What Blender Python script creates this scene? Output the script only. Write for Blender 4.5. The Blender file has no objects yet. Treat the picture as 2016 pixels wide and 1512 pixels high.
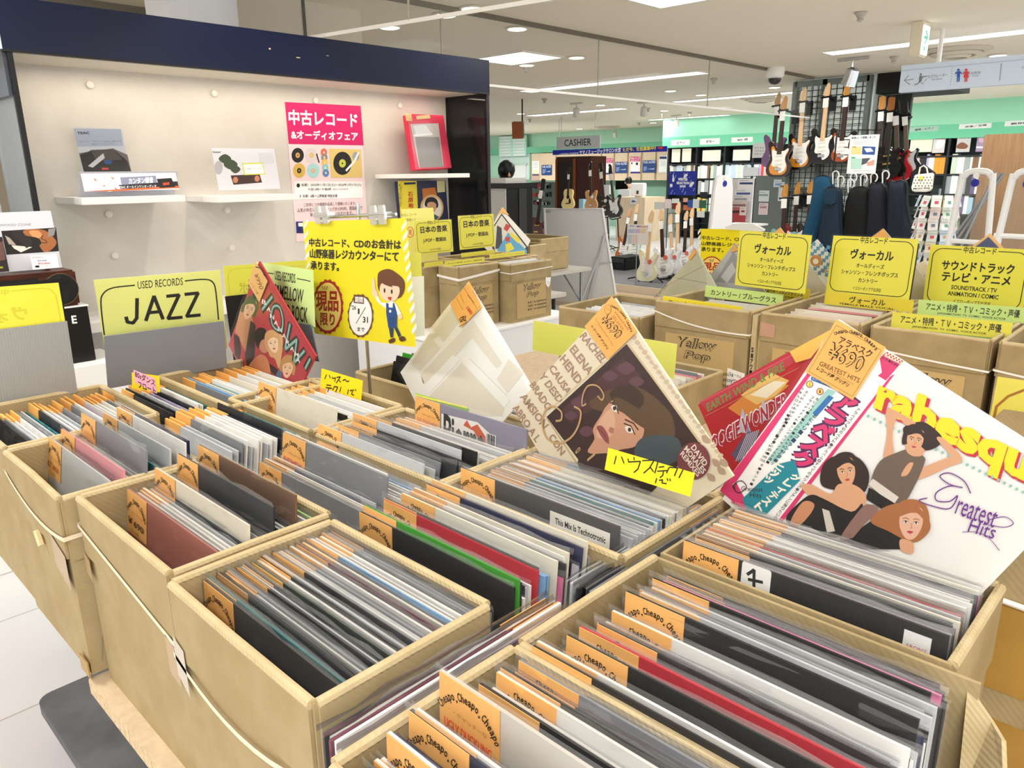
import bpy, bmesh, math, random
import numpy as np
from mathutils import Vector, Matrix
sc = bpy.context.scene
COL = sc.collection
RND = random.Random(7)
R = math.radians
# ------------------------------------------------------------ camera
FPX, PITCH, ROLL, YAW, EYE = 1487.0, R(15.637), R(-0.642), R(44.0), 1.54
_r0 = Vector((math.cos(YAW), math.sin(YAW), 0)); _f0 = Vector((-math.sin(YAW), math.cos(YAW), 0)); _z0 = Vector((0, 0, 1))
CF = _f0 * math.cos(PITCH) - _z0 * math.sin(PITCH)
_up = _f0 * math.sin(PITCH) + _z0 * math.cos(PITCH)
CR = _r0 * math.cos(ROLL) + _up * math.sin(ROLL)
CU = _r0 * -math.sin(ROLL) + _up * math.cos(ROLL)
CO = Vector((0, 0, EYE))
cam_d = bpy.data.cameras.new('camera'); cam = bpy.data.objects.new('camera', cam_d); COL.objects.link(cam)
cam.matrix_world = Matrix(((CR.x, CU.x, -CF.x, 0), (CR.y, CU.y, -CF.y, 0), (CR.z, CU.z, -CF.z, EYE), (0, 0, 0, 1)))
cam_d.sensor_width = 36.0; cam_d.lens = 36.0 * FPX / 2016.0; cam_d.clip_start = 0.05; cam_d.clip_end = 80
sc.camera = cam
# ------------------------------------------------------------ world, colour, render settings that are not fixed by the render command
w = bpy.data.worlds.new('open_side_fill'); sc.world = w; w.use_nodes = True  # soft white fill entering through the open sides of the room, no sky
w.node_tree.nodes['Background'].inputs[0].default_value = (1.0, 0.985, 0.96, 1); w.node_tree.nodes['Background'].inputs[1].default_value = 2.2
sc.view_settings.view_transform = 'Standard'; sc.view_settings.look = 'None'; sc.view_settings.gamma = 1.0; sc.view_settings.use_curve_mapping = False
sc.view_settings.exposure = -0.42
cy = sc.cycles
cy.max_bounces = 8; cy.diffuse_bounces = 5; cy.glossy_bounces = 2; cy.transmission_bounces = 4; cy.transparent_max_bounces = 24
cy.caustics_reflective = False; cy.caustics_refractive = False
cy.use_denoising = True; cy.use_adaptive_sampling = True; cy.adaptive_threshold = 0.02
# large lamps: store lighting under luminaires built further down, plus bodiless fill added at the back
CEIL = 2.7
def area(name, x, y, sx, sy, watt, col=(1, 0.98, 0.95), z=CEIL - 0.03, rot=(0, 0, 0)):
    l = bpy.data.lights.new(name, 'AREA'); l.shape = 'RECTANGLE'; l.size = sx; l.size_y = sy; l.energy = watt; l.color = col
    o = bpy.data.objects.new(name, l); COL.objects.link(o); o.location = (x, y, z); o.rotation_euler = rot
    return o
# ------------------------------------------------------------ the shop's lamps and the added rear fill
area('light_near_table', -2.75, 4.85, 1.25, 0.55, 45)
area('light_over_boxes', -1.2, 1.0, 1.25, 0.3, 20)
area('light_aisle', -3.0, -0.6, 1.25, 0.3, 60)
area('light_over_rear_boxes', 0.6, 3.0, 1.25, 0.3, 26)
area('light_behind', 0.8, -0.8, 1.25, 0.3, 80)
area('light_corridor', -2.2, 8.35, 2.6, 0.26, 60)
area('light_guitars', -6.6, 8.75, 3.0, 0.26, 75)
area('fill_cashier', -12.2, 15.8, 4.0, 0.4, 130)  # set away from its luminaire, added as fill for the cashier wall
area('fill_books', -7.6, 14.2, 5.0, 0.4, 165)  # bodiless fill for the mint back wall, no luminaire above it
area('light_books_far', -3.0, 13.6, 4.0, 0.3, 140)
area('fill_far_corner', -16.0, 15.5, 4.0, 0.6, 210)  # bodiless fill added to lift the dim left rear corner
area('niche_strip', -3.90, 2.29, 0.05, 2.5, 7, (1, 0.86, 0.68), z=2.015)
def beam(name, loc, tgt, watt, ang=70):
    l = bpy.data.lights.new(name, 'SPOT'); l.energy = watt; l.spot_size = R(ang); l.spot_blend = 0.6; l.shadow_soft_size = 0.035; l.color = (1, 0.97, 0.92)
    o = bpy.data.objects.new(name, l); COL.objects.link(o); o.location = loc; o.rotation_euler = (Vector(tgt) - Vector(loc)).to_track_quat('-Z', 'Y').to_euler()
beam('niche_beam_near', (-3.2, 0.33, 2.66), (-4.0, 1.4, 1.0), 48, 95)
beam('niche_beam_middle', (-3.2, 1.95, 2.66), (-3.95, 1.95, 1.0), 34, 95)
beam('niche_beam_far', (-3.2, 3.3, 2.66), (-4.0, 2.7, 1.0), 30, 95)
beam('guitar_beam', (-3.5, 9.1, 2.5), (-4.4, 10.5, 1.7), 70, 80)
# ------------------------------------------------------------ helpers
def lin(h):
    if isinstance(h, str):
        h = h.lstrip('#'); h = h if len(h) == 6 else ''.join(c * 2 for c in h); h = [int(h[i:i + 2], 16) / 255 for i in (0, 2, 4)]
    return tuple(c / 12.92 if c <= 0.04045 else ((c + 0.055) / 1.055) ** 2.4 for c in h) + (1,)
_mc = {}
def M(h, rough=0.6, metal=0.0, spec=0.4, emit=0.0, coat=0.0):
    k = (h, rough, metal, spec, emit, coat)
    if k in _mc: return _mc[k]
    m = bpy.data.materials.new('paint_' + h.lstrip('#')); m.use_nodes = True
    b = m.node_tree.nodes['Principled BSDF']
    b.inputs['Base Color'].default_value = lin(h); b.inputs['Roughness'].default_value = rough; b.inputs['Metallic'].default_value = metal
    b.inputs['Specular IOR Level'].default_value = spec; b.inputs['Coat Weight'].default_value = coat
    if emit: b.inputs['Emission Color'].default_value = lin(h); b.inputs['Emission Strength'].default_value = emit
    m.diffuse_color = lin(h)
    _mc[k] = m; return m
def noisy(name, h1, h2, scale=8, rough=0.7, bump=0.0, wave=None, stretch=(1, 1, 1), detail=4, spec=0.3, lo=0.35, hi=0.65):
    m = bpy.data.materials.new(name); m.use_nodes = True; t = m.node_tree; n = t.nodes; b = n['Principled BSDF']
    tc = n.new('ShaderNodeTexCoord'); mp = n.new('ShaderNodeMapping'); mp.inputs['Scale'].default_value = stretch
    t.links.new(tc.outputs['Object'], mp.inputs[0])
    nz = n.new('ShaderNodeTexNoise'); nz.inputs['Scale'].default_value = scale; nz.inputs['Detail'].default_value = detail
    t.links.new(mp.outputs[0], nz.inputs['Vector'])
    cr = n.new('ShaderNodeValToRGB'); cr.color_ramp.elements[0].position = lo; cr.color_ramp.elements[1].position = hi
    cr.color_ramp.elements[0].color = lin(h1); cr.color_ramp.elements[1].color = lin(h2)
    t.links.new(nz.outputs['Fac'], cr.inputs[0]); t.links.new(cr.outputs[0], b.inputs['Base Color'])
    b.inputs['Roughness'].default_value = rough; b.inputs['Specular IOR Level'].default_value = spec
    src = nz.outputs['Fac']
    if wave:
        wv = n.new('ShaderNodeTexWave'); wv.inputs['Scale'].default_value = wave; wv.bands_direction = 'DIAGONAL'; wv.inputs['Distortion'].default_value = 0.6
        t.links.new(tc.outputs['Object'], wv.inputs['Vector'])
        if wave > 0:
            mx = n.new('ShaderNodeMath'); mx.operation = 'MULTIPLY_ADD'; mx.inputs[1].default_value = 0.35
            t.links.new(wv.outputs['Fac'], mx.inputs[0]); t.links.new(nz.outputs['Fac'], mx.inputs[2]); src = mx.outputs[0]
    if bump:
        bp = n.new('ShaderNodeBump'); bp.inputs['Strength'].default_value = bump; bp.inputs['Distance'].default_value = 0.004
        t.links.new(src, bp.inputs['Height']); t.links.new(bp.outputs[0], b.inputs['Normal'])
    return m
def clear(name, tint, alpha, rough=0.12, gloss=0.25):
    """thin clear plastic or glass: mostly see-through with a film of colour and a glossy coat"""
    m = bpy.data.materials.new(name); m.use_nodes = True; t = m.node_tree; n = t.nodes
    out = n['Material Output']; n.remove(n['Principled BSDF'])
    tr = n.new('ShaderNodeBsdfTransparent'); df = n.new('ShaderNodeBsdfDiffuse'); df.inputs[0].default_value = lin(tint)
    gl = n.new('ShaderNodeBsdfGlossy'); gl.inputs['Roughness'].default_value = rough
    m1 = n.new('ShaderNodeMixShader'); m1.inputs[0].default_value = alpha
    t.links.new(tr.outputs[0], m1.inputs[1]); t.links.new(df.outputs[0], m1.inputs[2])
    fr = n.new('ShaderNodeLayerWeight'); fr.inputs[0].default_value = gloss
    mu = n.new('ShaderNodeMath'); mu.operation = 'MULTIPLY'; mu.inputs[1].default_value = 0.55
    t.links.new(fr.outputs['Fresnel'], mu.inputs[0])
    m2 = n.new('ShaderNodeMixShader'); t.links.new(mu.outputs[0], m2.inputs[0])
    t.links.new(m1.outputs[0], m2.inputs[1]); t.links.new(gl.outputs[0], m2.inputs[2]); t.links.new(m2.outputs[0], out.inputs[0])
    return m
CLEAR = clear('clear_film', '#ffffff', 0.015, 0.12, 0.15)
FILM = clear('clear_sleeve_film', '#ffffff', 0.03, 0.14, 0.15)
LIP = clear('sleeve_lip', '#ffffff', 0.10, 0.10, 0.35)
GLASS = clear('smoke_barrier_glass', '#e8efe6', 0.05, 0.02, 0.12)
ACRYL = clear('clear_acrylic', '#ffffff', 0.12, 0.05, 0.3)
SMOKED = clear('smoked_panel', '#15151a', 0.82, 0.05, 0.35)
CARD = noisy('cardboard', '#a5916a', '#af9c76', 14, 0.85, 0.12, wave=60, spec=0.15)
CARD2 = noisy('cardboard_worn', '#9c8a64', '#ae9b75', 10, 0.85, 0.15, wave=55, spec=0.15)
CARDIN = noisy('cardboard_edge', '#bfac84', '#cab892', 20, 0.85, 0.35, wave=75, spec=0.15)
KRAFT = noisy('kraft_tape', '#a5803c', '#b08a44', 12, 0.3, 0.1, spec=0.5)
WOODL = noisy('light_wood', '#d3bda0', '#dfcbae', 6, 0.5, 0.0, stretch=(8, 8, 0.6))
WOODB = noisy('brown_wood', '#8a6a4a', '#9c7a57', 5, 0.5, 0.0, stretch=(9, 9, 0.5))
WOODD = noisy('dark_wood', '#2e130b', '#451d10', 5, 0.35, 0.0, stretch=(9, 9, 0.5))
MAPLE = noisy('maple', '#dcb688', '#e8c79b', 6, 0.4, stretch=(10, 10, 0.7))
MAPLED = noisy('amber_maple', '#b87f3c', '#cc954e', 6, 0.35, stretch=(10, 10, 0.7))
ROSEW = M('#3a2620', 0.5); CHIP = noisy('chipboard_edge', '#c3a883', '#ddc7a4', 90, 0.8)
BLACK = M('#0c0c0e', 0.45); WHITE = M('#f4f2ee', 0.5); CHROME = M('#c9ccd0', 0.2, 1.0); STEEL = M('#9da1a6', 0.35, 0.9)

def ray(x, y): return CR * ((x - 1008) / FPX) - CU * ((y - 756) / FPX) + CF
def at_z(x, y, z): d = ray(x, y); return CO + d * ((z - EYE) / d.z)
def at_x(x, y, c): d = ray(x, y); return CO + d * (c / d.x)
def at_y(x, y, c): d = ray(x, y); return CO + d * (c / d.y)

def link(name, me, parent=None):
    o = bpy.data.objects.new(name, me); COL.objects.link(o)
    if parent is not None:
        o.parent = parent; o.matrix_parent_inverse = parent.matrix_basis.inverted()
    return o
_labels = {}
def tag(o, label, cat, group=None, kind=None):
    o['label'] = label; o['category'] = cat
    if group: o['group'] = group
    if kind: o['kind'] = kind
    return o
def thing(name, label, cat, loc=(0, 0, 0), group=None):
    o = bpy.data.objects.new(name, None); COL.objects.link(o); o.location = loc; o.empty_display_size = 0.02
    return tag(o, label, cat, group)
class MB:
    def __init__(s): s.v = []; s.f = []; s.k = []; s.mats = []
    def mi(s, m):
        if m not in s.mats: s.mats.append(m)
        return s.mats.index(m)
    def add(s, m, vs, fs):
        b = len(s.v); s.v += [tuple(v) for v in vs]; k = s.mi(m)
        for f in fs: s.f.append(tuple(i + b for i in f)); s.k.append(k)
    def hexa(s, m, p):   # 8 corners: bottom ring then top ring
        s.add(m, p, [(3, 2, 1, 0), (4, 5, 6, 7), (0, 1, 5, 4), (1, 2, 6, 5), (2, 3, 7, 6), (3, 0, 4, 7)])
    def box(s, m, x0, x1, y0, y1, z0, z1, T=None):
        p = [Vector(q) for q in ((x0, y0, z0), (x1, y0, z0), (x1, y1, z0), (x0, y1, z0), (x0, y0, z1), (x1, y0, z1), (x1, y1, z1), (x0, y1, z1))]
        if T is not None: p = [T @ q for q in p]
        s.hexa(m, p)
    def poly(s, m, pts): s.add(m, pts, [tuple(range(len(pts)))])
    def prism(s, m, pts, a, b, fn):   # 2D outline (counter-clockwise seen from a side) swept from depth a to b through fn(u, v, d)
        n = len(pts); vs = [fn(u, v, a) for u, v in pts] + [fn(u, v, b) for u, v in pts]
        s.add(m, vs, [tuple(range(n)), tuple(range(2 * n - 1, n - 1, -1))] + [((i + 1) % n, i, n + i, n + (i + 1) % n) for i in range(n)])
    def tube(s, m, pts, r, n=8, closed=False):
        pts = [Vector(p) for p in pts]; L = len(pts); rings = []; up = None
        for i, p in enumerate(pts):
            a = pts[i - 1] if (i or closed) else p; c = pts[(i + 1) % L] if (i < L - 1 or closed) else p
            t = (c - a).normalized() if (c - a).length > 1e-9 else Vector((0, 0, 1))
            if up is None: up = Vector((0, 0, 1)) if abs(t.z) < 0.9 else Vector((1, 0, 0))
            x = t.cross(up).normalized(); y = x.cross(t).normalized(); up = y
            rr = r[i] if isinstance(r, (list, tuple)) else r
            rings.append([p + (x * math.cos(k * 2 * math.pi / n) + y * math.sin(k * 2 * math.pi / n)) * rr for k in range(n)])
        vs = [q for g in rings for q in g]; fs = []
        for i in range(L if closed else L - 1):
            j = (i + 1) % L
            for k in range(n): fs.append((i * n + k, i * n + (k + 1) % n, j * n + (k + 1) % n, j * n + k))
        if not closed: fs += [tuple(range(n - 1, -1, -1)), tuple((L - 1) * n + k for k in range(n))]
        s.add(m, vs, fs)
    def lathe(s, m, prof, n=16, o=(0, 0, 0), T=None):   # profile (radius, height) about z
        vs = []; fs = []; o = Vector(o)
        for r_, z in prof:
            for k in range(n):
                a = 2 * math.pi * k / n; q = Vector((r_ * math.cos(a), r_ * math.sin(a), z)); q = (T @ q) if T is not None else q + o
                vs.append(q)
        for i in range(len(prof) - 1):
            for k in range(n): fs.append((i * n + k, i * n + (k + 1) % n, (i + 1) * n + (k + 1) % n, (i + 1) * n + k))
        fs += [tuple(range(n - 1, -1, -1)), tuple((len(prof) - 1) * n + k for k in range(n))]
        s.add(m, vs, fs)
    def mesh(s, name, smooth=False, bevel=0.0, seg=2):
        me = bpy.data.meshes.new(name); me.from_pydata(s.v, [], s.f)
        for m in s.mats: me.materials.append(m)
        me.polygons.foreach_set('material_index', s.k)
        if bevel:
            bm = bmesh.new(); bm.from_mesh(me); bmesh.ops.remove_doubles(bm, verts=bm.verts, dist=1e-6)
            ed = [e for e in bm.edges if len(e.link_faces) == 2 and e.calc_face_angle(0) > 0.5]
            bmesh.ops.bevel(bm, geom=ed, offset=bevel, segments=seg, affect='EDGES', clamp_overlap=True); bm.to_mesh(me); bm.free()
        if smooth:
            me.polygons.foreach_set('use_smooth', [True] * len(me.polygons))
            try: me.set_sharp_from_angle(angle=R(40))
            except Exception: pass
        me.update(); return me
    def build(s, name, parent=None, **k): return link(name, s.mesh(name, **k), parent)
# ------------------------------------------------------------ flat printing: text and shapes laid on a plane of the scene
_gl = {}
def glyphs(t, off=0.0):
    k = (t, off)
    if k not in _gl:
        cu = bpy.data.curves.new('lettering', 'FONT'); cu.body = t; cu.size = 1; cu.offset = off; cu.resolution_u = 2
        ob = bpy.data.objects.new('lettering', cu); me = ob.to_mesh()
        v = [(p.co.x, p.co.y) for p in me.vertices]; f = [tuple(p.vertices) for p in me.polygons]
        ob.to_mesh_clear(); bpy.data.objects.remove(ob); bpy.data.curves.remove(cu)
        _gl[k] = (v, f)
    return _gl[k]
def frame(yaw=0, tilt=0, rot=0):
    y, t, r = R(yaw), R(tilt), R(rot)
    u = Vector((math.cos(y), math.sin(y), 0)); b = Vector((-math.sin(y), math.cos(y), 0)); v = Vector((0, 0, 1)) * math.cos(t) + b * math.sin(t)
    return u * math.cos(r) + v * math.sin(r), v * math.cos(r) - u * math.sin(r)
class Pl:
    """a plane in the place: u to the right, v up, n towards the reader"""
    def __init__(s, o, yaw=0, tilt=0, rot=0, thick=0.0):
        s.u, s.v = frame(yaw, tilt, rot); s.n = s.u.cross(s.v); s.o = Vector(o) + s.n * thick
    def px(s, x, y):
        d = ray(x, y); p = CO + d * ((s.o - CO).dot(s.n) / d.dot(s.n)) - s.o
        return p.dot(s.u), p.dot(s.v)
    def pt(s, u, v, d=0.0): return s.o + s.u * u + s.v * v + s.n * d
class Art:
    def __init__(s, pl, lift=0.0006, step=0.00003, view=None):
        s.pl = pl; s.d = lift; s.st = step; s.mb = MB(); s.vw = view; s.uv = view == 'uv'; s.rough = 0.5
    def view(s, x0, y0, k): s.vw = (x0, y0, k); return s
    def c(s, p):
        if s.uv: return p
        x, y = p
        if s.vw: x = s.vw[0] + x * s.vw[2]; y = s.vw[1] + y * s.vw[2]
        return s.pl.px(x, y)
    def m(s, col): return col if not isinstance(col, str) else M(col, s.rough)
    def _p(s, col, uv):
        s.d += s.st
        a = sum(uv[i][0] * uv[(i + 1) % len(uv)][1] - uv[(i + 1) % len(uv)][0] * uv[i][1] for i in range(len(uv)))
        if a < 0: uv = uv[::-1]
        s.mb.poly(s.m(col), [s.pl.pt(u, v, s.d) for u, v in uv])
    def poly(s, col, pts): s._p(col, [s.c(p) for p in pts]); return s
    def smooth(s, col, pts, n=4):
        s.poly(col, spline(pts, n)); return s
    def rect(s, col, x0, y0, x1, y1): return s.poly(col, [(x0, y0), (x1, y0), (x1, y1), (x0, y1)])
    def ell(s, col, cx, cy_, rx, ry, rot=0, n=28, a0=0, a1=360):
        c_, s_ = math.cos(R(rot)), math.sin(R(rot)); pts = []
        for k in range(n):
            a = R(a0 + (a1 - a0) * k / (n if a1 - a0 == 360 else n - 1)); x, y = rx * math.cos(a), ry * math.sin(a)
            pts.append((cx + c_ * x - s_ * y, cy_ + s_ * x + c_ * y))
        return s.poly(col, pts)
    def line(s, col, pts, wd, closed=False):
        q = [Vector(s.c(p)) for p in pts]
        if not s.uv:
            a = Vector(s.c(pts[0])); b = Vector(s.c((pts[0][0] + 1, pts[0][1]))); b2 = Vector(s.c((pts[0][0], pts[0][1] + 1)))
            wd = wd * ((b - a).length + (b2 - a).length) / 2
        s.d += s.st; mt = s.m(col); L = len(q); h = wd / 2
        for i in range(L if closed else L - 1):
            a, b = q[i], q[(i + 1) % L]
            if (b - a).length < 1e-7: continue
            t = (b - a).normalized(); n_ = Vector((-t.y, t.x)) * h; e = t * h * 0.35
            s.mb.poly(mt, [s.pl.pt(*(p), s.d) for p in (a - n_ - e, b - n_ + e, b + n_ + e, a + n_ - e)])
            s.d += s.st * 0.02
        return s
    def text(s, col, t, bl, br, tl, bold=0.0):
        """lettering whose box is laid on the parallelogram bottom-left, bottom-right, top-left"""
        k = bold if bold > .012 and any(ord(c) > 0x3000 for c in t) else 0
        v, f = glyphs(t, 0.006 if k else bold)
        if not v: return s
        xs = [p[0] for p in v]; ys = [p[1] for p in v]; x0, x1, y0, y1 = min(xs), max(xs), min(ys), max(ys)
        a = Vector(s.c(bl)); b = Vector(s.c(br)) - a; c = Vector(s.c(tl)) - a; s.d += s.st
        for dx, dy in ((-k, -k), (k, -k), (k, k), (-k, k)) if k else ((0, 0),):
            vs = [s.pl.pt(*(a + b * ((x + dx * .7 - x0) / (x1 - x0)) + c * ((y + dy * .7 - y0) / (y1 - y0))), s.d) for x, y in v]
            s.mb.add(s.m(col), vs, f); s.d += s.st * .1
        return s
    def hand(s, col, t, x0, y0, x1, y1, bold=0.0): return s.text(col, t, (x0, y1), (x1, y1), (x0, y0), bold)
    def build(s, name, parent): return s.mb.build(name, parent)
def spline(p, n=4, closed=True):
    out = []; L = len(p)
    for i in range(L if closed else L - 1):
        a, b, c, d = (Vector(p[(i + k) % L]) if closed else Vector(p[min(max(i + k, 0), L - 1)]) for k in (-1, 0, 1, 2))
        for k in range(n):
            t = k / n; out.append(tuple(0.5 * ((2 * b) + (c - a) * t + (2 * a - 5 * b + 4 * c - d) * t * t + (3 * b - a - 3 * c + d) * t ** 3)))
    if not closed: out.append(tuple(p[-1]))
    return out
def rrect(x0, y0, x1, y1, r, n=5):
    out = []
    for cx, cy_, a in ((x1 - r, y1 - r, 0), (x0 + r, y1 - r, 90), (x0 + r, y0 + r, 180), (x1 - r, y0 + r, 270)):
        for k in range(n + 1): t = R(a + 90 * k / n); out.append((cx + r * math.cos(t), cy_ + r * math.sin(t)))
    return out
def slab(name, m, pl, u0, u1, v0, v1, th, parent=None, back=True, r=0.0):
    """a flat card: front face on the plane, thickness behind it"""
    mb = MB(); pts = rrect(u0, v0, u1, v1, r, 3) if r else [(u0, v0), (u1, v0), (u1, v1), (u0, v1)]
    mb.prism(m, pts, 0.0, -th, lambda u, v, d: pl.pt(u, v, d)); return mb.build(name, parent)
def slabpx(name, m, pl, pts, th, parent=None, r=0.0):
    """the rectangle of the plane whose corners the photo shows at TL, TR, BR, BL"""
    q = [pl.px(*p) for p in pts]
    u0 = (q[0][0] + q[3][0]) / 2; u1 = (q[1][0] + q[2][0]) / 2; v1 = (q[0][1] + q[1][1]) / 2; v0 = (q[2][1] + q[3][1]) / 2
    o = slab(name, m, pl, u0, u1, v0, v1, th, parent, r=r); return o, (u0, u1, v0, v1)
# ------------------------------------------------------------ room shell
def struct(o): o['kind'] = 'structure'; return o
def plane_obj(name, m, pts): mb = MB(); mb.poly(m, pts); return struct(mb.build(name))
def tiles():
    m = bpy.data.materials.new('floor_tiles'); m.use_nodes = True; t = m.node_tree; n = t.nodes; b = n['Principled BSDF']
    tc = n.new('ShaderNodeTexCoord'); br = n.new('ShaderNodeTexBrick'); br.offset = 0.0
    for k, v in (('Scale', 1.0), ('Mortar Size', 0.004), ('Brick Width', 0.6), ('Row Height', 0.6), ('Mortar Smooth', 0.2), ('Bias', 0.0)): br.inputs[k].default_value = v
    br.inputs['Color1'].default_value = lin('#d2d3d5'); br.inputs['Color2'].default_value = lin('#cdced0'); br.inputs['Mortar'].default_value = lin('#a9a7a2')
    t.links.new(tc.outputs['Object'], br.inputs['Vector']); nz = n.new('ShaderNodeTexNoise'); nz.inputs['Scale'].default_value = 30
    mx = n.new('ShaderNodeMix'); mx.data_type = 'RGBA'; mx.blend_type = 'MULTIPLY'; mx.inputs['Factor'].default_value = 0.12
    t.links.new(br.outputs['Color'], mx.inputs['A']); t.links.new(nz.outputs['Color'], mx.inputs['B']); t.links.new(mx.outputs['Result'], b.inputs['Base Color'])
    b.inputs['Roughness'].default_value = 0.28; return m
plane_obj('floor', tiles(), [(-24, -4, 0), (3, -4, 0), (3, 20, 0), (-24, 20, 0)])
mb = MB(); mb.box(noisy('ceiling_paint', '#efe4d0', '#f4ead8', 60, 0.9), -24, 3, -4, 20, CEIL, CEIL + 0.1); struct(mb.build('ceiling'))
MINT = M('#a4e6c6', 0.6); MINTL = M('#b4ecd0', 0.6); MINTD = M('#5fb595', 0.6)
YB = 18.5
mb = MB(); mb.box(M('#c4f2da', 0.7), -24, 3, YB, YB + 0.1, 0, CEIL); struct(mb.build('wall_back'))
mb = MB(); mb.box(M('#d8efe4', 0.7), -24.1, -24, -4, 20, 0, CEIL); struct(mb.build('wall_far_left'))
mb = MB(); mb.box(M('#d9cfbd', 0.7), -6.1, -6.0, -4, 4.35, 0, CEIL); mb.box(M('#d9cfbd', .7), -5.1, -5.0, 2.44, 3.62, 0, CEIL); mb.box(BLACK, -5.0, -4.99, 3.13, 3.15, 2.0, CEIL); mb.box(M('#8d877b', 0.7), -6.0, -5.96, -4, 2.6, CEIL - 0.05, CEIL)
struct(mb.build('wall_left'))
mb = MB(); mb.box(M('#f4f7ff', 0.5), -4.9, -4.6, 2.02, 2.44, 0, CEIL); o = struct(mb.build('wall_column'))
# ceiling luminaires
LUM = M('#ffffff', 0.5, emit=3.2); FRM = M('#e8e4da', 0.6)
def luminaire(label, x0, x1, y0, y1, hang=0.012):
    r = thing('ceiling_light', label, 'light', ((x0 + x1) / 2, (y0 + y1) / 2, CEIL), 'linear ceiling lights')
    mb = MB(); e = 0.02; z = CEIL - hang
    for a in ((x0 - e, x1 + e, y0 - e, y0), (x0 - e, x1 + e, y1, y1 + e), (x0 - e, x0, y0, y1), (x1, x1 + e, y0, y1)): mb.box(FRM, *a, z - 0.004, CEIL)
    mb.build('frame', r); mb = MB(); mb.box(LUM, x0, x1, y0, y1, z, CEIL - 0.001); mb.build('diffuser', r); return r
luminaire('square bright ceiling light cut off by the top of the photo', -3.4, -2.1, 4.55, 5.13)
luminaire('long ceiling light strip crossing behind the green exit sign', -3.48, -0.9, 8.22, 8.48)
luminaire('long ceiling light seen through the glass smoke barrier, above the glass bottom rail', -8.1, -5.15, 8.6, 8.88)
luminaire('short ceiling light strip above the wooden loudspeaker', -11.4, -9.0, 12.3, 12.6)
luminaire('ceiling light strip just left of the guitar mesh wall', -7.6, -5.0, 11.9, 12.15)
luminaire('ceiling light behind the end of the dark blue header', *sorted((at_z(771, 94, CEIL).x, at_z(909, 81, CEIL).x)), 5.9, 6.5)
luminaire('ceiling light strip right of the hanging direction sign', -4.2, -1.0, 13.2, 13.45)
luminaire('ceiling light strip far back above the shelves with books', -10.6, -8.6, 15.6, 15.85)
for nm, x, y in (('over the front boxes', -1.2, 1.0), ('over the aisle', -3.0, -0.6), ('over the rear boxes', 0.6, 3.0), ('behind the viewer', 0.8, -0.8)):
    luminaire('ceiling light strip ' + nm, x - 0.62, x + 0.62, y - 0.15, y + 0.15)
DOWN = M('#fff6e6', 0.5, emit=4.0)
def downlight(px, py, label, r_=0.08):
    p = at_z(px, py, CEIL); t = thing('downlight', label, 'light', p, 'round recessed downlights')
    mb = MB(); mb.lathe(FRM, [(r_, -0.0), (r_ * 1.25, -0.003), (r_ * 1.25, -0.008), (r_, -0.012)], 20, p); mb.build('rim', t)
    mb = MB(); mb.lathe(DOWN, [(r_, -0.013), (r_ * 0.9, -0.016), (0.001, -0.018)], 20, p); mb.build('lamp', t)
for px, py, lb in ((1037, 127, 'lit downlight with a sprinkler just below it in the photo'), (1135, 112, 'unlit-looking round downlight left of the middle glass joint'), (1018, 55, 'small round downlight beside the dark ceiling rail'),
                   (930, 15, 'round downlight near the top edge, right of the white glass rail'), (876, 28, 'round downlight left of the white glass rail end'), (767, 52, 'round downlight above the end of the blue header'),
                   (1025, 223, 'downlight above the wooden loudspeaker'), (1182, 206, 'downlight right of the left track spotlight'), (1380, 186, 'downlight right of the glass joint above the books'), (1525, 171, 'bright downlight below the dome camera'),
                   (1308, 217, 'downlight left of the cluster of track spots'), (1286, 241, 'small downlight above the cashier board end'), (1141, 253, 'small downlight above the CASHIER board'), (1320, 178, 'downlight under the long glass-side light'), (1965, 108, 'downlight on the right above the direction sign')):
    downlight(px, py, lb)
for nm, x, y in (('near its left end', -3.2, .33), ('at its middle', -3.2, 1.95), ('near its right end', -3.2, 3.3)):
    t = thing('downlight', 'recessed downlight aimed at the display niche, ' + nm, 'light', (x, y, CEIL), 'round recessed downlights'); mb = MB(); mb.lathe(FRM, [(.06, 0), (.075, -.004), (.075, -.01), (.06, -.012)], 20, (x, y, CEIL)); mb.build('rim', t)
def sprinkler(px, py, label):
    p = at_z(px, py, CEIL - 0.03); t = MB(); p = Vector((p.x, p.y, CEIL))
    t.lathe(M('#b9b2a6', 0.5), [(0.045, 0), (0.05, -0.008), (0.03, -0.03), (0.018, -0.05), (0.03, -0.055), (0.012, -0.07), (0.001, -0.072)], 12, p)
    tag(t.build('sprinkler_head'), label, 'sprinkler', 'ceiling sprinkler heads')
for px, py, lb in ((1036, 136, 'sprinkler just below the lit downlight, left side'), (1072, 198, 'sprinkler left of the long light end'), (1405, 159, 'sprinkler right of the right glass joint'), (1276, 216, 'sprinkler between the left track spotlights'),
                   (1358, 224, 'sprinkler at the stub of the ceiling rail'), (1258, 244, 'sprinkler above the blue banner'), (1694, 32, 'detector-like sprinkler at the top, left of the exit sign'), (1760, 117, 'sprinkler right of the silver spot lamp'), (1043, 237, 'sprinkler right of the wooden loudspeaker')):
    sprinkler(px, py, lb)
def diffuser(px, py, r_, label):
    p = at_z(px, py, CEIL); t = thing('air_diffuser', label, 'vent', p, 'round ceiling air diffusers')
    for k, (a, b) in enumerate(((1.0, 0.0), (0.72, -0.03), (0.44, -0.05))):
        mb = MB(); mb.lathe(M('#cfc5b2', 0.6), [(r_ * a, b), (r_ * a * 1.02, b - 0.012), (r_ * a * 0.8, b - 0.035), (r_ * a * 0.74, b - 0.03), (r_ * a * 0.7, b)], 28, p); mb.build('cone_ring', t)
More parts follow.
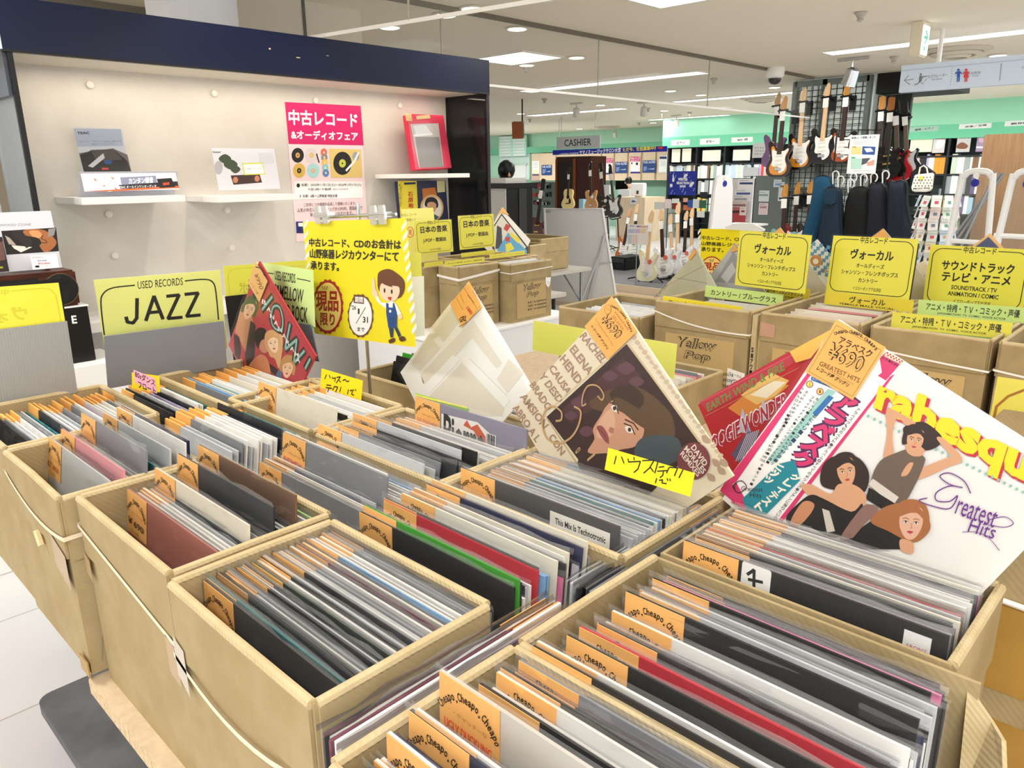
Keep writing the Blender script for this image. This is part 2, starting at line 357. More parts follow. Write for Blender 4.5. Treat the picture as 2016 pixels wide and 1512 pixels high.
diffuser(1498, 192, 0.34, 'round air diffuser behind the glass, left of the guitar mesh wall'); diffuser(1882, 98, 0.33, 'round air diffuser between exit sign and direction sign'); diffuser(1195, 249, 0.34, 'round air diffuser above the CASHIER board')
# dome camera, spot lamps
p = at_z(1527, 133, CEIL); t = thing('dome_camera', 'white dome security camera under the ceiling', 'camera', p)
mb = MB(); mb.lathe(WHITE, [(0.10, 0), (0.11, -0.03), (0.10, -0.10), (0.075, -0.12)], 20, p); mb.build('housing', t, smooth=True)
mb = MB(); mb.lathe(M('#3a3634', 0.1), [(0.075, -0.121), (0.068, -0.155), (0.045, -0.18), (0.001, -0.19)], 20, p); mb.build('dome', t, smooth=True)
def spot(px, py, label, col, kind='track', turn=0.5, s=1.0):
    p = at_z(px, py, CEIL); p = Vector((p.x, p.y, CEIL)); t = thing('spotlight', label, 'light', p, 'ceiling spotlights'); m = col
    mb = MB(); mb.box(m, p.x - 0.13 * s, p.x + 0.13 * s, p.y - 0.02, p.y + 0.02, CEIL - 0.03, CEIL); mb.build('mount', t)
    mb = MB(); mb.tube(m, [(p.x, p.y, CEIL - 0.03), (p.x, p.y, CEIL - 0.10 * s)], 0.012); mb.build('stem', t)
    T = Matrix.Translation((p.x, p.y, CEIL - 0.15 * s)) @ Matrix.Rotation(turn, 4, 'X') @ Matrix.Rotation(0.3, 4, 'Y')
    mb = MB(); mb.lathe(m, [(0.03 * s, 0.07 * s), (0.055 * s, 0.05 * s), (0.065 * s, -0.08 * s)], 16, T=T); mb.build('lamp_head', t, smooth=True)
    mb = MB(); mb.lathe(M('#fff8ea', 0.4, emit=2.0), [(0.06 * s, -0.081 * s), (0.001, -0.083 * s)], 16, T=T); mb.build('bulb', t)
WT = M('#d8d4cc', 0.5)
for px, py, lb in ((1135, 202, 'white track spotlight left, under the glass bottom rail'), (1268, 200, 'white track spotlight left of the glass rail crossing'), (1332, 226, 'grey clip lamp on an arm above the cashier banner end'), (1315, 246, 'white track spotlight at the left end above the mint wall'),
                   (1371, 238, 'white track spotlight second above the mint wall'), (1432, 234, 'white track spotlight third above the mint wall'), (1496, 229, 'white track spotlight right end above the mint wall'), (1088, 262, 'small white spotlight above the left end of the CASHIER board'), (1211, 252, 'small white spotlight right of the CASHIER board'),
                   (1908, 205, 'white bagged-looking spotlight left of the right-hand pair'), (1950, 214, 'white spotlight, left one of the right-hand pair'), (1972, 217, 'white spotlight, right one of the right-hand pair')):
    spot(px, py, lb, WT)
spot(1680, 113, 'silver spot lamp above the guitar mesh wall', CHROME, turn=0.1, s=1.25)
# smoke barriers of glass under the ceiling
def barrier(name, a, b, z0, joints, label, top):
    a = Vector(a); b = Vector(b); t = (b - a).normalized(); n = Vector((-t.y, t.x, 0)) * 0.004
    r = thing(name, label, 'glass barrier', ((a + b) / 2).to_tuple()[:2] + (CEIL,))
    mb = MB(); mb.poly(GLASS, [(a.x, a.y, z0), (b.x, b.y, z0), (b.x, b.y, CEIL), (a.x, a.y, CEIL)]); mb.build('glass_sheet', r)
    mb = MB(); mb.hexa(M('#f2f0ea', 0.3), [Vector((q.x, q.y, z)) + o_ for z in (z0 - 0.014, z0 + 0.004) for q, o_ in ((a, -n), (b, -n), (b, n), (a, n))]); mb.build('bottom_rail', r)
    mb = MB(); mb.hexa(top, [Vector((q.x, q.y, z)) + o_ * 5 for z in (CEIL - 0.03, CEIL + 0.002) for q, o_ in ((a, -n), (b, -n), (b, n), (a, n))]); mb.build('ceiling_rail', r)
    for k in joints:
        q = a + (b - a) * k; mb = MB(); mb.tube(M('#a8a293', 0.3), [(q.x, q.y, z0), (q.x, q.y, CEIL)], 0.006, 6); mb.build('joint', r)
RAILM = M('#6f6557', 0.5)
jy = [at_x(x, y, -4.47).y for x, y in ((868, 60), (1178, 130), (1395, 160))]
barrier('smoke_barrier', (-4.47, 2.2, 0), (-4.47, 10.35, 0), 2.2, [(y - 2.2) / 8.15 for y in jy], 'glass smoke barrier hanging along the ceiling toward the guitar wall', RAILM)
a_, b_ = at_z(550, 82, 2.25), at_z(1050, 0, 2.25); d_ = (b_ - a_).normalized(); s_ = a_ + d_ * -0.35; e_ = a_ + d_ * 4.2
k_ = [((at_z(805, 40, 2.25) - s_).length) / (e_ - s_).length]
barrier('smoke_barrier', (s_.x, s_.y, 0), (e_.x, e_.y, 0), 2.25, k_, 'glass smoke barrier over the end of the blue header, with a white bottom rail', RAILM)
# ------------------------------------------------------------ tables
TZ = 0.69
def table(label, x0, x1, y0, y1, top, edge, legm, z=TZ, th=0.03, name='trestle_table'):
    r = thing(name, label, 'table', ((x0 + x1) / 2, (y0 + y1) / 2, 0))
    mb = MB(); mb.box(edge, x0, x1, y0, y1, z - th, z - 0.002); mb.box(top, x0 + 0.001, x1 - 0.001, y0 + 0.001, y1 - 0.001, z - 0.002, z); mb.build('tabletop', r)
    for x in (x0 + 0.12, x1 - 0.16):
        for y in (y0 + 0.14, y1 - 0.1):
            mb = MB(); mb.tube(legm, [(x, y, .15 if -2.2 < x < -.2 and .36 < y < 1.1 else 0), (x, y, z - th)], 0.018, 10); mb.build('leg', r)
    return r
table('chipboard-edged table under the nearest record boxes', -1.335, 0.25, 0.30, 1.22, WOODL, CHIP, STEEL)
table('second table behind, under the boxes around the JAZZ divider', -2.75, -1.36, 0.46, 1.22, WOODL, CHIP, STEEL)
table('third table standing behind the diamond-turned sleeves', -2.45, 0.3, 1.27, 1.95, WOODL, CHIP, STEEL)
table('fourth table carrying the boxes with white string', -2.45, 0.6, 1.98, 3.4, WOODL, CHIP, STEEL)
mb = MB(); mb.box(M('#f1f1f3', 0.4), -3.75, -3.0, 2.55, 3.62, 0, TZ - 0.02); r_ = mb.build('display_plinth', bevel=0.004); tag(r_, 'white display plinth under the rear Japanese pop record boxes', 'plinth')
mb = MB(); mb.box(M('#fafafa', 0.3), -3.77, -2.985, 2.53, 3.64, TZ - 0.02, TZ); mb.build('plinth_top', r_, bevel=0.004)
# flat grey deck low under the front table
r_ = thing('platform_cart', 'dark grey flat deck low on the floor under the front table', 'cart', (-1.2, 0.8, 0))
mb = MB(); pts = rrect(-2.2, 0.36, -0.2, 1.1, 0.04); mb.prism(noisy('worn_grey_deck', '#55565a', '#6b6c70', 7, 0.6, 0.05), pts, 0.118, 0.15, lambda u, v, d: Vector((u, v, d))); mb.build('deck', r_)
mb = MB(); pts = rrect(-2.195, 0.365, -0.205, 1.095, 0.04); mb.prism(M('#232326', 0.6), pts, 0.105, 0.119, lambda u, v, d: Vector((u, v, d))); mb.build('rubber_edge', r_)
for x in (-2.0, -0.5):
    for y in (0.6, 0.95):
        mb = MB(); mb.lathe(BLACK, [(0.05, -0.015), (0.05, 0.015)], 16, T=Matrix.Translation((x, y, 0.05)) @ Matrix.Rotation(R(90), 4, 'X')); mb.build('caster', r_)
# ------------------------------------------------------------ cardboard boxes
BAND = M('#ecdcc0', 0.5); STRING = M('#f2efe8', 0.6); TAPE = M('#b79a74', 0.25, spec=0.6)
def carton(label, x0, x1, y0, y1, z0=TZ, z1=1.035, flap=0.11, flaps='fblr', mat=None, group=None, name='cardboard_box', walls='fblr'):
    m = mat or CARD; th = 0.005; mb = MB()
    mb.box(m, x0, x1, y0, y1, z0, z0 + 0.006)
    for wl, a in zip('fblr', ((x0, x1, y0, y0 + th), (x0, x1, y1 - th, y1), (x0, x0 + th, y0 + th, y1 - th), (x1 - th, x1, y0 + th, y1 - th))): mb.box(m, *a, z0 + 0.006, z1 if wl in walls else z0 + 0.1)
    o = mb.build(name); tag(o, label, 'box', group)
    f = 0.0045; zt = z1 + 0.002      # flaps folded outwards, each with a rounded folded rim
    sp = {'f': (x0 + 0.004, x1 - 0.004, y0 - f, y0 - 0.0005), 'b': (x0 + 0.004, x1 - 0.004, y1 + 0.0005, y1 + f), 'l': (x0 - f, x0 - 0.0005, y0 + 0.004, y1 - 0.004), 'r': (x1 + 0.0005, x1 + f, y0 + 0.004, y1 - 0.004)}
    for k in flaps:
        a = sp[k]; h = flap * RND.uniform(0.92, 1.05); mb = MB(); mb.box(m, *a, z1 - h, z1 - 0.003)
        if k in 'fb': y = (a[2] + (y0 + th if k == 'f' else y1 - th - 0.0)) / 2 if k == 'f' else (y1 - th + a[3]) / 2; p_ = [(a[0], y, z1 - 0.002), (a[0] + (a[1] - a[0]) * 0.5, y + RND.uniform(-0.002, 0.002), z1 - 0.0015), (a[1], y, z1 - 0.002)]
        else: x = (a[0] + x0 + th) / 2 if k == 'l' else (x1 - th + a[1]) / 2; p_ = [(x, a[2], z1 - 0.002), (x + RND.uniform(-0.002, 0.002), (a[2] + a[3]) / 2, z1 - 0.0015), (x, a[3], z1 - 0.002)]
        mb.tube(CARDIN, p_, 0.0062, 8); mb.build('folded_flap', o)
    return o
def band(o, x0, x1, y0, y1, zs, m=BAND, w_=0.004, e=0.0065):
    """elastic or string pulled round a box; zs = heights at the corners front-left, front-mid, front-right, back-right, back-left"""
    p = [(x0 - e, y0 - e, zs[0]), ((x0 + x1) / 2, y0 - e - 0.001, zs[1]), (x1 + e, y0 - e, zs[2]), (x1 + e, y1 + e, zs[3]), (x0 - e, y1 + e, zs[4])]
    mb = MB(); q = []
    for k in range(10): t = k / 10; v = Vector(p[0]).lerp(Vector(p[2]), t); v.z = p[0][2] * (1 - t) * (1 - 2 * t) + 4 * p[1][2] * t * (1 - t) + p[2][2] * t * (2 * t - 1); q.append(v)
    for i in range(2, 5):
        a, b = Vector(p[i]), Vector(p[(i + 1) % 5])
        for k in range(4): q.append(a.lerp(b, k / 4))
    # a flat ribbon
    for i in range(len(q)):
        a, b = q[i], q[(i + 1) % len(q)]; mb.poly(m, [a - Vector((0, 0, w_)), b - Vector((0, 0, w_)), b + Vector((0, 0, w_)), a + Vector((0, 0, w_))])
    mb.build('rubber_band' if m is BAND else 'string', o)
def patch(o, name, m, pts): mb = MB(); mb.poly(m, pts); return mb.build(name, o)
B3 = (-0.925, -0.585, 0.318, 0.562)
b = carton('front open box of records with a drooping elastic, right of the red-sleeve box', *B3)
band(b, *B3, (0.93, 0.90, 0.945, 0.95, 0.95)); patch(b, 'tape', TAPE, [(-0.70, 0.3115, 0.82), (-0.592, 0.3115, 0.79), (-0.592, 0.3115, 0.75), (-0.70, 0.3115, 0.76)])
patch(b, 'tape', M('#cbbfae', 0.2), [(-0.9255, 0.3115, 0.96), (-0.895, 0.3115, 0.95), (-0.895, 0.3115, 0.88), (-0.9255, 0.3115, 0.90)])
B2 = (-1.31, -0.948, 0.328, 0.572)
b = carton('open record box with a red sleeve in its front corner, left of the front box', *B2)
band(b, *B2, (0.985, 0.955, 0.925, 0.95, 0.97)); patch(b, 'tape', TAPE, [(-0.985, 0.3215, 0.93), (-0.95, 0.3215, 0.92), (-0.95, 0.3215, 0.86), (-0.985, 0.3215, 0.87)])
patch(b, 'tape', TAPE, [(-1.3095, 0.3215, 0.94), (-1.285, 0.3215, 0.93), (-1.285, 0.3215, 0.89), (-1.3095, 0.3215, 0.90)])
B1 = (-1.65, -1.325, 0.305, 0.535)
b = carton('open record box at the table corner with a rusty staple, third from the front box', *B1, z0=0.70)
band(b, *B1, (0.995, 0.955, 0.965, 0.97, 0.98)); patch(b, 'tape', TAPE, [(-1.40, 0.2985, 0.95), (-1.33, 0.2985, 0.93), (-1.33, 0.2985, 0.865), (-1.40, 0.2985, 0.89)])
mb = MB(); mb.tube(M('#e7cfa0', 0.4), [(-1.49, 0.2985, 0.925), (-1.475, 0.2985, 0.90)], 0.006, 6); mb.build('peg', b)
mb = MB(); mb.box(KRAFT, -1.36, -1.3185, 0.2985, 0.301, 0.70, 0.73); mb.build('bottom_tape', b)
B0 = (-2.02, -1.668, 0.31, 0.60)
carton('open record box at the left edge of the photo, below the grey ribbed divider', *B0, z0=0.70)
RB = (-0.505, -0.125, 0.285, 0.522)
carton('nearest record box at the bottom edge, with a raised ivory sleeve and red-lettered tag', *RB, flaps='fbl', mat=CARD2)
R8 = (-0.505, -0.115, 0.53, 0.802)
b8 = carton('crammed box of black and white records, its right end torn open', *R8, flaps='fl', mat=CARD2, walls='fbl')
R9 = (-0.505, -0.145, 0.812, 1.03)
b = carton('record box holding the large cover with three women, with a thin torn lid edge', *R9, flaps='br', mat=CARD2)
mb = MB(); z_ = 1.03; q_ = [(-0.13, 0.80, 1.03), (-0.10, 0.795, 1.0), (-0.085, 0.76, 1.01), (-0.075, 0.735, 0.985), (-0.09, 0.72, 0.93), (-0.113, 0.75, 0.90), (-0.113, 0.80, 0.9)]
mb.prism(CARDIN, [(p[0], p[1]) for p in q_], 0, 0.004, lambda u, v, d: Vector((u + d, v, next(p[2] for p in q_ if p[0] == u and p[1] == v)))); mb.build('torn_flap', b8)
TB = (-0.905, -0.535, 0.765, 1.035)
carton('record box behind the green sleeve, with the black handwritten yellow card on its rim', *TB)
PB = (-1.29, -0.915, 0.765, 0.992)
carton('record box with a raised sleeve marked Pierre', *PB)
P3 = (-1.665, -1.312, 0.765, 1.0)
carton('record box whose front sleeve is plain white, behind the slanted yellow card', *P3)
P5 = (-2.0, -1.60, 0.735, 0.985)
carton('record box in front of the tilted red cover with four people', *P5)
# boxes on the third table
carton('box with a brown lid standing right behind the pole of the big yellow sign', -2.02, -1.52, 1.36, 1.62, z1=.92, mat=CARD2)
carton('low open box behind the white geometric sleeve', -1.50, -1.15, 1.34, 1.62, z1=.93)
carton('open box of records behind the tilted portrait cover', -1.13, -0.72, 1.32, 1.60, z1=.88)
carton('open box of records behind the tilted red flame cover', -0.70, -0.25, 1.40, 1.66, z1=.88)
# ------------------------------------------------------------ records in clear sleeves, each with its orange price card
def jacket(h1, h2, thr=0.6):
    h2 = '#' + ''.join('%02x' % round(int(h1[i:i + 2], 16) * .62 + int(h2[i:i + 2], 16) * .38) for i in (1, 3, 5))
    m = bpy.data.materials.new('jacket_' + h1.lstrip('#')); m.use_nodes = True; t = m.node_tree; n = t.nodes; b = n['Principled BSDF']
    tc = n.new('ShaderNodeTexCoord'); oi = n.new('ShaderNodeObjectInfo'); mp = n.new('ShaderNodeMapping'); mp.inputs['Scale'].default_value = (14, 1, 40)
    nz = n.new('ShaderNodeTexNoise'); nz.noise_dimensions = '4D'; nz.inputs['Scale'].default_value = 1.0; nz.inputs['Detail'].default_value = 3
    mu = n.new('ShaderNodeMath'); mu.operation = 'MULTIPLY'; mu.inputs[1].default_value = 90
    t.links.new(tc.outputs['Object'], mp.inputs[0]); t.links.new(mp.outputs[0], nz.inputs['Vector']); t.links.new(oi.outputs['Random'], mu.inputs[0]); t.links.new(mu.outputs[0], nz.inputs['W'])
    cr = n.new('ShaderNodeValToRGB'); cr.color_ramp.elements[0].position = thr; cr.color_ramp.elements[1].position = thr + 0.04
    cr.color_ramp.elements[0].color = lin(h1); cr.color_ramp.elements[1].color = lin(h2)
    t.links.new(nz.outputs['Fac'], cr.inputs[0]); t.links.new(cr.outputs[0], b.inputs['Base Color']); b.inputs['Roughness'].default_value = 0.4; b.inputs['Specular IOR Level'].default_value = 0.25
    return m
PAL = {'white': ('#f0efec', '#d5d7da'), 'ivory': ('#e6e0cf', '#cfc6b0'), 'pale grey': ('#c6cace', '#a9afb6'), 'grey': ('#85898f', '#b9bdc1'), 'charcoal': ('#2c2f35', '#565b63'), 'black': ('#0b0b0d', '#26282c'),
       'navy': ('#1b2148', '#4d567f'), 'sky blue': ('#7fb0de', '#d9e6f2'), 'red': ('#c22436', '#e3a3a0'), 'pink': ('#ee86b4', '#f4c3d8'), 'green': ('#35961f', '#3fa127'), 'lime green': ('#b4dc84', '#dcebc2'),
       'teal': ('#2c7c80', '#8fb3b5'), 'maroon': ('#5f1c33', '#8c5866'), 'brown': ('#7a5b45', '#b6a08b'), 'mint green': ('#2fd08c', '#3ad394'), 'rose': ('#e59aa2', '#f0ccd0'), 'rust': ('#a9665c', '#bd8278'), 'lilac': ('#aaa4c8', '#d3cfe2')}
JM = {k: jacket(*v) for k, v in PAL.items()}
JM['red'] = jacket('#c22436', '#cf3a48'); JM['pink'] = jacket('#f07fb2', '#f28cba')
mb = MB(); mb.box(JM['white'], -0.157, 0.157, 0, 0.0034, 0, 0.314); JACK = mb.mesh('record_sleeve')
ORANGE = noisy('orange_card', '#ffbd68', '#ffc878', 5, 0.6, spec=0.3)
def arc_text(A, col, t, cx, cyy, rad, a0, a1, h, bold=0.0):
    n = len(t)
    for i, ch in enumerate(t):
        if ch == ' ': continue
        a = R(a0 + (a1 - a0) * (i + 0.5) / n); w_ = abs(R(a1 - a0)) * rad / n * (0.55 if ch == ',' else 0.9)
        hh = h * (0.35 if ch == ',' else 1.0 if ch in 'Chpd' else 0.72); dy = -h * 0.25 if ch in 'p,' else 0
        d = Vector((math.cos(a), math.sin(a))); tng = Vector((d.y, -d.x)); o = Vector((cx, cyy)) + d * (rad + dy)
        p0 = o - tng * w_ / 2; p1 = o + tng * w_ / 2; p2 = p0 + d * (hh - (0 if ch != 'p' else 0))
        A.text(col, ch, tuple(p0), tuple(p1), tuple(p2), bold)
def price_tag(hand, col, lines=True):
    """a 70 x 78 mm orange card; x from 0 to .078, z from 0 to .07, facing -y"""
    pl = Pl((0, -0.0004, 0)); A = Art(pl, 0.0001, 0.00006, 'uv'); A.rough = 0.7
    A.mb.box(ORANGE, 0, 0.078, -0.0004, 0.0004, 0, 0.07)
    arc_text(A, '#2a1c10', 'Cheapo,Cheapo,Cheapo', 0.039, 0.014, 0.040, 152, 28, 0.0085, 0.02)
    if lines: A.text('#b08a4a', '・・キャッチーな', (0.014, 0.036), (0.064, 0.034), (0.014, 0.041))
    A.text(col, hand, (0.008, 0.017), (0.07, 0.015), (0.008, 0.028), 0.01)
    A.text('#8a6a35', 'レコード屋', (0.015, 0.005), (0.05, 0.004), (0.015, 0.011))
    return A.mb.mesh('price_tag')
TAGS = [price_tag(' 12" MIX ', '#b5622d'), price_tag('¥ 690', '#3a2a18'), price_tag(' REMIX ', '#d0452a')]
def film(seed, hgt=0.326):
    r = random.Random(seed); mb = MB(); n = 8; vs = []; zs = (0.0, 0.30, 0.317, hgt - 0.003)
    for j, z in enumerate(zs):
        for i in range(n + 1):
            x = -0.161 + 0.322 * i / n; amp = (0, 0.0004, 0.0012, 0.0025)[j]
            vs.append((x, -0.0018 + r.uniform(-amp, amp * 0.4), z + (r.uniform(-0.003, 0.003) if j == 3 else 0)))
    fs = [(j * (n + 1) + i, j * (n + 1) + i + 1, (j + 1) * (n + 1) + i + 1, (j + 1) * (n + 1) + i) for j in range(3) for i in range(n)]
    mb.add(FILM, vs, fs[:2 * n]); mb.k += [mb.mi(LIP)] * n; mb.f += fs[2 * n:]; return mb.mesh('clear_sleeve', smooth=True)
FILMS = [film(k) for k in range(5)]
rec_all = []
def record(colour, x, y, z, tilt, yaw=0, place='', group='', label=None, tg=0, mesh=None, mat=None, fm=True):
    o = bpy.data.objects.new('record', mesh or JACK); COL.objects.link(o)
    o.location = (x, y, z - .008); o.rotation_euler = (R(-tilt), 0, R(yaw)); o.scale = (1.045, 1, 1.045)
    if mesh is None: o.material_slots[0].link = 'OBJECT'; o.material_slots[0].material = mat or JM[colour]
    tag(o, label or (colour + ' record sleeve ' + place), 'record', group)
    if tg is not None:
        c = bpy.data.objects.new('price_tag', TAGS[tg]); COL.objects.link(c); c.parent = o; c.location = (-0.1565, -0.0012, 0.2445)
    if fm:
        c = bpy.data.objects.new('clear_sleeve', FILMS[RND.randrange(5)]); COL.objects.link(c); c.parent = o
    return o
def stack(place, group, xc, ya, yb, n, cols, z=TZ + 0.007, t0=6, t1=11, lift=0.12, up=0.03, fixed=None, jit=0.004, skip=(), raise_=None):
    fixed = fixed or {}; raise_ = raise_ or {}
    for i in range(n):
        if i in skip: continue
        f = i / (n - 1); y = ya + (yb - ya) * f + RND.uniform(-0.0012, 0.0012)
        c = fixed.get(i) or RND.choice(cols); tl = t0 + (t1 - t0) * f + RND.uniform(-0.6, 0.6)
        dz = raise_.get(i, RND.uniform(0.012, up) if RND.random() < lift else RND.uniform(0, 0.006))
        record(c, xc + RND.uniform(-jit, jit), y, z + dz, tl, 0, place, group, tg=RND.randrange(3))
CW = ['white'] * 4 + ['pale grey'] * 4 + ['grey'] * 2 + ['charcoal'] * 2 + ['black'] + ['ivory']
CD = ['white'] * 3 + ['pale grey'] * 2 + ['grey'] * 2 + ['charcoal'] * 3 + ['black'] * 3 + ['navy']
stack('in the front box with the drooping elastic', 'records in the front box', -0.752, 0.338, 0.542, 42, CW + ['charcoal', 'black', 'grey'], t0=3, t1=5, lift=0.0, z=TZ + 0.012, fixed={0: 'charcoal', 1: 'teal', 2: 'black', 3: 'navy', 4: 'charcoal', 5: 'black', 8: 'charcoal', 12: 'lime green', 18: 'black', 26: 'maroon', 30: 'sky blue', 31: 'white', 38: 'charcoal', 41: 'charcoal'})
stack('in the box just left of the front box', 'records in the second box', -1.128, 0.356, 0.552, 28, CW, t0=8, t1=4, lift=0.0, z=TZ + 0.012, fixed={0: 'rust', 1: 'red', 7: 'navy', 8: 'ivory', 15: 'charcoal', 20: 'brown', 24: 'lime green'}, raise_={0: 0.012, 1: 0.0, 8: 0.035, 9: 0.0, 14: 0.05, 20: 0.055, 21: 0.01})
stack('in the corner box with the wooden peg', 'records in the third box', -1.487, 0.325, 0.518, 24, CW, t0=10, t1=5, lift=0.0, z=0.707, fixed={0: 'pale grey', 4: 'rose', 9: 'grey', 11: 'teal', 17: 'grey', 20: 'navy'}, raise_={0: 0.02, 4: 0.03, 9: 0.055, 11: 0.02, 15: 0.045, 18: 0.05, 20: 0.05})
stack('in the nearest box at the bottom edge', 'records in the nearest box', -0.315, 0.298, 0.508, 36, CD + ['white', 'pale grey'], t0=2, t1=6, lift=0.2, up=0.02, z=TZ + 0.02, fixed={4: 'navy', 14: 'white', 18: 'black', 19: 'charcoal', 21: 'mint green', 22: 'white', 23: 'white', 27: 'rose', 32: 'lilac'}, skip=(12, 13), raise_={3: 0.03, 7: 0.032, 8: 0.035})
stack('in the crammed box with the torn right end', 'records in the crammed box', -0.305, 0.542, 0.780, 44, CD, t0=3, t1=1, lift=0.2, up=0.02, z=TZ + 0.010, jit=0.008, fixed={0: 'black', 1: 'black', 2: 'black', 5: 'white', 6: 'white', 7: 'red', 8: 'navy', 11: 'red', 12: 'charcoal', 18: 'black', 24: 'white', 25: 'white', 26: 'rose', 38: 'pink', 39: 'charcoal', 40: 'black', 41: 'charcoal', 42: 'charcoal', 43: 'charcoal'}, raise_={0: 0.03, 22: 0.03, 38: 0.008})
stack('in front of the large cover with three women', 'records below the cover with three women', -0.325, 0.834, 0.985, 26, ['white', 'pale grey', 'charcoal', 'black', 'ivory', 'grey', 'white'], t0=2, t1=3, lift=0.0, z=TZ + 0.028, skip=(0,), fixed={20: 'pink', 21: 'white', 22: 'ivory', 23: 'white', 5: 'black', 6: 'black', 10: 'red', 11: 'brown'})
stack('in the box with the yellow card on its rim', 'records below the tilted portrait cover', -0.722, 0.802, 0.972, 33, ['white'] * 5 + ['pale grey'] * 4 + ['sky blue', 'grey', 'charcoal', 'ivory'], t0=3, t1=1, lift=0.0, z=TZ + 0.022, fixed={20: 'lime green', 12: 'teal'})
stack('in the box with the sleeve marked Pierre', 'records in the box marked Pierre', -1.105, 0.785, 0.945, 20, ['white'] * 3 + ['pale grey', 'charcoal', 'grey'], t0=8, t1=5, lift=0.0, z=TZ + 0.012, fixed={0: 'charcoal', 1: 'charcoal', 2: 'pale grey', 6: 'black', 7: 'pale grey', 12: 'white'}, raise_={0: 0.02, 1: 0.03, 2: 0.045, 6: 0.035, 7: 0.03})
stack('standing loose behind the front box', 'loose records behind the front box', -0.752, 0.590, 0.738, 29, ['white'] * 3 + ['pale grey'] * 2 + ['charcoal', 'grey', 'black', 'ivory'], t0=3, t1=8, lift=0.35, up=0.03, z=TZ + 0.006, jit=0.007,
      fixed={0: 'black', 1: 'green', 2: 'charcoal', 7: 'red', 9: 'sky blue', 10: 'sky blue', 13: 'white', 14: 'pink', 15: 'charcoal', 18: 'rose', 20: 'black', 21: 'navy', 26: 'ivory'}, raise_={0: 0.022, 1: 0.032, 3: 0.0, 4: 0.01, 12: 0.03, 17: 0.03, 22: 0.035})
stack('standing loose behind the second box', 'loose records behind the second box', -1.125, 0.600, 0.742, 22, ['white'] * 5 + ['pale grey'] * 4 + ['grey'] * 2 + ['ivory', 'navy', 'charcoal', 'sky blue'], t0=6, t1=14, lift=0.3, up=0.05, z=TZ + 0.004, jit=0.012, raise_={6: 0.05, 7: 0.045, 15: 0.05})
record('ivory', -1.487, .785, TZ + .058, 9, 0, label='plain white record sleeve raised at the front of its box, beside the chrome pole', group='raised records', tg=0)
record('black', -1.48, .803, TZ + .04, 9, 0, label='black record sleeve right behind the plain white raised sleeve', group='raised records', tg=1)
# records standing crosswise in the gap between the box columns
for yc, pl_, gr, cs in ((0.475, 'crosswise in the gap right of the front box', 'crosswise records nearer the camera', ('charcoal', 'maroon', 'white', 'maroon', 'navy', 'pale grey')),
                        (0.850, 'crosswise in the gap right of the yellow-card box', 'crosswise records farther back', ('pale grey', 'charcoal', 'black', 'grey', 'charcoal', 'black'))):
    for i, c in enumerate(cs):
        record(c, -0.572 + i * 0.0105, yc, TZ + 0.006 + RND.uniform(0, 0.008), 2, -90, pl_, gr, tg=RND.randrange(3))
# ---- single records that stick out and carry their own print
def special(label, x, y, z, tilt, base, tagtext, tagcol, draw=None, group='raised records', lines=True):
    pl = Pl((0, -0.0002, 0)); A = Art(pl, 0.0003, 0.0001, 'uv'); A.mb.box(M(base, 0.45), -0.157, 0.157, -0.0002, 0.0034, 0, 0.314)
    o = record('', x, y, z, tilt, 0, '', group, label, tg=None, mesh=None if False else A.mb.mesh('record_sleeve'))
    if draw:
        B = Art(pl, 0.0004, 0.0001, 'uv'); draw(B); q = B.mb.build('cover_print'); q.parent = o
    me = price_tag(tagtext, tagcol, lines); c = bpy.data.objects.new('price_tag', me); COL.objects.link(c); c.parent = o; c.location = (-0.1565, -0.0012, 0.2445)
    return o
special('raised ivory sleeve with a red handwritten UGLY DUCKLING tag in the nearest box', -0.322, 0.388, TZ + 0.070, 2, '#cfcac2', 'UGLY DUCKLING', '#e0492f', lambda A: [A.poly('#bdb8b0', [(-.15 + k * .04, .05 + (k % 3) * .07), (-.1 + k * .04, .06 + (k % 3) * .07), (-.12 + k * .04, .09 + (k % 3) * .07)]) for k in range(6)])
def kur(A): A.poly('#f4f4f4', rrect(-.074, .268, -.036, .316, .004)); A.line('#101010', [(-.066, .30), (-.058, .309), (-.056, .285)], .004); A.line('#101010', [(-.064, .294), (-.046, .297)], .004); A.rect('#e8e8e8', .115, .262, .142, .305); A.text('#c03040', "ARON'S", (.118, .285), (.139, .285), (.118, .29))
special('raised black sleeve with a tag reading KURUPT and a white rounded mark', -0.320, 0.826, TZ + 0.042, 2, '#101013', 'KURUPT', '#d23a28', kur)
def tec(A):
    A.rect('#ecebe6', .035, .262, .143, .300); A.text('#111', 'This Mix Is Technotronic', (.045, .282), (.136, .282), (.045, .292), .02); A.text('#333', 'Technotronic  12-44 (120 BPM)', (.055, .271), (.127, .271), (.055, .276))
special('charcoal sleeve printed This Mix Is Technotronic at the front of its box', -0.728, 0.786, TZ + 0.05, 2, '#47474b', 'TECHNOTRONIC', '#d0452a', tec)
def pie(A):
    A.poly('#efece8', [(-.075, .21), (-.075, .295), (.03, .30), (.075, .28), (.08, .235), (.04, .215)]); A.poly('#d2603f', [(-.01, .285), (.0, .298), (.012, .286), (.03, .296), (.06, .27), (.07, .245), (.05, .25), (.02, .28)])
    A.text('#141414', 'Pierre', (-.068, .225), (.05, .225), (-.068, .297), .025); A.rect('#fafafa', .053, .262, .08, .285)
    for k in range(9): A.rect('#141414', .055 + k * .0026, .264, .0562 + k * .0026 + (k % 3) * .0004, .284)
special('lavender-grey sleeve printed Pierre, raised at the back of its box', -1.075, 0.965, TZ + 0.066, 3, '#8f8c9f', 'DJ PIERRE', '#e08a4a', pie)
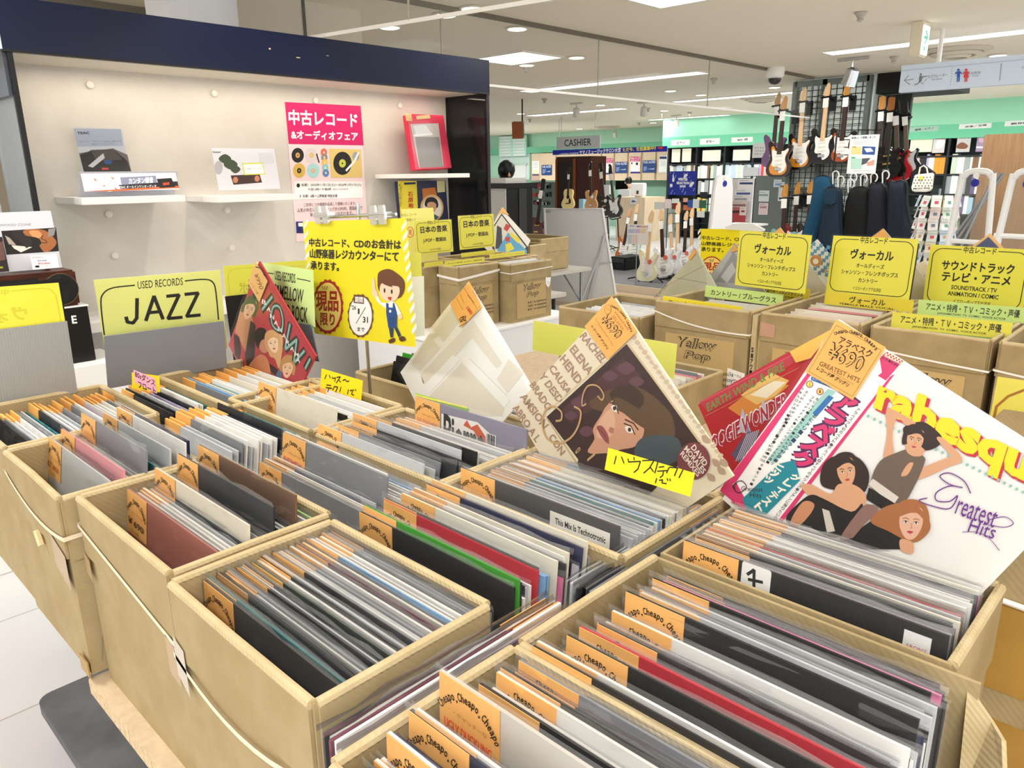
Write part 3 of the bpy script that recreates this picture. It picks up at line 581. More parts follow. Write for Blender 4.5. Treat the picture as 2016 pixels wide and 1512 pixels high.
# ---- everything farther away: too many sleeves to count
SM = MB(); TGM = M('#f3b562', 0.6)
def far_stack(x0, x1, ya, yb, zt, n, cols, tilt=6, tags=True, alongx=True, h=0.2):
    for i in range(n):
        f = (i + 0.5) / n; p = ya + (yb - ya) * f; c = RND.choice(cols); z = zt + RND.uniform(-0.012, 0.008); d = math.tan(R(tilt)) * h; e = 0.003
        a, b_ = x0 + RND.uniform(0, 0.012), x1 - RND.uniform(0, 0.012)
        def P(s, q, zz): return Vector((s, q, zz)) if alongx else Vector((q, s, zz))
        def hx(m, s0, s1, zz, ee=0.0):
            pts = [P(s0, p - ee, z - h), P(s1, p - ee, z - h), P(s1, p + e, z - h), P(s0, p + e, z - h), P(s0, p + d - ee, zz), P(s1, p + d - ee, zz), P(s1, p + d + e, zz), P(s0, p + d + e, zz)]
            SM.hexa(m, pts if alongx else [pts[k] for k in (3, 2, 1, 0, 7, 6, 5, 4)])
        hx(JM[c], a, b_, z)
        if tags and RND.random() < 0.85: hx(TGM, a - 0.001, a + 0.075, z + 0.002, 0.001)
CP = ['white'] * 6 + ['pale grey'] * 5 + ['grey'] * 3 + ['lilac', 'rose', 'navy', 'charcoal', 'charcoal', 'sky blue', 'ivory', 'teal']
far_stack(-2.0, -1.69, 0.33, 0.58, 1.022, 26, CP + ['pink', 'navy'])
far_stack(-1.97, -1.63, 0.76, 0.955, 1.022, 24, CP)
far_stack(-1.66, -1.34, 0.575, 0.745, 1.03, 16, CP, tilt=9)
far_stack(-2.02, -1.70, 0.62, 0.72, 1.02, 10, CP)
far_stack(-1.65, -1.325, .825, .965, 1.028, 20, ['white'] * 4 + ['pale grey'] * 3 + ['rose', 'grey', 'red'], tilt=7)
# ------------------------------------------------------------ cards, signs and turned covers
YEL = '#f2ea4e'; YELB = '#f6e60a'; YPALE = '#ecef78'; GRN = '#d3ee8a'; INK = '#14120e'
def card(name, label, cat, pl, px=None, uv=None, col=YEL, th=0.0012, art=None, view=None, group=None, film_=False, r=0.0, rough=0.45):
    m = col if not isinstance(col, str) else M(col, rough)
    if px: o, bb = slabpx(name, m, pl, px, th, None, r)
    else: o = slab(name, m, pl, *uv, th, None, r=r); bb = uv
    tag(o, label, cat, group)
    if art:
        A = Art(pl, 0.0004, 0.00003, view); A.bb = bb; art(A)
        if A.mb.v: A.build('print', o)
    if film_:
        e = film_ if isinstance(film_, float) else 0.006; mb = MB(); mb.poly(CLEAR, [pl.pt(u, v, 0.0035) for u, v in ((bb[0] - e, bb[2] - e), (bb[1] + e, bb[2] - e), (bb[1] + e, bb[3] + e), (bb[0] - e, bb[3] + e))]); mb.build('clear_cover', o)
    return o
Z6 = (560, 380, 540 / 2016)
# --- the big yellow notice on its clip stand
pl = Pl((-1.584, 1.085, 1.284), 1.66, 0.38, 3.085)
def big_notice(A):
    A.view(*Z6)
    for k in range(12):
        y = 190 + k * 76
        A.poly('#f4f4ea', [(143 + k * 4.5, y + 46), (172 + k * 4.5, y), (172 + k * 4.5, y + 34), (143 + k * 4.5, y + 80)]) if k < 11 else None
        x = 852 + k * 7.6
        A.poly('#f4f4ea', [(x + 8, y + 60), (x + 44, y + 4), (x + 46, y + 40), (x + 14, y + 96)]) if k < 11 else None
    A.text(INK, '中古レコード、CDのお会計は', (185, 392), (857, 414), (183, 332), .03)
    A.text(INK, '山野楽器レジカウンターにて', (190, 476), (838, 505), (190, 410), .03)
    A.text(INK, '承ります。', (196, 560), (402, 574), (195, 500), .03)
    n = 40; A.poly('#a81512', [(320 + (112 + (5 if k % 2 else -3)) * math.cos(2 * math.pi * k / n), 835 + (197 + (8 if k % 2 else -4)) * math.sin(2 * math.pi * k / n)) for k in range(n)])
    A.ell('#f5d874', 320, 835, 99, 176, n=36)
    for x in (-16, 0, 16): A.line(INK, [(300 + x * 1.2, 685), (300 + x * .7, 710)], 5)
    A.text('#a81512', '現品', (236, 862), (398, 870), (236, 722), .035); A.text('#a81512', '限り', (268, 968), (372, 978), (268, 880), .03)
    A.poly('#6a4424', [(562 + (92 + (5 if k % 2 else -2)) * math.cos(2 * math.pi * k / 32), 902 + (156 + (7 if k % 2 else -3)) * math.sin(2 * math.pi * k / 32)) for k in range(32)])
    A.ell('#fbfaf6', 562, 902, 84, 144, n=36); A.poly('#6a4424', [(512, 745), (588, 752), (588, 815), (512, 808)]); A.text('#fff', '期間', (522, 802), (580, 806), (522, 760), .02)
    A.text(INK, "'26", (495, 856), (530, 858), (495, 824), .02); A.text(INK, '1', (543, 888), (556, 889), (543, 848), .03); A.line(INK, [(530, 958), (600, 840)], 4); A.text(INK, '31', (580, 952), (618, 955), (580, 908), .03); A.text(INK, 'まで', (540, 1014), (592, 1018), (540, 985), .02)
    # a plain shop assistant in an apron, pointing up
    A.smooth('#6d3b17', [(688, 640), (700, 580), (770, 558), (830, 590), (880, 640), (885, 710), (850, 770), (780, 760), (700, 720)])
    A.smooth('#f6d9bb', [(706, 690), (735, 655), (800, 680), (845, 690), (848, 740), (815, 790), (760, 795), (712, 755)])
    A.ell(INK, 740, 716, 7, 17); A.ell(INK, 793, 724, 7, 17); A.smooth('#c7392b', [(762, 768), (792, 764), (784, 790)]); A.smooth('#6d3b17', [(700, 640), (760, 645), (800, 690), (740, 672)])
    A.smooth('#fbfbf8', [(748, 806), (810, 800), (850, 860), (862, 890), (838, 900), (818, 850), (770, 860), (690, 800), (672, 760), (690, 755), (715, 800)]); A.smooth('#f6d9bb', [(650, 720), (648, 640), (665, 630), (672, 700), (690, 735), (680, 765), (655, 755)]); A.ell('#f6d9bb', 855, 908, 16, 20)
    A.poly('#164a8c', [(752, 806), (770, 812), (772, 840), (800, 842), (802, 806), (812, 808), (832, 880), (830, 990), (768, 990), (752, 880)]); A.line('#0b2a57', [(776, 918), (812, 920), (810, 960), (778, 958), (776, 918)], 3); A.ell('#f0f0f0', 782, 868, 9, 11)
    A.poly('#23385f', [(772, 990), (806, 992), (802, 1060), (784, 1062)]); A.poly('#23385f', [(812, 990), (834, 988), (862, 1046), (844, 1060)]); A.smooth('#5a3316', [(772, 1080), (812, 1064), (815, 1090), (780, 1104)]); A.smooth('#5a3316', [(846, 1062), (880, 1052), (896, 1080), (860, 1090)])
r_ = thing('clip_stand', 'slim chrome pole stand holding the big yellow notice by two clear clips', 'sign stand', (pl.o + pl.v * -0.6).to_tuple())
T0 = pl.pt(-0.15, 0.158, -0.01); T1 = pl.pt(0.165, 0.158, -0.01); mid = pl.pt(0.02, 0.158, -0.012); foot = Vector((mid.x, mid.y, TZ))
mb = MB(); mb.tube(CHROME, [foot, mid], 0.0045, 8); mb.build('pole', r_)
mb = MB(); mb.tube(CHROME, [T0, T1], 0.004, 8); mb.tube(CHROME, [mid, mid + pl.v * 0.03], 0.004, 8); mb.build('crossbar', r_)
mb = MB(); c_ = foot.lerp(mid, 0.36); mb.box(WHITE, c_.x - 0.012, c_.x + 0.014, c_.y - 0.012, c_.y + 0.012, c_.z - 0.028, c_.z + 0.022); mb.box(WHITE, c_.x - 0.022, c_.x - 0.012, c_.y - 0.008, c_.y + 0.008, c_.z - 0.036, c_.z - 0.01); mb.build('height_clamp', r_, bevel=0.003)
mb = MB(); mb.lathe(STEEL, [(0.07, 0.0), (0.07, 0.006), (0.012, 0.012)], 20, (foot.x, foot.y, TZ)); mb.build('base', r_)
CLIP = clear('clip_plastic', '#e4eaec', .38, .05, .5)
for cx in (220, 632):
    u, v = pl.px(560 + cx * Z6[2] + 20, 380 + 160 * Z6[2])
    mb = MB()
    for du in (-0.016, 0.016):
        mb.prism(CLIP, [(u + du - 0.013, v - 0.022), (u + du + 0.013, v - 0.022), (u + du + 0.010, v + 0.022), (u + du - 0.010, v + 0.022)], 0.004, 0.012, lambda a, b_, d: pl.pt(a, b_, d))
    mb.prism(CLIP, [(u - 0.03, v - 0.006), (u + 0.03, v - 0.006), (u + 0.03, v + 0.006), (u - 0.03, v + 0.006)], -0.012, 0.014, lambda a, b_, d: pl.pt(a, b_, d)); mb.tube(STEEL, [pl.pt(u - 0.03, v, 0.013), pl.pt(u + 0.03, v, 0.013)], 0.003, 6)
    mb.build('clear_clip', r_, bevel=0.0015)
card('notice_board', 'big yellow notice with a red round 現品限り stamp hung on the chrome stand', 'sign', pl, uv=(-.21, .21, -.1485, .1485), col=YELB, art=big_notice, film_=0.003, r=0.006)
# --- rounded-frame yellow genre cards
def frame_title(A, W, H, title, tw=0.36, col=INK, x=0.0, th=0.022):
    e = 0.011 * W / 0.297; r_ = 0.03 * W / 0.297; p = rrect(-W / 2 + e, -H / 2 + e, W / 2 - e, H / 2 - e, r_, 5)
    i = 5; g = tw * W / 2; top = H / 2 - e          # open frame with a gap for the title
    q = p[6:] + p[:6]; A.line(col, [(x - g, top)] + p[6:12] + p[12:18] + p[18:24] + p[0:6] + [(x + g, top)], 0.0026 * W / 0.297)
    h = th * W / 0.297; A.text(col, title, (x - g * .88, top - h / 2), (x + g * .88, top - h / 2), (x - g * .88, top + h / 2), .015)
def ctext(A, t, y, w, h, bold=.015, x=0.0, col=INK): A.text(col, t, (x - w / 2, y), (x + w / 2, y), (x - w / 2, y + h), bold)
def vocal(A):
    frame_title(A, .297, .21, '中古レコード'); ctext(A, 'ヴォーカル', .026, .15, .035, .03); ctext(A, 'オールディーズ', -.004, .098, .016); ctext(A, 'シャンソン・フレンチポップス', -.03, .20, .017); ctext(A, 'カントリー', -.055, .068, .015); ctext(A, 'イエローポップ下北沢店', -.084, .10, .013, .005)
card('genre_sign', 'yellow vocal genre card, the left one of the two, above the chanson strip', 'sign', Pl((-1.275, 2.728, 1.209), -6.1, 1.8, -.5), uv=(-.1485, .1485, -.105, .105), col=YEL, art=vocal, view='uv', film_=True)
o = card('genre_sign', 'yellow vocal genre card in the middle, with a black lower edge', 'sign', Pl((-0.953, 2.826, 1.202), -4.8, 5.6, .6), uv=(-.1485, .1485, -.105, .105), col=YEL, art=vocal, view='uv', film_=True)
pv = Pl((-0.953, 2.826, 1.202), -4.8, 5.6, .6); mb = MB(); mb.prism(BLACK, [(-.15, -.112), (.152, -.112), (.152, -.105), (-.15, -.105)], 0, -.004, lambda u, v, d: pv.pt(u, v, d)); mb.prism(BLACK, [(.1487, -.112), (.152, -.112), (.152, .09), (.1487, .09)], 0, -.004, lambda u, v, d: pv.pt(u, v, d)); mb.build('black_edge', o)
def sound(A):
    frame_title(A, .297, .21, '中古レコード'); ctext(A, 'サウンドトラック', .022, .21, .032, .03); ctext(A, 'テレビ・アニメ', -.016, .20, .032, .03); ctext(A, 'SOUNDTRACK / TV', -.043, .135, .015, .02); ctext(A, 'ANIMATION / COMIC', -.065, .15, .015, .02); ctext(A, 'イエローポップ下北沢店', -.09, .11, .014, .005)
card('genre_sign', 'yellow soundtrack, TV and anime genre card at the right', 'sign', Pl((-0.641, 2.922, 1.179), 5.97, -3.2, -.69), uv=(-.1485, .1485, -.105, .105), col=YEL, art=sound, view='uv', film_=True)
def strip(label, pos, yaw, tilt, rot, w_, h_, col, lines, cat='sign', sub=None):
    def f(A):
        ctext(A, lines, -h_ * .28 + (h_ * .12 if sub else 0), min(w_ * .84, h_ * .56 * len(lines)), h_ * .5, .015)
        if sub: ctext(A, sub, -h_ * .40, w_ * .62, h_ * .16, .012)
    o = card('divider_strip', label, cat, Pl(pos, yaw, tilt, rot), uv=(-w_ / 2, w_ / 2, -h_ / 2, h_ / 2), col=col, art=f, view='uv', group='genre strips')
    p = Pl(pos, yaw, tilt, rot); mb = MB(); mb.prism(CLEAR, [(-w_ / 2 - .012, -h_ / 2 - .1), (w_ / 2 + .012, -h_ / 2 - .1), (w_ / 2 + .012, h_ / 2 + .004), (-w_ / 2 - .012, h_ / 2 + .004)], .003, .0035, lambda u, v, d: p.pt(u, v, d)); mb.build('clear_divider', o)
strip('deep yellow divider strip for folk and trad at the front of its box', at_y(1379, 604, 2.475), 2, 4, -1.6, .32, .042, '#f7e30c', 'フォーク / トラッド / ケルト')
strip('pale green divider strip for country and bluegrass', at_y(1462, 582, 2.74), 3, 4, -1.5, .32, .046, GRN, 'カントリー / ブルーグラス')
strip('yellow divider strip for chanson and canzone under the left vocal card', at_y(1518, 573, 2.86), -4, 3, -.5, .32, .05, '#f0dc2a', 'シャンソン・カンツォーネ・フレンチポップス', sub='CHANSON CANZONE FRENCH POPS')
strip('yellow divider strip for vocal under the middle vocal card', at_y(1707, 595, 2.79), -4, 4, .6, .31, .045, '#f0dc2a', 'ヴォーカル', sub='FEMALE MALE VOCAL')
strip('lemon divider strip for anime and voice actors, the front one', at_y(1868, 640, 2.58), 1.5, 4, .9, .33, .05, YEL, 'アニメ・特撮・ＴＶ・コミック・声優', sub='JAPANIMATION  TV  COMIC  VOICE ACTOR')
strip('pale green divider strip for anime and voice actors, right behind the lemon one', at_y(1912, 613, 2.80), 1.5, 4, .9, .32, .05, GRN, 'アニメ・特撮・ＴＶ・コミック・声優', sub='JAPANIMATION  TV  COMIC  VOICE ACTOR')
# --- Japanese pop cards on the rear plinth, turned toward +x
def jpop(A):
    q = A.bb; w_, h_ = q[1] - q[0], q[3] - q[2]; cx, cy2 = (q[0] + q[1]) / 2, (q[2] + q[3]) / 2
    A.pl = Pl(A.pl.pt(cx, cy2), A.pl_yaw, A.pl_tilt); A.uv = True
    frame_title(A, w_, h_ , '中古レコード'); ctext(A, '日本の音楽', .03 * h_ / .21, w_ * .72, h_ * .2, .03); ctext(A, 'J-POP・歌謡曲', -.035 * h_ / .21, w_ * .62, h_ * .15, .02); ctext(A, 'イエローポップ下北沢店', -.085 * h_ / .21, w_ * .3, h_ * .06, .01)
def jcard(label, x, yaw, tilt, px):
    pl = Pl(at_x(px[0][0], px[0][1], x), yaw, tilt)
    def f(A): A.pl_yaw, A.pl_tilt = yaw, tilt; jpop(A)
    return card('genre_sign', label, 'sign', pl, px=px, col=YEL, art=f, film_=True)
jcard('yellow Japanese music card, left of the pair behind the tan boxes', -3.40, 88, 3, [(818, 438), (890, 430), (891, 494), (819, 504)])
jcard('yellow Japanese music card, right of the pair, beside the comic-style cover', -3.40, 88, 3, [(902, 427), (971, 419), (975, 484), (905, 493)])
def jstrip(label, x, px, t='日本の音楽  J-POP / 歌謡曲'):
    pl = Pl(at_x(*px[0], x), 90, 3)
    def f(A): q = A.bb; A.uv = True; A.text(INK, t, (q[0] + .02, q[2] + .012), (q[1] - .02, q[2] + .012), (q[0] + .02, q[3] - .012), .02)
    card('divider_strip', label, 'sign', pl, px=px, col='#ece34e', art=f, group='genre strips', film_=True)
jstrip('yellow Japanese music strip in the front tan box', -3.09, [(876, 513), (954, 507), (954, 518), (876, 523)])
jstrip('yellow Japanese music strip right under the right-hand card', -3.33, [(908, 498), (973, 492), (974, 500), (908, 506)])
jstrip('yellow Japanese music strip in the box on the right of the plinth', -3.20, [(964, 500), (1033, 494), (1033, 503), (964, 508)])
jstrip('yellow Japanese music strip half hidden at the left box', -3.24, [(835, 518), (872, 513), (872, 521), (836, 527)], '日本の音楽')
# --- JAZZ divider with grey board and its neighbours
pj = Pl((-2.022, 0.78, 1.221), 74.9, -9.7, .5)
def jazz(A):
    A.view(0, 380, 640 / 2016); A.line(INK, spline([(647, 880), (626, 690), (640, 625), (700, 588), (835, 572)], 6, False), 8); A.line(INK, spline([(1148, 545), (1265, 535), (1318, 552), (1338, 610), (1355, 785)], 6, False), 8)
    A.text(INK, 'USED RECORDS', (855, 595), (1135, 570), (852, 548), .0)
    for ln in ([(782, 770), (790, 800), (825, 806), (848, 775), (850, 655)], [(905, 790), (955, 640), (1010, 780)], [(925, 742), (990, 735)], [(1035, 640), (1110, 632), (1042, 778), (1128, 770)], [(1148, 628), (1228, 620), (1158, 764), (1240, 756)]): A.line(INK, ln, 21)
card('divider_sign', 'yellow JAZZ sign in a clear pocket on a grey divider board', 'sign', pj, uv=(-.15, .15, -.15, .076), col='#f6fa92', art=jazz, film_=True, th=.001)
pd = Pl((-2.012, 0.79, 1.06), 75, -9.7, .5, thick=0.012); mb = MB(); pts = [pd.px(*p) for p in ((204, 662), (440, 632), (447, 722), (212, 765))]
mb.prism(M('#85888e', 0.55), pts[::-1], .002, -.002, lambda u, v, d: pd.pt(u, v, d)); o = mb.build('divider_board'); tag(o, 'grey plastic divider board holding the JAZZ sign', 'divider')
# grey ribbed divider with the mirror-side yellow sign at the left edge
def ribbed():
    m = bpy.data.materials.new('ribbed_plastic'); m.use_nodes = True; t = m.node_tree; n = t.nodes; b = n['Principled BSDF']; b.inputs['Base Color'].default_value = lin('#a2a2a0'); b.inputs['Roughness'].default_value = .45
    tc = n.new('ShaderNodeTexCoord'); wv = n.new('ShaderNodeTexWave'); wv.bands_direction = 'Y'; wv.inputs['Scale'].default_value = 55; bp = n.new('ShaderNodeBump'); bp.inputs['Strength'].default_value = .35; bp.inputs['Distance'].default_value = .002
    t.links.new(tc.outputs['Object'], wv.inputs['Vector']); t.links.new(wv.outputs['Fac'], bp.inputs['Height']); t.links.new(bp.outputs[0], b.inputs['Normal']); return m
pk = Pl((-1.985, 0.60, 1.10), 75, -9, 0); mb = MB(); pts = [pk.px(*p) for p in ((-70, 657), (132, 632), (153, 772), (-60, 815))]
mb.prism(ribbed(), pts[::-1], .002, -.002, lambda u, v, d: pk.pt(u, v, d)); o = mb.build('divider_board'); tag(o, 'grey ribbed plastic divider board at the left edge of the photo', 'divider')
pk2 = Pl((-1.985, 0.60, 1.10), 75, -9, 0, thick=-0.006)
def mirror(A):
    A.view(0, 400, 320 / 2016); c_ = '#dcd43f'
    A.line(c_, [(140, 1088), (530, 1052), (620, 1065), (690, 1130), (712, 1220), (760, 1500)], 12); A.text(c_, '中', (105, 1140), (15, 1150), (103, 1060), .02); A.text(c_, 'ヴォ', (340, 1440), (-60, 1490), (325, 1270), .02)
card('divider_sign', 'yellow genre sign seen from its back above the grey ribbed board', 'sign', pk2, px=[(-90, 579), (118, 549), (136, 700), (-80, 720)], col='#f1ea4a', art=mirror, th=.001)
pe = Pl(pk2.o - pk2.n * .004, 75, -9, 0); mb = MB(); pts = [pe.px(*p) for p in ((-90, 576), (120, 546), (138, 705), (-80, 730))]; mb.prism(BLACK, pts[::-1], 0, -.002, lambda u, v, d: pe.pt(u, v, d)); o = mb.build('sign_backing'); tag(o, 'black backing sheet round the back-turned yellow sign at the left', 'board')
# light and mellow sign and the yellow sign with black board behind the tilted red cover
def mellow(A):
    A.view(400, 500, 320 / 2016); A.line(INK, [(690, 222), (875, 245)], 8); A.line(INK, [(1165, 305), (1285, 328), (1330, 340)], 8)
    A.text(INK, 'USED RECORDS', (890, 320), (1145, 365), (888, 205), .01); A.text(INK, 'R&B / LIGHT&MELLOW', (560, 470), (1238, 615), (565, 310), .01); A.text(INK, 'SOUL / EURO ROCK', (700, 740), (1295, 860), (700, 560), .01)
pm = Pl((-1.66, 1.02, 1.2), 0, 3); card('divider_sign', 'pale green USED RECORDS light and mellow sign behind the tilted red cover', 'sign', pm, px=[(500, 514), (614, 533), (622, 642), (508, 620)], col='#d8f09a', art=mellow, film_=True)
mb = MB(); pm2 = Pl(pm.o + pm.n * .006, 0, 3); pts = [pm2.px(*p) for p in ((500, 622), (612, 640), (628, 712), (505, 690))]; mb.prism(M('#6f767e', .5), pts[::-1], 0, -.003, lambda u, v, d: pm2.pt(u, v, d)); o = mb.build('divider_board'); tag(o, 'slate grey divider board under the light and mellow sign', 'divider')
pb = Pl((-2.45, 1.1, 1.15), 78, -4, 0)
def backy(A): A.view(400, 500, 320 / 2016); A.line('#cfc63a', [(330, 500), (305, 270), (340, 200), (420, 180), (900, 150)], 5); A.text('#cfc63a', 'ボ', (560, 480), (450, 490), (560, 350), .02); A.line('#cfc63a', [(1080, 155), (1270, 145)], 5)
card('divider_sign', 'yellow sign seen from its back, behind the tilted red cover', 'sign', pb, px=[(438, 522), (606, 514), (616, 590), (447, 596)], col='#e8e74e', art=backy, film_=True)
mb = MB(); pb2 = Pl(pb.o + pb.n * .008, 78, -4, 0); pts = [pb2.px(*p) for p in ((443, 584), (505, 577), (515, 718), (462, 722))]; mb.prism(BLACK, pts[::-1], 0, -.003, lambda u, v, d: pb2.pt(u, v, d)); o = mb.build('divider_board'); tag(o, 'black divider board left of the tilted red cover', 'divider')
# partly hidden yellow sheets behind the big notice
px_ = Pl(at_x(800, 440, -3.56), 84, 6); 
def sheet(A):
    A.view(520, 0, 640 / 2016); A.text('#8a8420', '中古レコード', (850, 1345), (945, 1340), (850, 1325)); A.text('#8a8420', '山野楽器レジ', (858, 1375), (940, 1370), (858, 1355)); A.ell('#e08a50', 905, 1440, 24, 34); A.ell('#f3ee9e', 905, 1440, 18, 28); A.text('#d0603a', '現', (895, 1460), (915, 1458), (895, 1425), .02)
card('paper_notice', 'glossy pale yellow notice leaning behind the left Japanese music card', 'sign', px_, px=[(785, 412), (848, 409), (868, 516), (806, 520)], col='#eeea86', art=sheet)
pq = Pl((-1.45, 1.30, 1.15), 60, 0)
card('divider_sign', 'green-yellow sign edge showing right of the big yellow notice', 'sign', pq, px=[(803, 500), (831, 496), (830, 585), (806, 588)], col='#e4e35a', film_=True)
mb = MB(); pts = [pq.px(*p) for p in ((806, 545), (834, 543), (836, 660), (812, 664))]; mb.prism(M('#dfe3d8', .4), pts[::-1], .004, .002, lambda u, v, d: pq.pt(u, v, d)); o = mb.build('clear_divider'); tag(o, 'milky plastic divider beside the big yellow notice', 'divider')
pf = Pl((-2.033, 3.771, 1.089), -8, 0, 2.5)
def far_notice(A):
    A.view(1000, 260, 500 / 2016)
    for k in range(9): A.poly('#f6f4d8', [(1508, 790 + k * 46), (1530, 762 + k * 46), (1530, 788 + k * 46), (1508, 818 + k * 46)])
    A.text(INK, '中古レコード、CDの', (1540, 852), (1890, 870), (1540, 822), .025); A.text(INK, '山野楽器レジカウ', (1538, 898), (1860, 916), (1538, 868), .025); A.text(INK, '承ります。', (1535, 945), (1710, 955), (1535, 912), .025)
    A.ell('#b01f16', 1618, 1090, 92, 104); A.ell('#f5d874', 1618, 1090, 84, 95); A.text('#a81512', '現品', (1550, 1095), (1688, 1100), (1550, 1035), .03); A.text('#a81512', '限り', (1568, 1160), (1655, 1164), (1568, 1112), .03)
    for x in (-12, 0, 12): A.line(INK, [(1618 + x * 1.4, 1008), (1618 + x * .6, 1028)], 4)
o = card('notice_board', 'second yellow notice with a red stamp, behind the left vocal card', 'sign', pf, px=[(1378, 447), (1500, 455), (1494, 575), (1380, 560)], col=YELB, art=far_notice)
mb = MB(); p = pf.pt(0, -.1, -.01); mb.tube(CHROME, [(p.x, p.y, 0), p], .006, 6); mb.build('pole', o)
pw = Pl((-2.0, 3.74, 1.25), -8, 0, 0); mb = MB(); pts = [pw.px(1380 + x * 200 / 1680, 280 + y * 180 / 1512) for x, y in ((420, 1400), (560, 1350), (700, 1335), (880, 1350), (1050, 1440), (1030, 1475), (420, 1440))]; mb.prism(M('#e9ecec', .3), pts[::-1], .01, -.01, lambda u, v, d: pw.pt(u, v, d)); o = mb.build('sign_clip'); tag(o, 'white arched clip strip on top of the second yellow notice', 'clip')
# yellow divider in front of the big carton and the one at the right edge
py_ = Pl((-0.95, 1.62, 1.05), 0, 4); o = card('divider_sign', 'pale yellow divider card behind the tilted portrait cover', 'sign', py_, px=[(1048, 634), (1331, 673), (1329, 745), (1050, 690)], col='#ecee70', film_=True)
pr = Pl((-0.12, 1.75, 1.0), 0, 6)
def arch(A): A.line('#b07a28', [(1955, 830), (1962, 800), (1985, 780), (2016, 768), (2040, 765)], 5)
card('divider_sign', 'yellow sign with a brown arc at the right edge of the photo', 'sign', pr, px=[(1957, 744), (2060, 752), (2055, 850), (1953, 836)], col='#f3ea62', art=arch, film_=True)
mb = MB(); pr2 = Pl((-0.12, 1.72, 1.0), 0, 6); q_ = [pr2.px(*p) for p in ((1958, 822), (1975, 806), (2016, 812), (2060, 820), (2060, 900), (1972, 880))]; mb.prism(CARD, q_[::-1], 0, -.006, lambda u, v, d: pr2.pt(u, v, d)); o = mb.build('cardboard_sheet'); tag(o, 'torn brown cardboard sheet in front of the right edge yellow sign', 'cardboard')
# hand-lettered cards
pc = Pl((-0.70, 0.862, 1.05), 0, 14)
def hand12(A):
    A.view(980, 560, 520 / 2016)
    for ln in ([(905, 1310), (890, 1370)], [(945, 1315), (965, 1365)], [(995, 1330), (1000, 1355), (1090, 1350), (1070, 1410), (1040, 1435)], [(1040, 1318), (1043, 1340)], [(1105, 1345), (1195, 1340), (1160, 1400), (1115, 1440)], [(1165, 1395), (1190, 1430)], [(1225, 1350), (1200, 1440)], [(1232, 1395), (1270, 1390)], [(1220, 1425), (1300, 1420)], [(1265, 1425), (1262, 1455), (1240, 1475)], [(1310, 1395), (1290, 1440)], [(1315, 1395), (1375, 1400), (1350, 1460)], [(1415, 1415), (1385, 1475)], [(1215, 1480), (1205, 1515)], [(1235, 1495), (1260, 1490), (1255, 1515), (1290, 1520)], [(1295, 1480), (1300, 1498)], [(1315, 1482), (1320, 1500)]): A.line(INK, ln, 9)
card('handwritten_card', 'bright yellow handwritten card propped on the record box under the portrait cover', 'sign', pc, px=[(1200, 880), (1366, 934), (1360, 976), (1188, 926)], col='#f7e81a', art=hand12)
pc2 = Pl((-1.44, 0.97, 1.06), 0, 10)
def hand2(A):
    A.view(560, 700, 640 / 2016)
    for ln in ([(262, 118), (250, 145)], [(278, 120), (284, 140)], [(296, 132), (300, 142), (318, 138), (312, 162)], [(325, 135), (348, 132), (322, 170)], [(338, 152), (350, 165)], [(362, 155), (378, 148), (388, 162), (402, 158)], [(262, 182), (290, 186)], [(258, 198), (296, 204)], [(278, 204), (268, 225)], [(312, 190), (300, 215)], [(313, 192), (332, 195), (318, 225)], [(352, 195), (344, 225)], [(398, 210), (392, 240)], [(408, 218), (424, 214), (418, 240), (432, 246)], [(430, 210), (432, 220)], [(442, 208), (444, 220)]): A.line(INK, ln, 5)
card('handwritten_card', 'yellow handwritten card slanting behind the plain white sleeve, beside the chrome pole', 'sign', pc2, px=[(631, 728), (707, 744), (718, 784), (632, 768)], col='#f6dc14', art=hand2)
pc3 = Pl((-1.03, 0.985, 1.05), 0, 6)
def hand3(A):
    A.view(560, 700, 640 / 2016); A.poly('#f0e53a', [(812, 240), (1130, 318), (1135, 328), (812, 252)])
    for ln in ([(862, 280), (845, 305)], [(885, 285), (895, 305)], [(905, 300), (908, 312), (940, 308), (930, 335)], [(945, 305), (968, 305), (948, 345)], [(960, 325), (975, 340)], [(1012, 330), (1050, 335)], [(1005, 345), (1058, 352)], [(1035, 352), (1025, 370)], [(1068, 345), (1058, 370)], [(1068, 348), (1090, 350), (1080, 372)], [(1108, 345), (1100, 375)]): A.line(INK, ln, 6)
card('handwritten_card', 'green handwritten card with a yellow top edge above the Pierre sleeve', 'sign', pc3, px=[(818, 776), (922, 802), (922, 840), (818, 815)], col='#8cc63a', art=hand3)
pc4 = Pl((-1.80, 0.70, 1.06), 20, 8)
def hand4(A):
    A.view(0, 380, 640 / 2016); A.poly('#f3b4cb', [(828, 1095), (962, 1150), (975, 1245), (838, 1175)])
    A.text('#5b1220', '80sダンス', (838, 1140), (962, 1200), (838, 1100), .02); A.text('#5b1220', 'フロート', (860, 1205), (968, 1248), (856, 1165), .02)
card('handwritten_card', 'pink handwritten card on yellow paper in front of the JAZZ divider', 'sign', pc4, px=[(257, 724), (306, 748), (322, 784), (262, 755)], col='#f4d816', art=hand4)
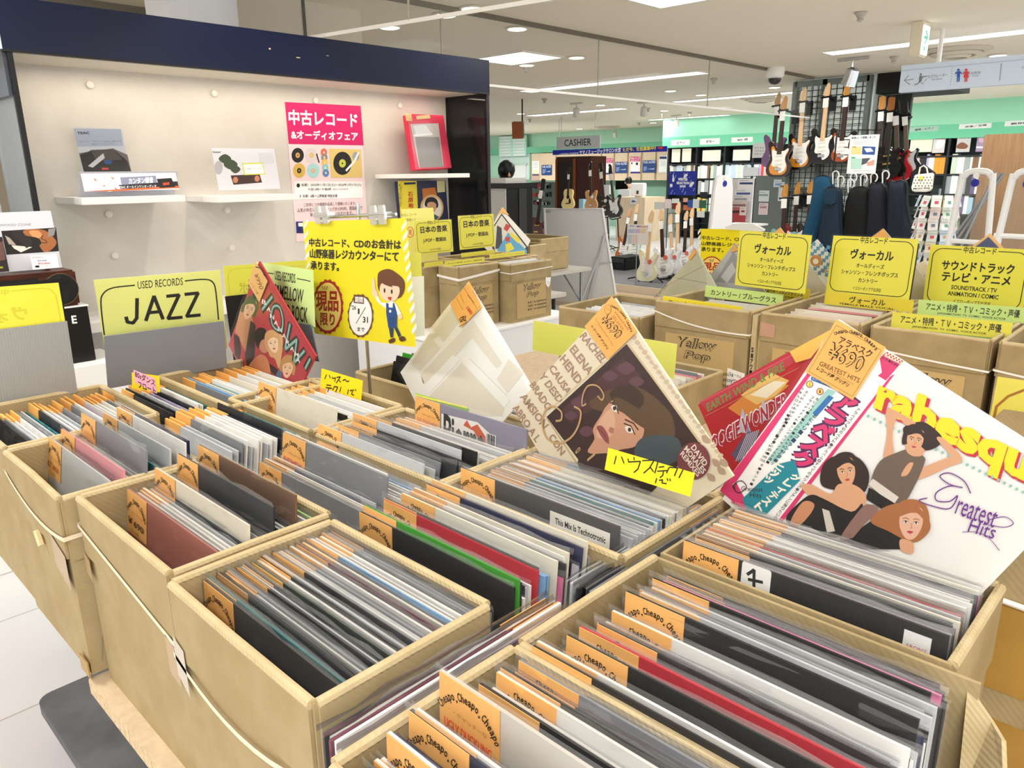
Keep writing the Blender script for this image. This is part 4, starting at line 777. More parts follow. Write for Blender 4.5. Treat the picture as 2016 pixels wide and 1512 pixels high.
# ------------------------------------------------------------ record covers turned corner-up
def K(*p): return CO + (Vector(p) - CO) * 1.06
def cover(label, pl, bg, art, view, tagpts=None, tagart=None, group='covers turned corner-up', s=.1665, rot=None, tagcol='#f4b55e', filmy=True):
    m = bg if not isinstance(bg, str) else M(bg, .35)
    o = slab('record_cover', m, pl, -s, s, -s, s, .0045); tag(o, label, 'record', group)
    A = Art(pl, .0004, .00001, view); A.rough = .35; art(A); A.build('cover_print', o)
    if tagpts:
        B = Art(pl, .0045, .00003, view); B.rough = .6; B.poly(M(tagcol, .6), tagpts)
        if tagart: tagart(B)
        B.build('price_tag', o)
    if filmy:
        e = s + .004; mb = MB(); n = 6; vs = []; 
        for j in range(n + 1):
            for i in range(n + 1): vs.append(pl.pt(-e + 2 * e * i / n, -e + 2 * e * j / n, .007 + RND.uniform(-.0007, .0007)))
        mb.add(CLEAR, vs, [(j * (n + 1) + i, j * (n + 1) + i + 1, (j + 1) * (n + 1) + i + 1, (j + 1) * (n + 1) + i) for j in range(n) for i in range(n)]); mb.build('clear_sleeve', o, smooth=True)
    return o
SK = '#d9a27c'; SK2 = '#c98a64'; HR = '#2c1813'
def face(A, cx, cyy, w_, h_, rot, skin, hair, lips='#b4424a', hairpts=None):
    """a plain frontal face in view units; rot turns it clockwise in degrees"""
    c_, s_ = math.cos(R(rot)), math.sin(R(rot))
    def T(x, y): return (cx + c_ * x * w_ - s_ * y * h_, cyy + s_ * x * w_ + c_ * y * h_)
    A.smooth(hair, [T(*p) for p in (hairpts or [(-.62, .25), (-.66, -.2), (-.45, -.62), (0, -.74), (.45, -.62), (.66, -.2), (.62, .3), (.3, .2), (-.3, .2)])])
    A.smooth(skin, [T(*p) for p in [(-.42, -.2), (-.3, -.5), (.3, -.5), (.42, -.2), (.4, .12), (.22, .42), (0, .52), (-.22, .42), (-.4, .12)]])
    A.smooth(hair, [T(*p) for p in [(-.46, -.18), (-.3, -.55), (.1, -.6), (.46, -.3), (.44, -.16), (.2, -.32), (-.1, -.3)]])
    for x in (-.19, .19):
        A.smooth('#f2e8e0', [T(x - .09, -.02), (T(x, -.06)), T(x + .09, -.02), T(x, .02)]); A.ell('#241a18', *T(x, -.02), w_ * .035, h_ * .035, n=10)
        A.line(hair, [T(x - .11, -.12), T(x, -.15), T(x + .11, -.11)], w_ * .035); A.line('#241a18', [T(x - .1, -.03), T(x, -.065), T(x + .1, -.03)], w_ * .02)
    A.line('#b57f60', [T(.02, 0), T(.05, .14), T(-.02, .16)], w_ * .025); A.smooth(lips, [T(-.12, .27), T(-.03, .24), T(.03, .24), T(.12, .27), T(0, .33)])
# ---- large cover with three women
pa = Pl(K(-0.283, 0.951, 1.147), -2.18, 3.74, 64.7)
ZA = (1376, 600, 640 / 2016)
def arab(A):
    # paper band down the left edge
    A.poly('#fbfaf8', [(770, 225), (1255, 360), (510, 1340), (130, 1150), (668, 412)])
    A.poly('#d8326e', [(1122, 332), (1165, 290), (1260, 355), (1160, 470), (1110, 440), (1135, 420)]); A.poly('#f2dcc0', [(1165, 288), (1275, 352), (1258, 372), (1150, 318)])
    for k in range(6): A.poly('#c4273c', [(1168 + k * 18, 292 + k * 10), (1177 + k * 18, 297 + k * 10), (1172 + k * 18, 306 + k * 10), (1163 + k * 18, 301 + k * 10)])
    for k in range(5): A.poly('#c4273c', [(1172 + k * 18, 308 + k * 10), (1181 + k * 18, 313 + k * 10), (1176 + k * 18, 322 + k * 10), (1167 + k * 18, 317 + k * 10)])
    A.text('#2a1020', 'K-18 ●¥2,800', (1135, 335), (1232, 388), (1142, 318), .01)
    A.poly('#d9336f', [(1185, 445), (1215, 430), (520, 1345), (495, 1332)]); A.poly('#d9336f', [(678, 418), (700, 428), (235, 1095), (160, 1150), (135, 1142)]); A.poly('#d9336f', [(130, 1150), (235, 1105), (335, 1290), (255, 1258)])
    A.poly('#1f5fa8', [(700, 445), (855, 505), (848, 525), (694, 466)]); A.text('#fff', 'カラー・ポートレート', (704, 462), (840, 515), (708, 450), .01)
    A.poly('#9fd0c8', [(800, 520), (850, 540), (470, 985), (425, 960)]); A.poly('#2a6fb4', [(805, 560), (838, 575), (735, 690), (705, 672)])
    for (x, y, t) in ((688, 492, '2'), (752, 538, '1')): A.ell('#d8326e', x, y, 23, 23); A.ell('#2e9a66', x, y, 19, 19); A.ell('#f4ea5a', x, y, 16, 16); A.text('#b3202f', t, (x - 6, y + 10), (x + 6, y + 10), (x - 6, y - 10), .03)
    def vtext(t, x0, y0, x1, y1, s, col, bold=.01):     # column of characters running down the band
        d = Vector((x1 - x0, y1 - y0)).normalized(); n_ = Vector((-d.y, d.x)) * -1; k = len(t)
        for i, ch in enumerate(t):
            c_ = Vector((x0 + (x1 - x0) * i / max(k - 1, 1), y0 + (y1 - y0) * i / max(k - 1, 1))); r = Vector((d.y, -d.x)) * s * .5; u_ = -d * s * .5
            A.text(col, ch, tuple(c_ - r - u_ * .9), tuple(c_ + r - u_ * .9), tuple(c_ - r + u_ * .9), bold)
    vtext('アラベスク', 905, 610, 640, 960, 128, '#4c1a55', .11); vtext('アラベスク', 905, 610, 640, 960, 118, '#d9336f', .05)
    vtext('恋にメリーゴーランド収録', 720, 690, 480, 965, 24, '#14395e', .02)
    vtext('恋にメリーゴーランド●さわやかメイクラヴ', 735, 585, 455, 985, 19, '#2a2226'); vtext('フライディナイト●シングルジャングルジョー', 705, 575, 430, 975, 19, '#2a2226'); vtext('ミッドナイトダンサー●ペパーミントジャック', 670, 540, 390, 960, 19, '#2a2226'); vtext('今夜もロックミー●ハイライフ●ハローミスターモンキー', 645, 520, 330, 1110, 18, '#2a2226')
    vtext('アラベスク、初のベスト・アルバム。すべてのポップス・ファンに贈りたい。', 990, 650, 480, 1320, 22, '#55505a')
    A.poly('#148a9c', [(600, 960), (632, 1085), (420, 1300), (300, 1275), (275, 1200), (500, 985)])
    vtext('グレイテスト', 600, 1070, 380, 1255, 50, '#f6f0e0', .05); vtext('ヒッツ', 505, 1000, 435, 1085, 50, '#f6f0e0', .05)
    A.line('#2a2226', spline([(240, 1105), (215, 1125), (250, 1165), (300, 1130), (270, 1090), (225, 1110), (230, 1150)], 4, False), 5); A.text('#2a2226', 'Greatest', (265, 1150), (400, 1158), (268, 1122)); A.text('#2a2226', 'Hits', (320, 1190), (392, 1196), (322, 1160))
    A.text('#b3202f', 'Victor', (200, 1225), (255, 1255), (208, 1212), .02)
    # title
    A.text('#c4273c', 'rabesqu', (1085, 705), (2030, 1180), (1150, 450), .07); A.text('#f6dc1c', 'rabesqu', (1072, 690), (2017, 1162), (1137, 438), .05)
    for k in range(26):
        f = k / 25; A.ell('#7fc4bc', 1055 + f * 960, 688 + f * 470, 9, 9, n=10)
    # three plain figures: standing with raised arms, seated left, lying in front
    A.smooth(HR, [(1270, 770), (1320, 735), (1400, 725), (1480, 780), (1515, 830), (1480, 880), (1400, 900), (1310, 850)])
    A.smooth(SK, [(1165, 660), (1200, 645), (1330, 715), (1345, 740), (1290, 745), (1235, 700), (1205, 800), (1210, 935), (1150, 950), (1172, 800)])
    A.smooth(SK, [(1480, 830), (1520, 825), (1625, 930), (1628, 975), (1560, 1000), (1370, 1080), (1345, 1030), (1520, 955), (1560, 930)])
    A.smooth('#6b5a4c', [(1230, 915), (1310, 895), (1400, 940), (1400, 990), (1345, 1115), (1260, 1230), (1100, 1170), (1075, 1080), (1130, 965)])
    A.smooth(SK, [(1300, 985), (1335, 980), (1300, 1050), (1258, 1055)]); A.smooth(SK, [(1300, 840), (1400, 870), (1390, 930), (1330, 935), (1290, 900)])
    face(A, 1345, 840, 120, 140, 10, SK, HR)
    A.poly('#d8cfc4', [(1085, 1075), (1245, 1190), (1210, 1240), (1055, 1110)]); A.poly('#17120f', [(1060, 1130), (1240, 1240), (1180, 1290), (1040, 1200)])
    A.smooth(HR, [(760, 1040), (800, 960), (900, 925), (1000, 950), (1060, 1040), (1040, 1150), (960, 1190), (860, 1150), (770, 1120)])
    face(A, 920, 1035, 130, 170, -8, SK, HR)
    A.smooth(SK, [(870, 1110), (960, 1110), (1030, 1160), (1040, 1230), (960, 1290), (830, 1240), (690, 1180), (640, 1120), (700, 1110), (820, 1170)])
    A.smooth('#15110f', [(620, 1230), (700, 1175), (780, 1200), (950, 1280), (1020, 1230), (1010, 1380), (850, 1440), (700, 1380), (560, 1350), (555, 1300)])
    A.smooth(SK2, [(575, 1340), (650, 1220), (720, 1230), (700, 1290), (620, 1372)]); A.poly('#cfc6bb', [(770, 1260), (815, 1275), (850, 1400), (800, 1410)])
    A.poly('#15110f', [(1040, 1360), (1180, 1260), (1260, 1370), (1260, 1500), (900, 1450)]); A.smooth('#8d6a60', [(880, 1445), (1010, 1260), (1070, 1235), (1120, 1270), (1030, 1360), (940, 1460)])
    A.smooth('#a8693c', [(1070, 1340), (1140, 1260), (1260, 1225), (1380, 1260), (1440, 1350), (1420, 1420), (1330, 1470), (1180, 1400)])
    face(A, 1320, 1350, 170, 200, 5, '#e0b096', '#a8693c'); A.poly('#15110f', [(1150, 1400), (1250, 1440), (1310, 1512), (1000, 1512), (900, 1455)]); A.smooth(SK, [(1255, 1450), (1330, 1470), (1330, 1540), (1260, 1520)])
    # flourished script
    A.line('#6a2b8a', spline([(1690, 1165), (1650, 1090), (1560, 1040), (1500, 1060), (1560, 1110), (1640, 1130), (1560, 1120), (1480, 1160), (1480, 1210), (1560, 1215), (1610, 1180), (1560, 1260), (1440, 1240), (1370, 1210), (1420, 1195)], 5, False), 7)
    A.text('#6a2b8a', 'reatest', (1590, 1290), (1830, 1380), (1625, 1195), .0); A.text('#6a2b8a', 'Hits', (1670, 1400), (1830, 1450), (1700, 1320), .0)
    A.line('#6a2b8a', spline([(1800, 1330), (1900, 1310), (1955, 1350), (1900, 1375), (1800, 1360)], 5, False), 5); A.line('#6a2b8a', spline([(1640, 1405), (1720, 1405), (1800, 1440), (1870, 1520)], 4, False), 4)
def arab_tag(B):
    B.line('#7a5a2c', [(862, 125), (1140, 280), (960, 565), (690, 410), (862, 125)], 2.5)
    for i, ch in enumerate('Cheapo,Cheapo,Cheapo'):
        f = i / 19; x = 850 + 245 * f; y = 188 - 40 * math.sin(f * 2.2) + 118 * f * f; a = math.atan2(-88 * math.cos(f * 2.2) + 236 * f, 245); s_ = 13 if ch != ',' else 6
        B.text('#1a120a', ch, (x, y), (x + s_ * math.cos(a), y + s_ * math.sin(a)), (x + math.sin(a) * 20 * (.5 if ch == ',' else 1), y - math.cos(a) * 20 * (.5 if ch == ',' else 1)), .03)
    B.text('#1a120a', 'アラベスク', (872, 235), (1072, 330), (890, 190), .012); B.text('#1a120a', '¥690', (795, 325), (1005, 425), (840, 225), .03); B.text('#f4b55e', '¥690', (799, 322), (1001, 420), (840, 232), -.004)
    B.text('#6a4a1c', 'GREATEST HITS', (755, 372), (1000, 482), (765, 345)); B.text('#1a120a', 'レコード屋 グリグリ', (738, 400), (930, 508), (752, 378), .02); B.line('#7a5a2c', [(820, 405), (970, 490)], 1.5)
cover('large white cover with three women and yellow looping title, orange tag on its top corner', pa, '#eceae6', arab, ZA, [(862, 88), (1168, 262), (962, 588), (668, 415)], arab_tag)
# ---- tilted portrait cover
ps = Pl(K(-0.676, 0.92, 1.133), -3.18, 1.53, 45.03)
ZS = (980, 560, 520 / 2016)
def portrait(A):
    for (t, bl, br, tl) in (('RACHEL', (622, 400), (792, 610), (670, 360)), ('ELENA', (545, 500), (690, 700), (590, 455)), ('HEND', (470, 575), (605, 770), (515, 530)), ('CAUSA', (385, 640), (525, 850), (430, 605)), ('Y DESD', (310, 700), (460, 910), (355, 665)), ('BRADO', (240, 770), (375, 970), (285, 735)), ('AMSION', (165, 860), (345, 1110), (210, 820)), ('ABRO A L', (110, 945), (290, 1210), (150, 905)), ('CON', (385, 1170), (480, 1310), (425, 1130))):
        A.text('#a98a76', t, bl, br, tl, .03)
    for k in range(26):
        f = k / 25; x = 1035 + f * 690; y = 385 + f * 940; A.smooth('#cbb79c', [(x, y), (x + 25, y + 10 + 14 * (k % 3)), (x + 12, y + 40), (x - 16, y + 24)], 3)
    for x, y in ((1560, 1150), (1640, 1330), (1680, 1390), (1600, 1440), (1700, 1330)): A.smooth('#b49a84', [(x, y), (x + 50, y + 15), (x + 60, y + 60), (x + 10, y + 50)], 3)
    A.poly('#3a2422', [(985, 455), (1550, 1210), (960, 1800), (375, 1010)]); A.poly('#4d2e30', [(960, 560), (1100, 700), (560, 1060), (480, 960)])
    for (x, y, r_) in ((620, 900, 60), (980, 640, 70), (560, 1000, 50), (860, 700, 60), (1060, 740, 60), (680, 1120, 60)): A.smooth('#63404a', [(x - r_, y), (x, y - r_ * .7), (x + r_, y), (x, y + r_ * .7)], 3)
    A.smooth('#5e4630', [(700, 900), (860, 800), (1050, 780), (1200, 860), (1330, 1000), (1350, 1160), (1250, 1180), (1100, 1180), (950, 1000), (760, 960)])
    A.smooth('#3e2c20', [(860, 820), (1000, 760), (1120, 860), (1060, 960), (900, 900)])
    A.smooth('#cf9a7c', [(830, 930), (900, 880), (980, 960), (1080, 1030), (1120, 1120), (1060, 1230), (940, 1260), (820, 1290), (690, 1280), (740, 1180), (730, 1100), (790, 1000)])
    A.smooth('#dcae90', [(800, 1010), (870, 950), (900, 1060), (860, 1160), (770, 1170), (760, 1090)])
    A.smooth('#5e4630', [(900, 860), (1000, 900), (1120, 990), (1160, 1110), (1060, 1060), (960, 980), (880, 940)])
    A.smooth('#f0e4da', [(868, 930), (905, 920), (915, 970), (885, 965)]); A.ell('#3a2a30', 893, 945, 12, 16); A.line('#2c1c18', [(860, 905), (890, 900), (925, 985)], 8)
    A.smooth('#f0e4da', [(975, 1085), (1015, 1085), (1035, 1130), (990, 1125)]); A.ell('#3a2a30', 1008, 1108, 13, 16); A.line('#2c1c18', [(965, 1060), (1020, 1080), (1050, 1145)], 8); A.line('#3a261c', [(975, 1030), (1040, 1060), (1075, 1110)], 10)
    A.smooth('#b07a62', [(860, 1090), (890, 1100), (880, 1135), (850, 1120)]); A.smooth('#9a5050', [(758, 1085), (800, 1080), (845, 1150), (850, 1215), (815, 1190), (775, 1130)]); A.line('#6a3036', [(765, 1095), (805, 1130), (840, 1195)], 5)
    A.smooth('#46525a', [(1090, 1180), (1250, 1150), (1380, 1180), (1400, 1320), (1200, 1400), (1050, 1300)]); A.smooth('#3a2422', [(620, 1330), (900, 1290), (1100, 1400), (960, 1700), (700, 1500)])
    for k in range(40):     # roped frame
        f = k / 40; x = 1000 + f * 545; y = 460 + f * 745; A.line('#d9bf92', [(x, y), (x + 16, y + 16)], 8); x = 830 - f * 460; y = 580 + f * 400
        if k < 36: A.line('#e2cfa8', [(x, y), (x - 14, y + 4)], 6)
        x = 375 + f * 230; y = 1020 + f * 340; A.line('#c9a878', [(x, y), (x + 8, y + 10)], 7)
    A.line('#c9a474', spline([(770, 850), (800, 880), (815, 840), (770, 775), (700, 770), (660, 830), (650, 920), (680, 910)], 5, False), 10); A.line('#c9a474', spline([(590, 930), (640, 970), (620, 1080), (560, 1170), (470, 1210), (380, 1170), (345, 1060), (370, 960), (430, 930), (490, 970), (490, 1030), (450, 1040)], 5, False), 13)
    A.text('#c9a474', 'e', (600, 1300), (640, 1260), (595, 1270)); A.text('#c9a474', 'l', (690, 1350), (750, 1300), (690, 1330), .03)
    A.ell('#7c3f45', 1502, 1345, 126, 142); 
    for t, bl, br, tl in (('DAVID', (1478, 1245), (1580, 1390), (1510, 1215)), ('MORALES', (1425, 1258), (1570, 1448), (1452, 1225)), ('REMIXES', (1396, 1295), (1530, 1468), (1422, 1265))): A.text('#f1e7dc', t, bl, br, tl, .02)
def port_tag(B):
    for i, ch in enumerate('Cheapo,Cheapo,Cheapo'):
        f = i / 19; x = 872 + 152 * f + 12 * math.sin(f * 3.1); y = 165 + 165 * f + 24 * f * f - 26 * math.sin(f * 3.1); a = math.atan2(165 - 80 * math.cos(f * 3.1) + 48 * f, 152); s_ = 10 if ch != ',' else 5
        B.text('#1a120a', ch, (x, y), (x + s_ * math.cos(a), y + s_ * math.sin(a)), (x + math.sin(a) * 17 * (.5 if ch == ',' else 1), y - math.cos(a) * 17 * (.5 if ch == ',' else 1)), .03)
    B.text('#c0762c', 'D.MORALES Remix', (905, 210), (1010, 350), (915, 200)); B.text('#d98a3c', 'SELENA', (885, 240), (968, 350), (900, 228)); B.text('#c9853c', 'I\'m Getting Used To You', (755, 270), (890, 470), (765, 255))
    B.text('#1a120a', '¥690', (790, 270), (915, 420), (850, 215), .03); B.text('#f4b55e', '¥690', (794, 268), (911, 416), (850, 220), -.004); B.text('#1a120a', 'レコード屋 グリグリ', (728, 318), (845, 492), (745, 308), .015)
    B.ell('#a9782f', 856, 188, 26, 36); B.ell('#f4b55e', 856, 188, 23, 33); B.text('#8a5a20', 'CJ22', (842, 185), (872, 205), (846, 172))
cover('tilted cream cover with a dark woman portrait, gold S script and red round sticker', ps, '#e6dac0', portrait, ZS, [(885, 88), (1080, 352), (852, 572), (676, 318)], port_tag)
# ---- white geometric sleeve
pg = Pl(K(-1.237, 1.112, 1.087), -1.22, 13.09, 50.6)
def geo(A):
    T_ = '#dfd9cd'
    A.poly(T_, [(1080, 985), (1235, 790), (1330, 890), (1170, 1095)]) ; A.poly(T_, [(1330, 1000), (1390, 935), (1600, 1250), (1560, 1290), (1470, 1180)]) ; A.poly(T_, [(1000, 1330), (1330, 990), (1380, 1060), (1050, 1440), (1010, 1380)])
    A.poly(T_, [(1190, 1010), (1090, 1080), (1150, 1140), (1000, 1310), (930, 1260), (1060, 1040)]); A.poly(T_, [(1300, 1250), (1360, 1210), (1640, 1490), (1600, 1640), (1300, 1640), (1060, 1500)]); A.poly(T_, [(1650, 1220), (1760, 1320), (1640, 1470), (1560, 1370)])
    A.poly('#efeeec', [(1290, 1230), (1240, 1190), (1010, 1430), (1060, 1480)]); A.poly('#efeeec', [(1290, 1230), (1340, 1200), (1660, 1520), (1620, 1580)]); A.poly('#6b655c', [(1006, 1340), (1028, 1395), (1020, 1400)])
def geo_tag(B):
    B.text('#8a6a3a', 'TOWERHOUSE', (1385, 720), (1445, 800), (1395, 712)); B.text('#5a3a18', 'BLAZE MIX', (1355, 755), (1400, 815), (1363, 747)); B.text('#c0271c', '1880', (1345, 850), (1380, 900), (1362, 832), .03); B.line('#5a3a18', [(1330, 700), (1425, 850)], 2); B.line('#5a3a18', [(1300, 740), (1330, 810)], 2); B.line('#5a3a18', [(1275, 770), (1320, 860)], 2); B.line('#5a3a18', [(1372, 930), (1450, 830)], 1.5)
    B.text('#1a120a', 'GR2', (1298, 955), (1345, 940), (1300, 915), .03); B.line('#1a120a', [(1295, 985), (1350, 950), (1325, 905), (1290, 935)], 3)
cover('white sleeve with beige geometric bands, turned corner-up behind the Pierre sleeve', pg, '#ececea', geo, Z6, [(1368, 650), (1462, 838), (1312, 988), (1228, 815)], geo_tag)
# ---- tilted red cover with four people
pwv = Pl(K(-1.739, 0.915, 1.114), -.23, 2.3, 50.1)
def wow(A):
    A.view(400, 500, 320 / 2016); A.smooth('#b44a3e', [(640, 500), (800, 420), (1000, 700), (700, 760), (540, 760)], 3)
    A.smooth('#c98f68', [(480, 640), (560, 600), (600, 760), (620, 900), (590, 1180), (530, 1220), (430, 1000), (400, 960)]); A.poly('#3a211f', [(380, 990), (450, 1030), (470, 1200), (450, 1330), (390, 1250)]); A.poly('#33201f', [(590, 820), (650, 880), (640, 1250), (600, 1400), (540, 1380), (520, 1260)])
    face(A, 575, 690, 150, 240, 20, '#e8bd98', '#54602e'); A.smooth('#241615', [(650, 960), (700, 915), (770, 930), (790, 1010), (760, 1110), (690, 1170), (650, 1100)]); A.smooth('#c98a68', [(720, 1080), (790, 1060), (820, 1180), (760, 1230), (700, 1170)])
    A.smooth('#d8a878', [(780, 1010), (860, 950), (960, 980), (990, 1080), (970, 1300), (940, 1420), (890, 1300), (820, 1250)]); face(A, 870, 1110, 150, 230, -12, '#f0cda8', '#cfa06a'); A.smooth('#2a2430', [(820, 1360), (930, 1440), (920, 1512), (840, 1450)])
    A.smooth('#d28a62', [(560, 1400), (700, 1250), (800, 1300), (840, 1480), (820, 1512), (600, 1512)]); face(A, 1050, 1420, 150, 230, 8, '#e9bd98', '#b98a56'); A.smooth('#5b6b8a', [(930, 1450), (980, 1470), (960, 1560), (900, 1540)])
    for ln in ([(640, 500), (650, 540)], [(735, 690), (860, 530)], [(1020, 1170), (1080, 870)], [(1025, 1180), (1165, 1060)], [(1165, 1060), (1130, 1330)], [(1140, 1340), (1260, 1200)], [(1270, 1420), (1330, 1300)]): A.line('#2c3a26', ln, 66)
    A.smooth('#2c3a26', [(820, 760), (880, 610), (960, 640), (1010, 820), (990, 990), (900, 960), (840, 880)], 4); A.smooth('#b8373f', [(880, 780), (900, 690), (950, 720), (970, 840), (950, 920), (900, 880)], 4)
    for ln in ([(735, 690), (860, 530)], [(1020, 1170), (1080, 870)], [(1025, 1180), (1165, 1060)], [(1165, 1060), (1130, 1330)], [(1140, 1340), (1260, 1200)], [(1270, 1420), (1330, 1300)]): A.line('#8fb4b0', ln, 22)
    A.line('#8fb4b0', spline([(850, 740), (880, 650), (950, 660), (990, 800), (980, 930), (920, 940), (860, 870)], 4), 18)
    for ch, x, y in zip('BANANARAMA', (755, 815, 855, 905, 955, 1005, 1050, 1105, 1160, 1180), (590, 680, 770, 850, 930, 1010, 1090, 1170, 1240, 1310)): A.text('#f3e9e4', ch, (x - 24, y + 20), (x + 28, y + 46), (x - 20, y - 34), .01)
def wow_tag(B): B.view(400, 500, 320 / 2016); B.line('#3a2a14', spline([(670, 160), (730, 180), (780, 270)], 4, False), 9); B.text('#7a5a24', '¥990', (645, 250), (720, 440), (700, 240), .01); B.text('#5a4420', 'レコード屋', (610, 370), (690, 500), (630, 360))
cover('tilted red cover with four people and big slanted letters, left of the yellow notice', pwv, '#b33a44', wow, (400, 500, 320 / 2016), [(668, 85), (820, 335), (715, 600), (575, 360)], wow_tag, tagcol='#dfae6a')
# ---- red flame cover behind the large one
pe0 = Pl(K(-0.47, 1.21, 1.1), -2, 5, 0); a = Vector(pe0.px(1374, 797)); b = Vector(pe0.px(1655, 657)); d = (b - a).normalized(); rr_ = math.degrees(math.atan2(d.y, d.x)); c_ = a + d * .1665 + Vector((d.y, -d.x)) * .1665
pe1 = Pl(pe0.pt(*c_), -2, 5, rr_)
def flame(A):
    A.poly('#b93a4a', [(0, 605), (560, 290), (610, 350), (60, 665)]) ; A.poly('#d98a3e', [(180, 640), (420, 460), (560, 500), (300, 720)]); A.poly('#e8c070', [(260, 560), (450, 420), (560, 470), (480, 560), (360, 620)]); A.poly('#f3ead2', [(320, 560), (460, 470), (540, 480), (420, 580)])
    A.line('#d6607a', [(0, 610), (600, 300)], 4); A.line('#b98a70', [(40, 690), (620, 390)], 3)
    A.text('#6f8f4a', 'EARTH WIND & FIRE', (55, 665), (535, 405), (45, 615), .02)
    A.poly('#c4bfd2', [(270, 640), (330, 800), (240, 790)]); A.poly('#8f88b0', [(280, 655), (330, 800), (300, 800)]); A.poly('#c4bfd2', [(400, 580), (450, 700), (360, 740)]); A.poly('#8f88b0', [(405, 595), (450, 700), (430, 715)])
    A.poly('#5e5a7e', [(200, 930), (300, 790), (380, 780), (330, 900), (260, 990)])
    for k in range(7): A.line('#dcd8e6', [(230 + k * 14, 970 - k * 6), (300 + k * 12, 800 - k * 4)], 4)
    A.text('#f4eef2', 'BOOGIE WONDER', (50, 935), (560, 640), (40, 830), .06); A.text('#b02a48', 'BOOGIE WONDER', (54, 931), (556, 640), (46, 836), .03)
cover('red flame cover with green lettering, tucked behind the large cover with three women', pe1, '#b81f2c', flame, ZA, [(570, 290), (690, 225), (850, 140), (700, 330), (608, 358)], None, tagcol='#f6bb5a')
# ---- comic-style cover among the Japanese pop records and far tips of covers
pj_ = Pl(K(-3.456, 3.55, 1.103), 89.9, 13, 45)
ZJ = (800, 390, 360 / 2016)
def comic(A):
    A.poly('#26262a', [(1050, 170), (1340, 540), (1060, 900), (900, 400)]); A.poly('#d9d4c4', [(1050, 190), (1320, 540), (1030, 900), (940, 360)]); A.poly('#3a3a3e', [(1000, 300), (1050, 330), (1060, 560), (980, 560)])
    A.poly('#c23a3a', [(1100, 280), (1150, 310), (1110, 370), (1070, 340)]); A.poly('#5aa2c8', [(1120, 380), (1330, 580), (1300, 800), (1000, 580)]); A.poly('#e4d23c', [(1150, 370), (1260, 460), (1230, 500), (1140, 410)]); A.poly('#e4d23c', [(1090, 510), (1150, 490), (1190, 560), (1100, 600)]); A.poly('#c23a3a', [(1090, 430), (1140, 430), (1140, 480), (1095, 480)]); A.text('#222', 'MISSION', (1000, 500), (1060, 430), (990, 480))
cover('comic-style cover turned corner-up behind the right-hand Japanese music card', pj_, '#e9e4da', comic, ZJ, [(1056, 100), (1130, 190), (1050, 160), (985, 210)], None)
def far_cover(label, c_, yaw, tilt, rot, bg, art, tagpts=None, view=(1456, 230, 560 / 2016), s=.1665): cover(label, Pl(c_, yaw, tilt, rot), bg, art, view, tagpts, None, s=s)
def corner(px, py, y, yaw, tilt, rot, s=.1665):      # place a square so that its top corner stands at that point of the plane
    p = at_y(px, py, y); u, v = frame(yaw, tilt, rot); return p - u * s - v * s
def mapc(A): A.poly('#c3c2a4', [(1500, 930), (1440, 1010), (1240, 1230), (1200, 1310), (1585, 1260), (1570, 1130)]); A.line('#8f8e74', [(1240, 1230), (1560, 1060)], 3); A.line('#8f8e74', [(1300, 1150), (1580, 1200)], 3); A.text('#6f6e60', 'THE NATURAL', (1170, 1330), (1270, 1220), (1160, 1310), .01)
cover('grey-green map-like cover standing left of the folk box', Pl(corner(1371, 492, 2.88, -25, 6, 52), -25, 6, 52), '#cfcfb8', mapc, (1000, 260, 500 / 2016), [(1485, 925), (1500, 960), (1450, 1020), (1435, 1000)], None)
def grey(A): A.poly('#9b9da0', [(1790, 950), (1830, 1000), (1810, 1200), (1640, 1190)]); A.poly('#c9cacc', [(1780, 1030), (1810, 1100), (1740, 1200), (1690, 1150)])
cover('silvery grey cover beside the left vocal card', Pl(corner(1447, 478, 2.90, -20, 6, 50), -20, 6, 50), '#b9bbbd', grey, (1000, 260, 500 / 2016), [(1806, 890), (1838, 935), (1800, 950), (1775, 955)], None)
def check(A):
    for i in range(7):
        for j in range(9):
            if (i + j) % 2: x, y = 490 + i * 26 + j * 5, 880 + j * 26 + i * 6; A.poly('#5b93bf', [(x, y), (x + 24, y + 5), (x + 20, y + 30), (x - 4, y + 24)])
    A.ell('#c98a4a', 543, 1020, 42, 42); A.ell('#f0ede6', 540, 1025, 20, 20); A.text('#777', 'LOVELY', (545, 1125), (650, 1090), (540, 1100), .02)
far_cover('blue checked cover between the two yellow vocal cards', corner(1609, 471, 3.05, 0, 6, 45), 0, 6, 45, '#dfe4e6', check)
def plain(A): A.line('#caa070', [(950, 845), (1018, 795), (1060, 850)], 5)
far_cover('cover corner with an orange card peeping over the middle vocal card', corner(1739, 450, 3.10, 0, 6, 45), 0, 6, 45, '#d6cfc2', plain, [(1018, 793), (1068, 862), (1018, 880), (930, 858)])
far_cover('cover corner with an orange card peeping over the left vocal card', corner(1536, 448, 3.05, 0, 6, 45), 0, 6, 45, '#d6cfc2', plain, [(290, 786), (325, 825), (290, 850), (245, 822)])
def blue(A): A.poly('#3c4a78', [(1765, 850), (1850, 940), (1700, 1010), (1660, 930)])
far_cover('dark blue cover corner with an orange frame over the soundtrack card', corner(1949, 459, 3.1, 0, 6, 45), 0, 6, 45, '#e3b478', blue)
def white_l(A): A.poly('#2c3560', [(1560, 1290), (1600, 1250), (1610, 1330)])
far_cover('ivory cover leaning between middle vocal card and soundtrack card', corner(1822, 512, 3.12, 0, 8, 30), 0, 8, 30, '#f0e6d6', lambda A: A.poly('#2f3a66', [(1275, 1160), (1310, 1120), (1310, 1190)]))
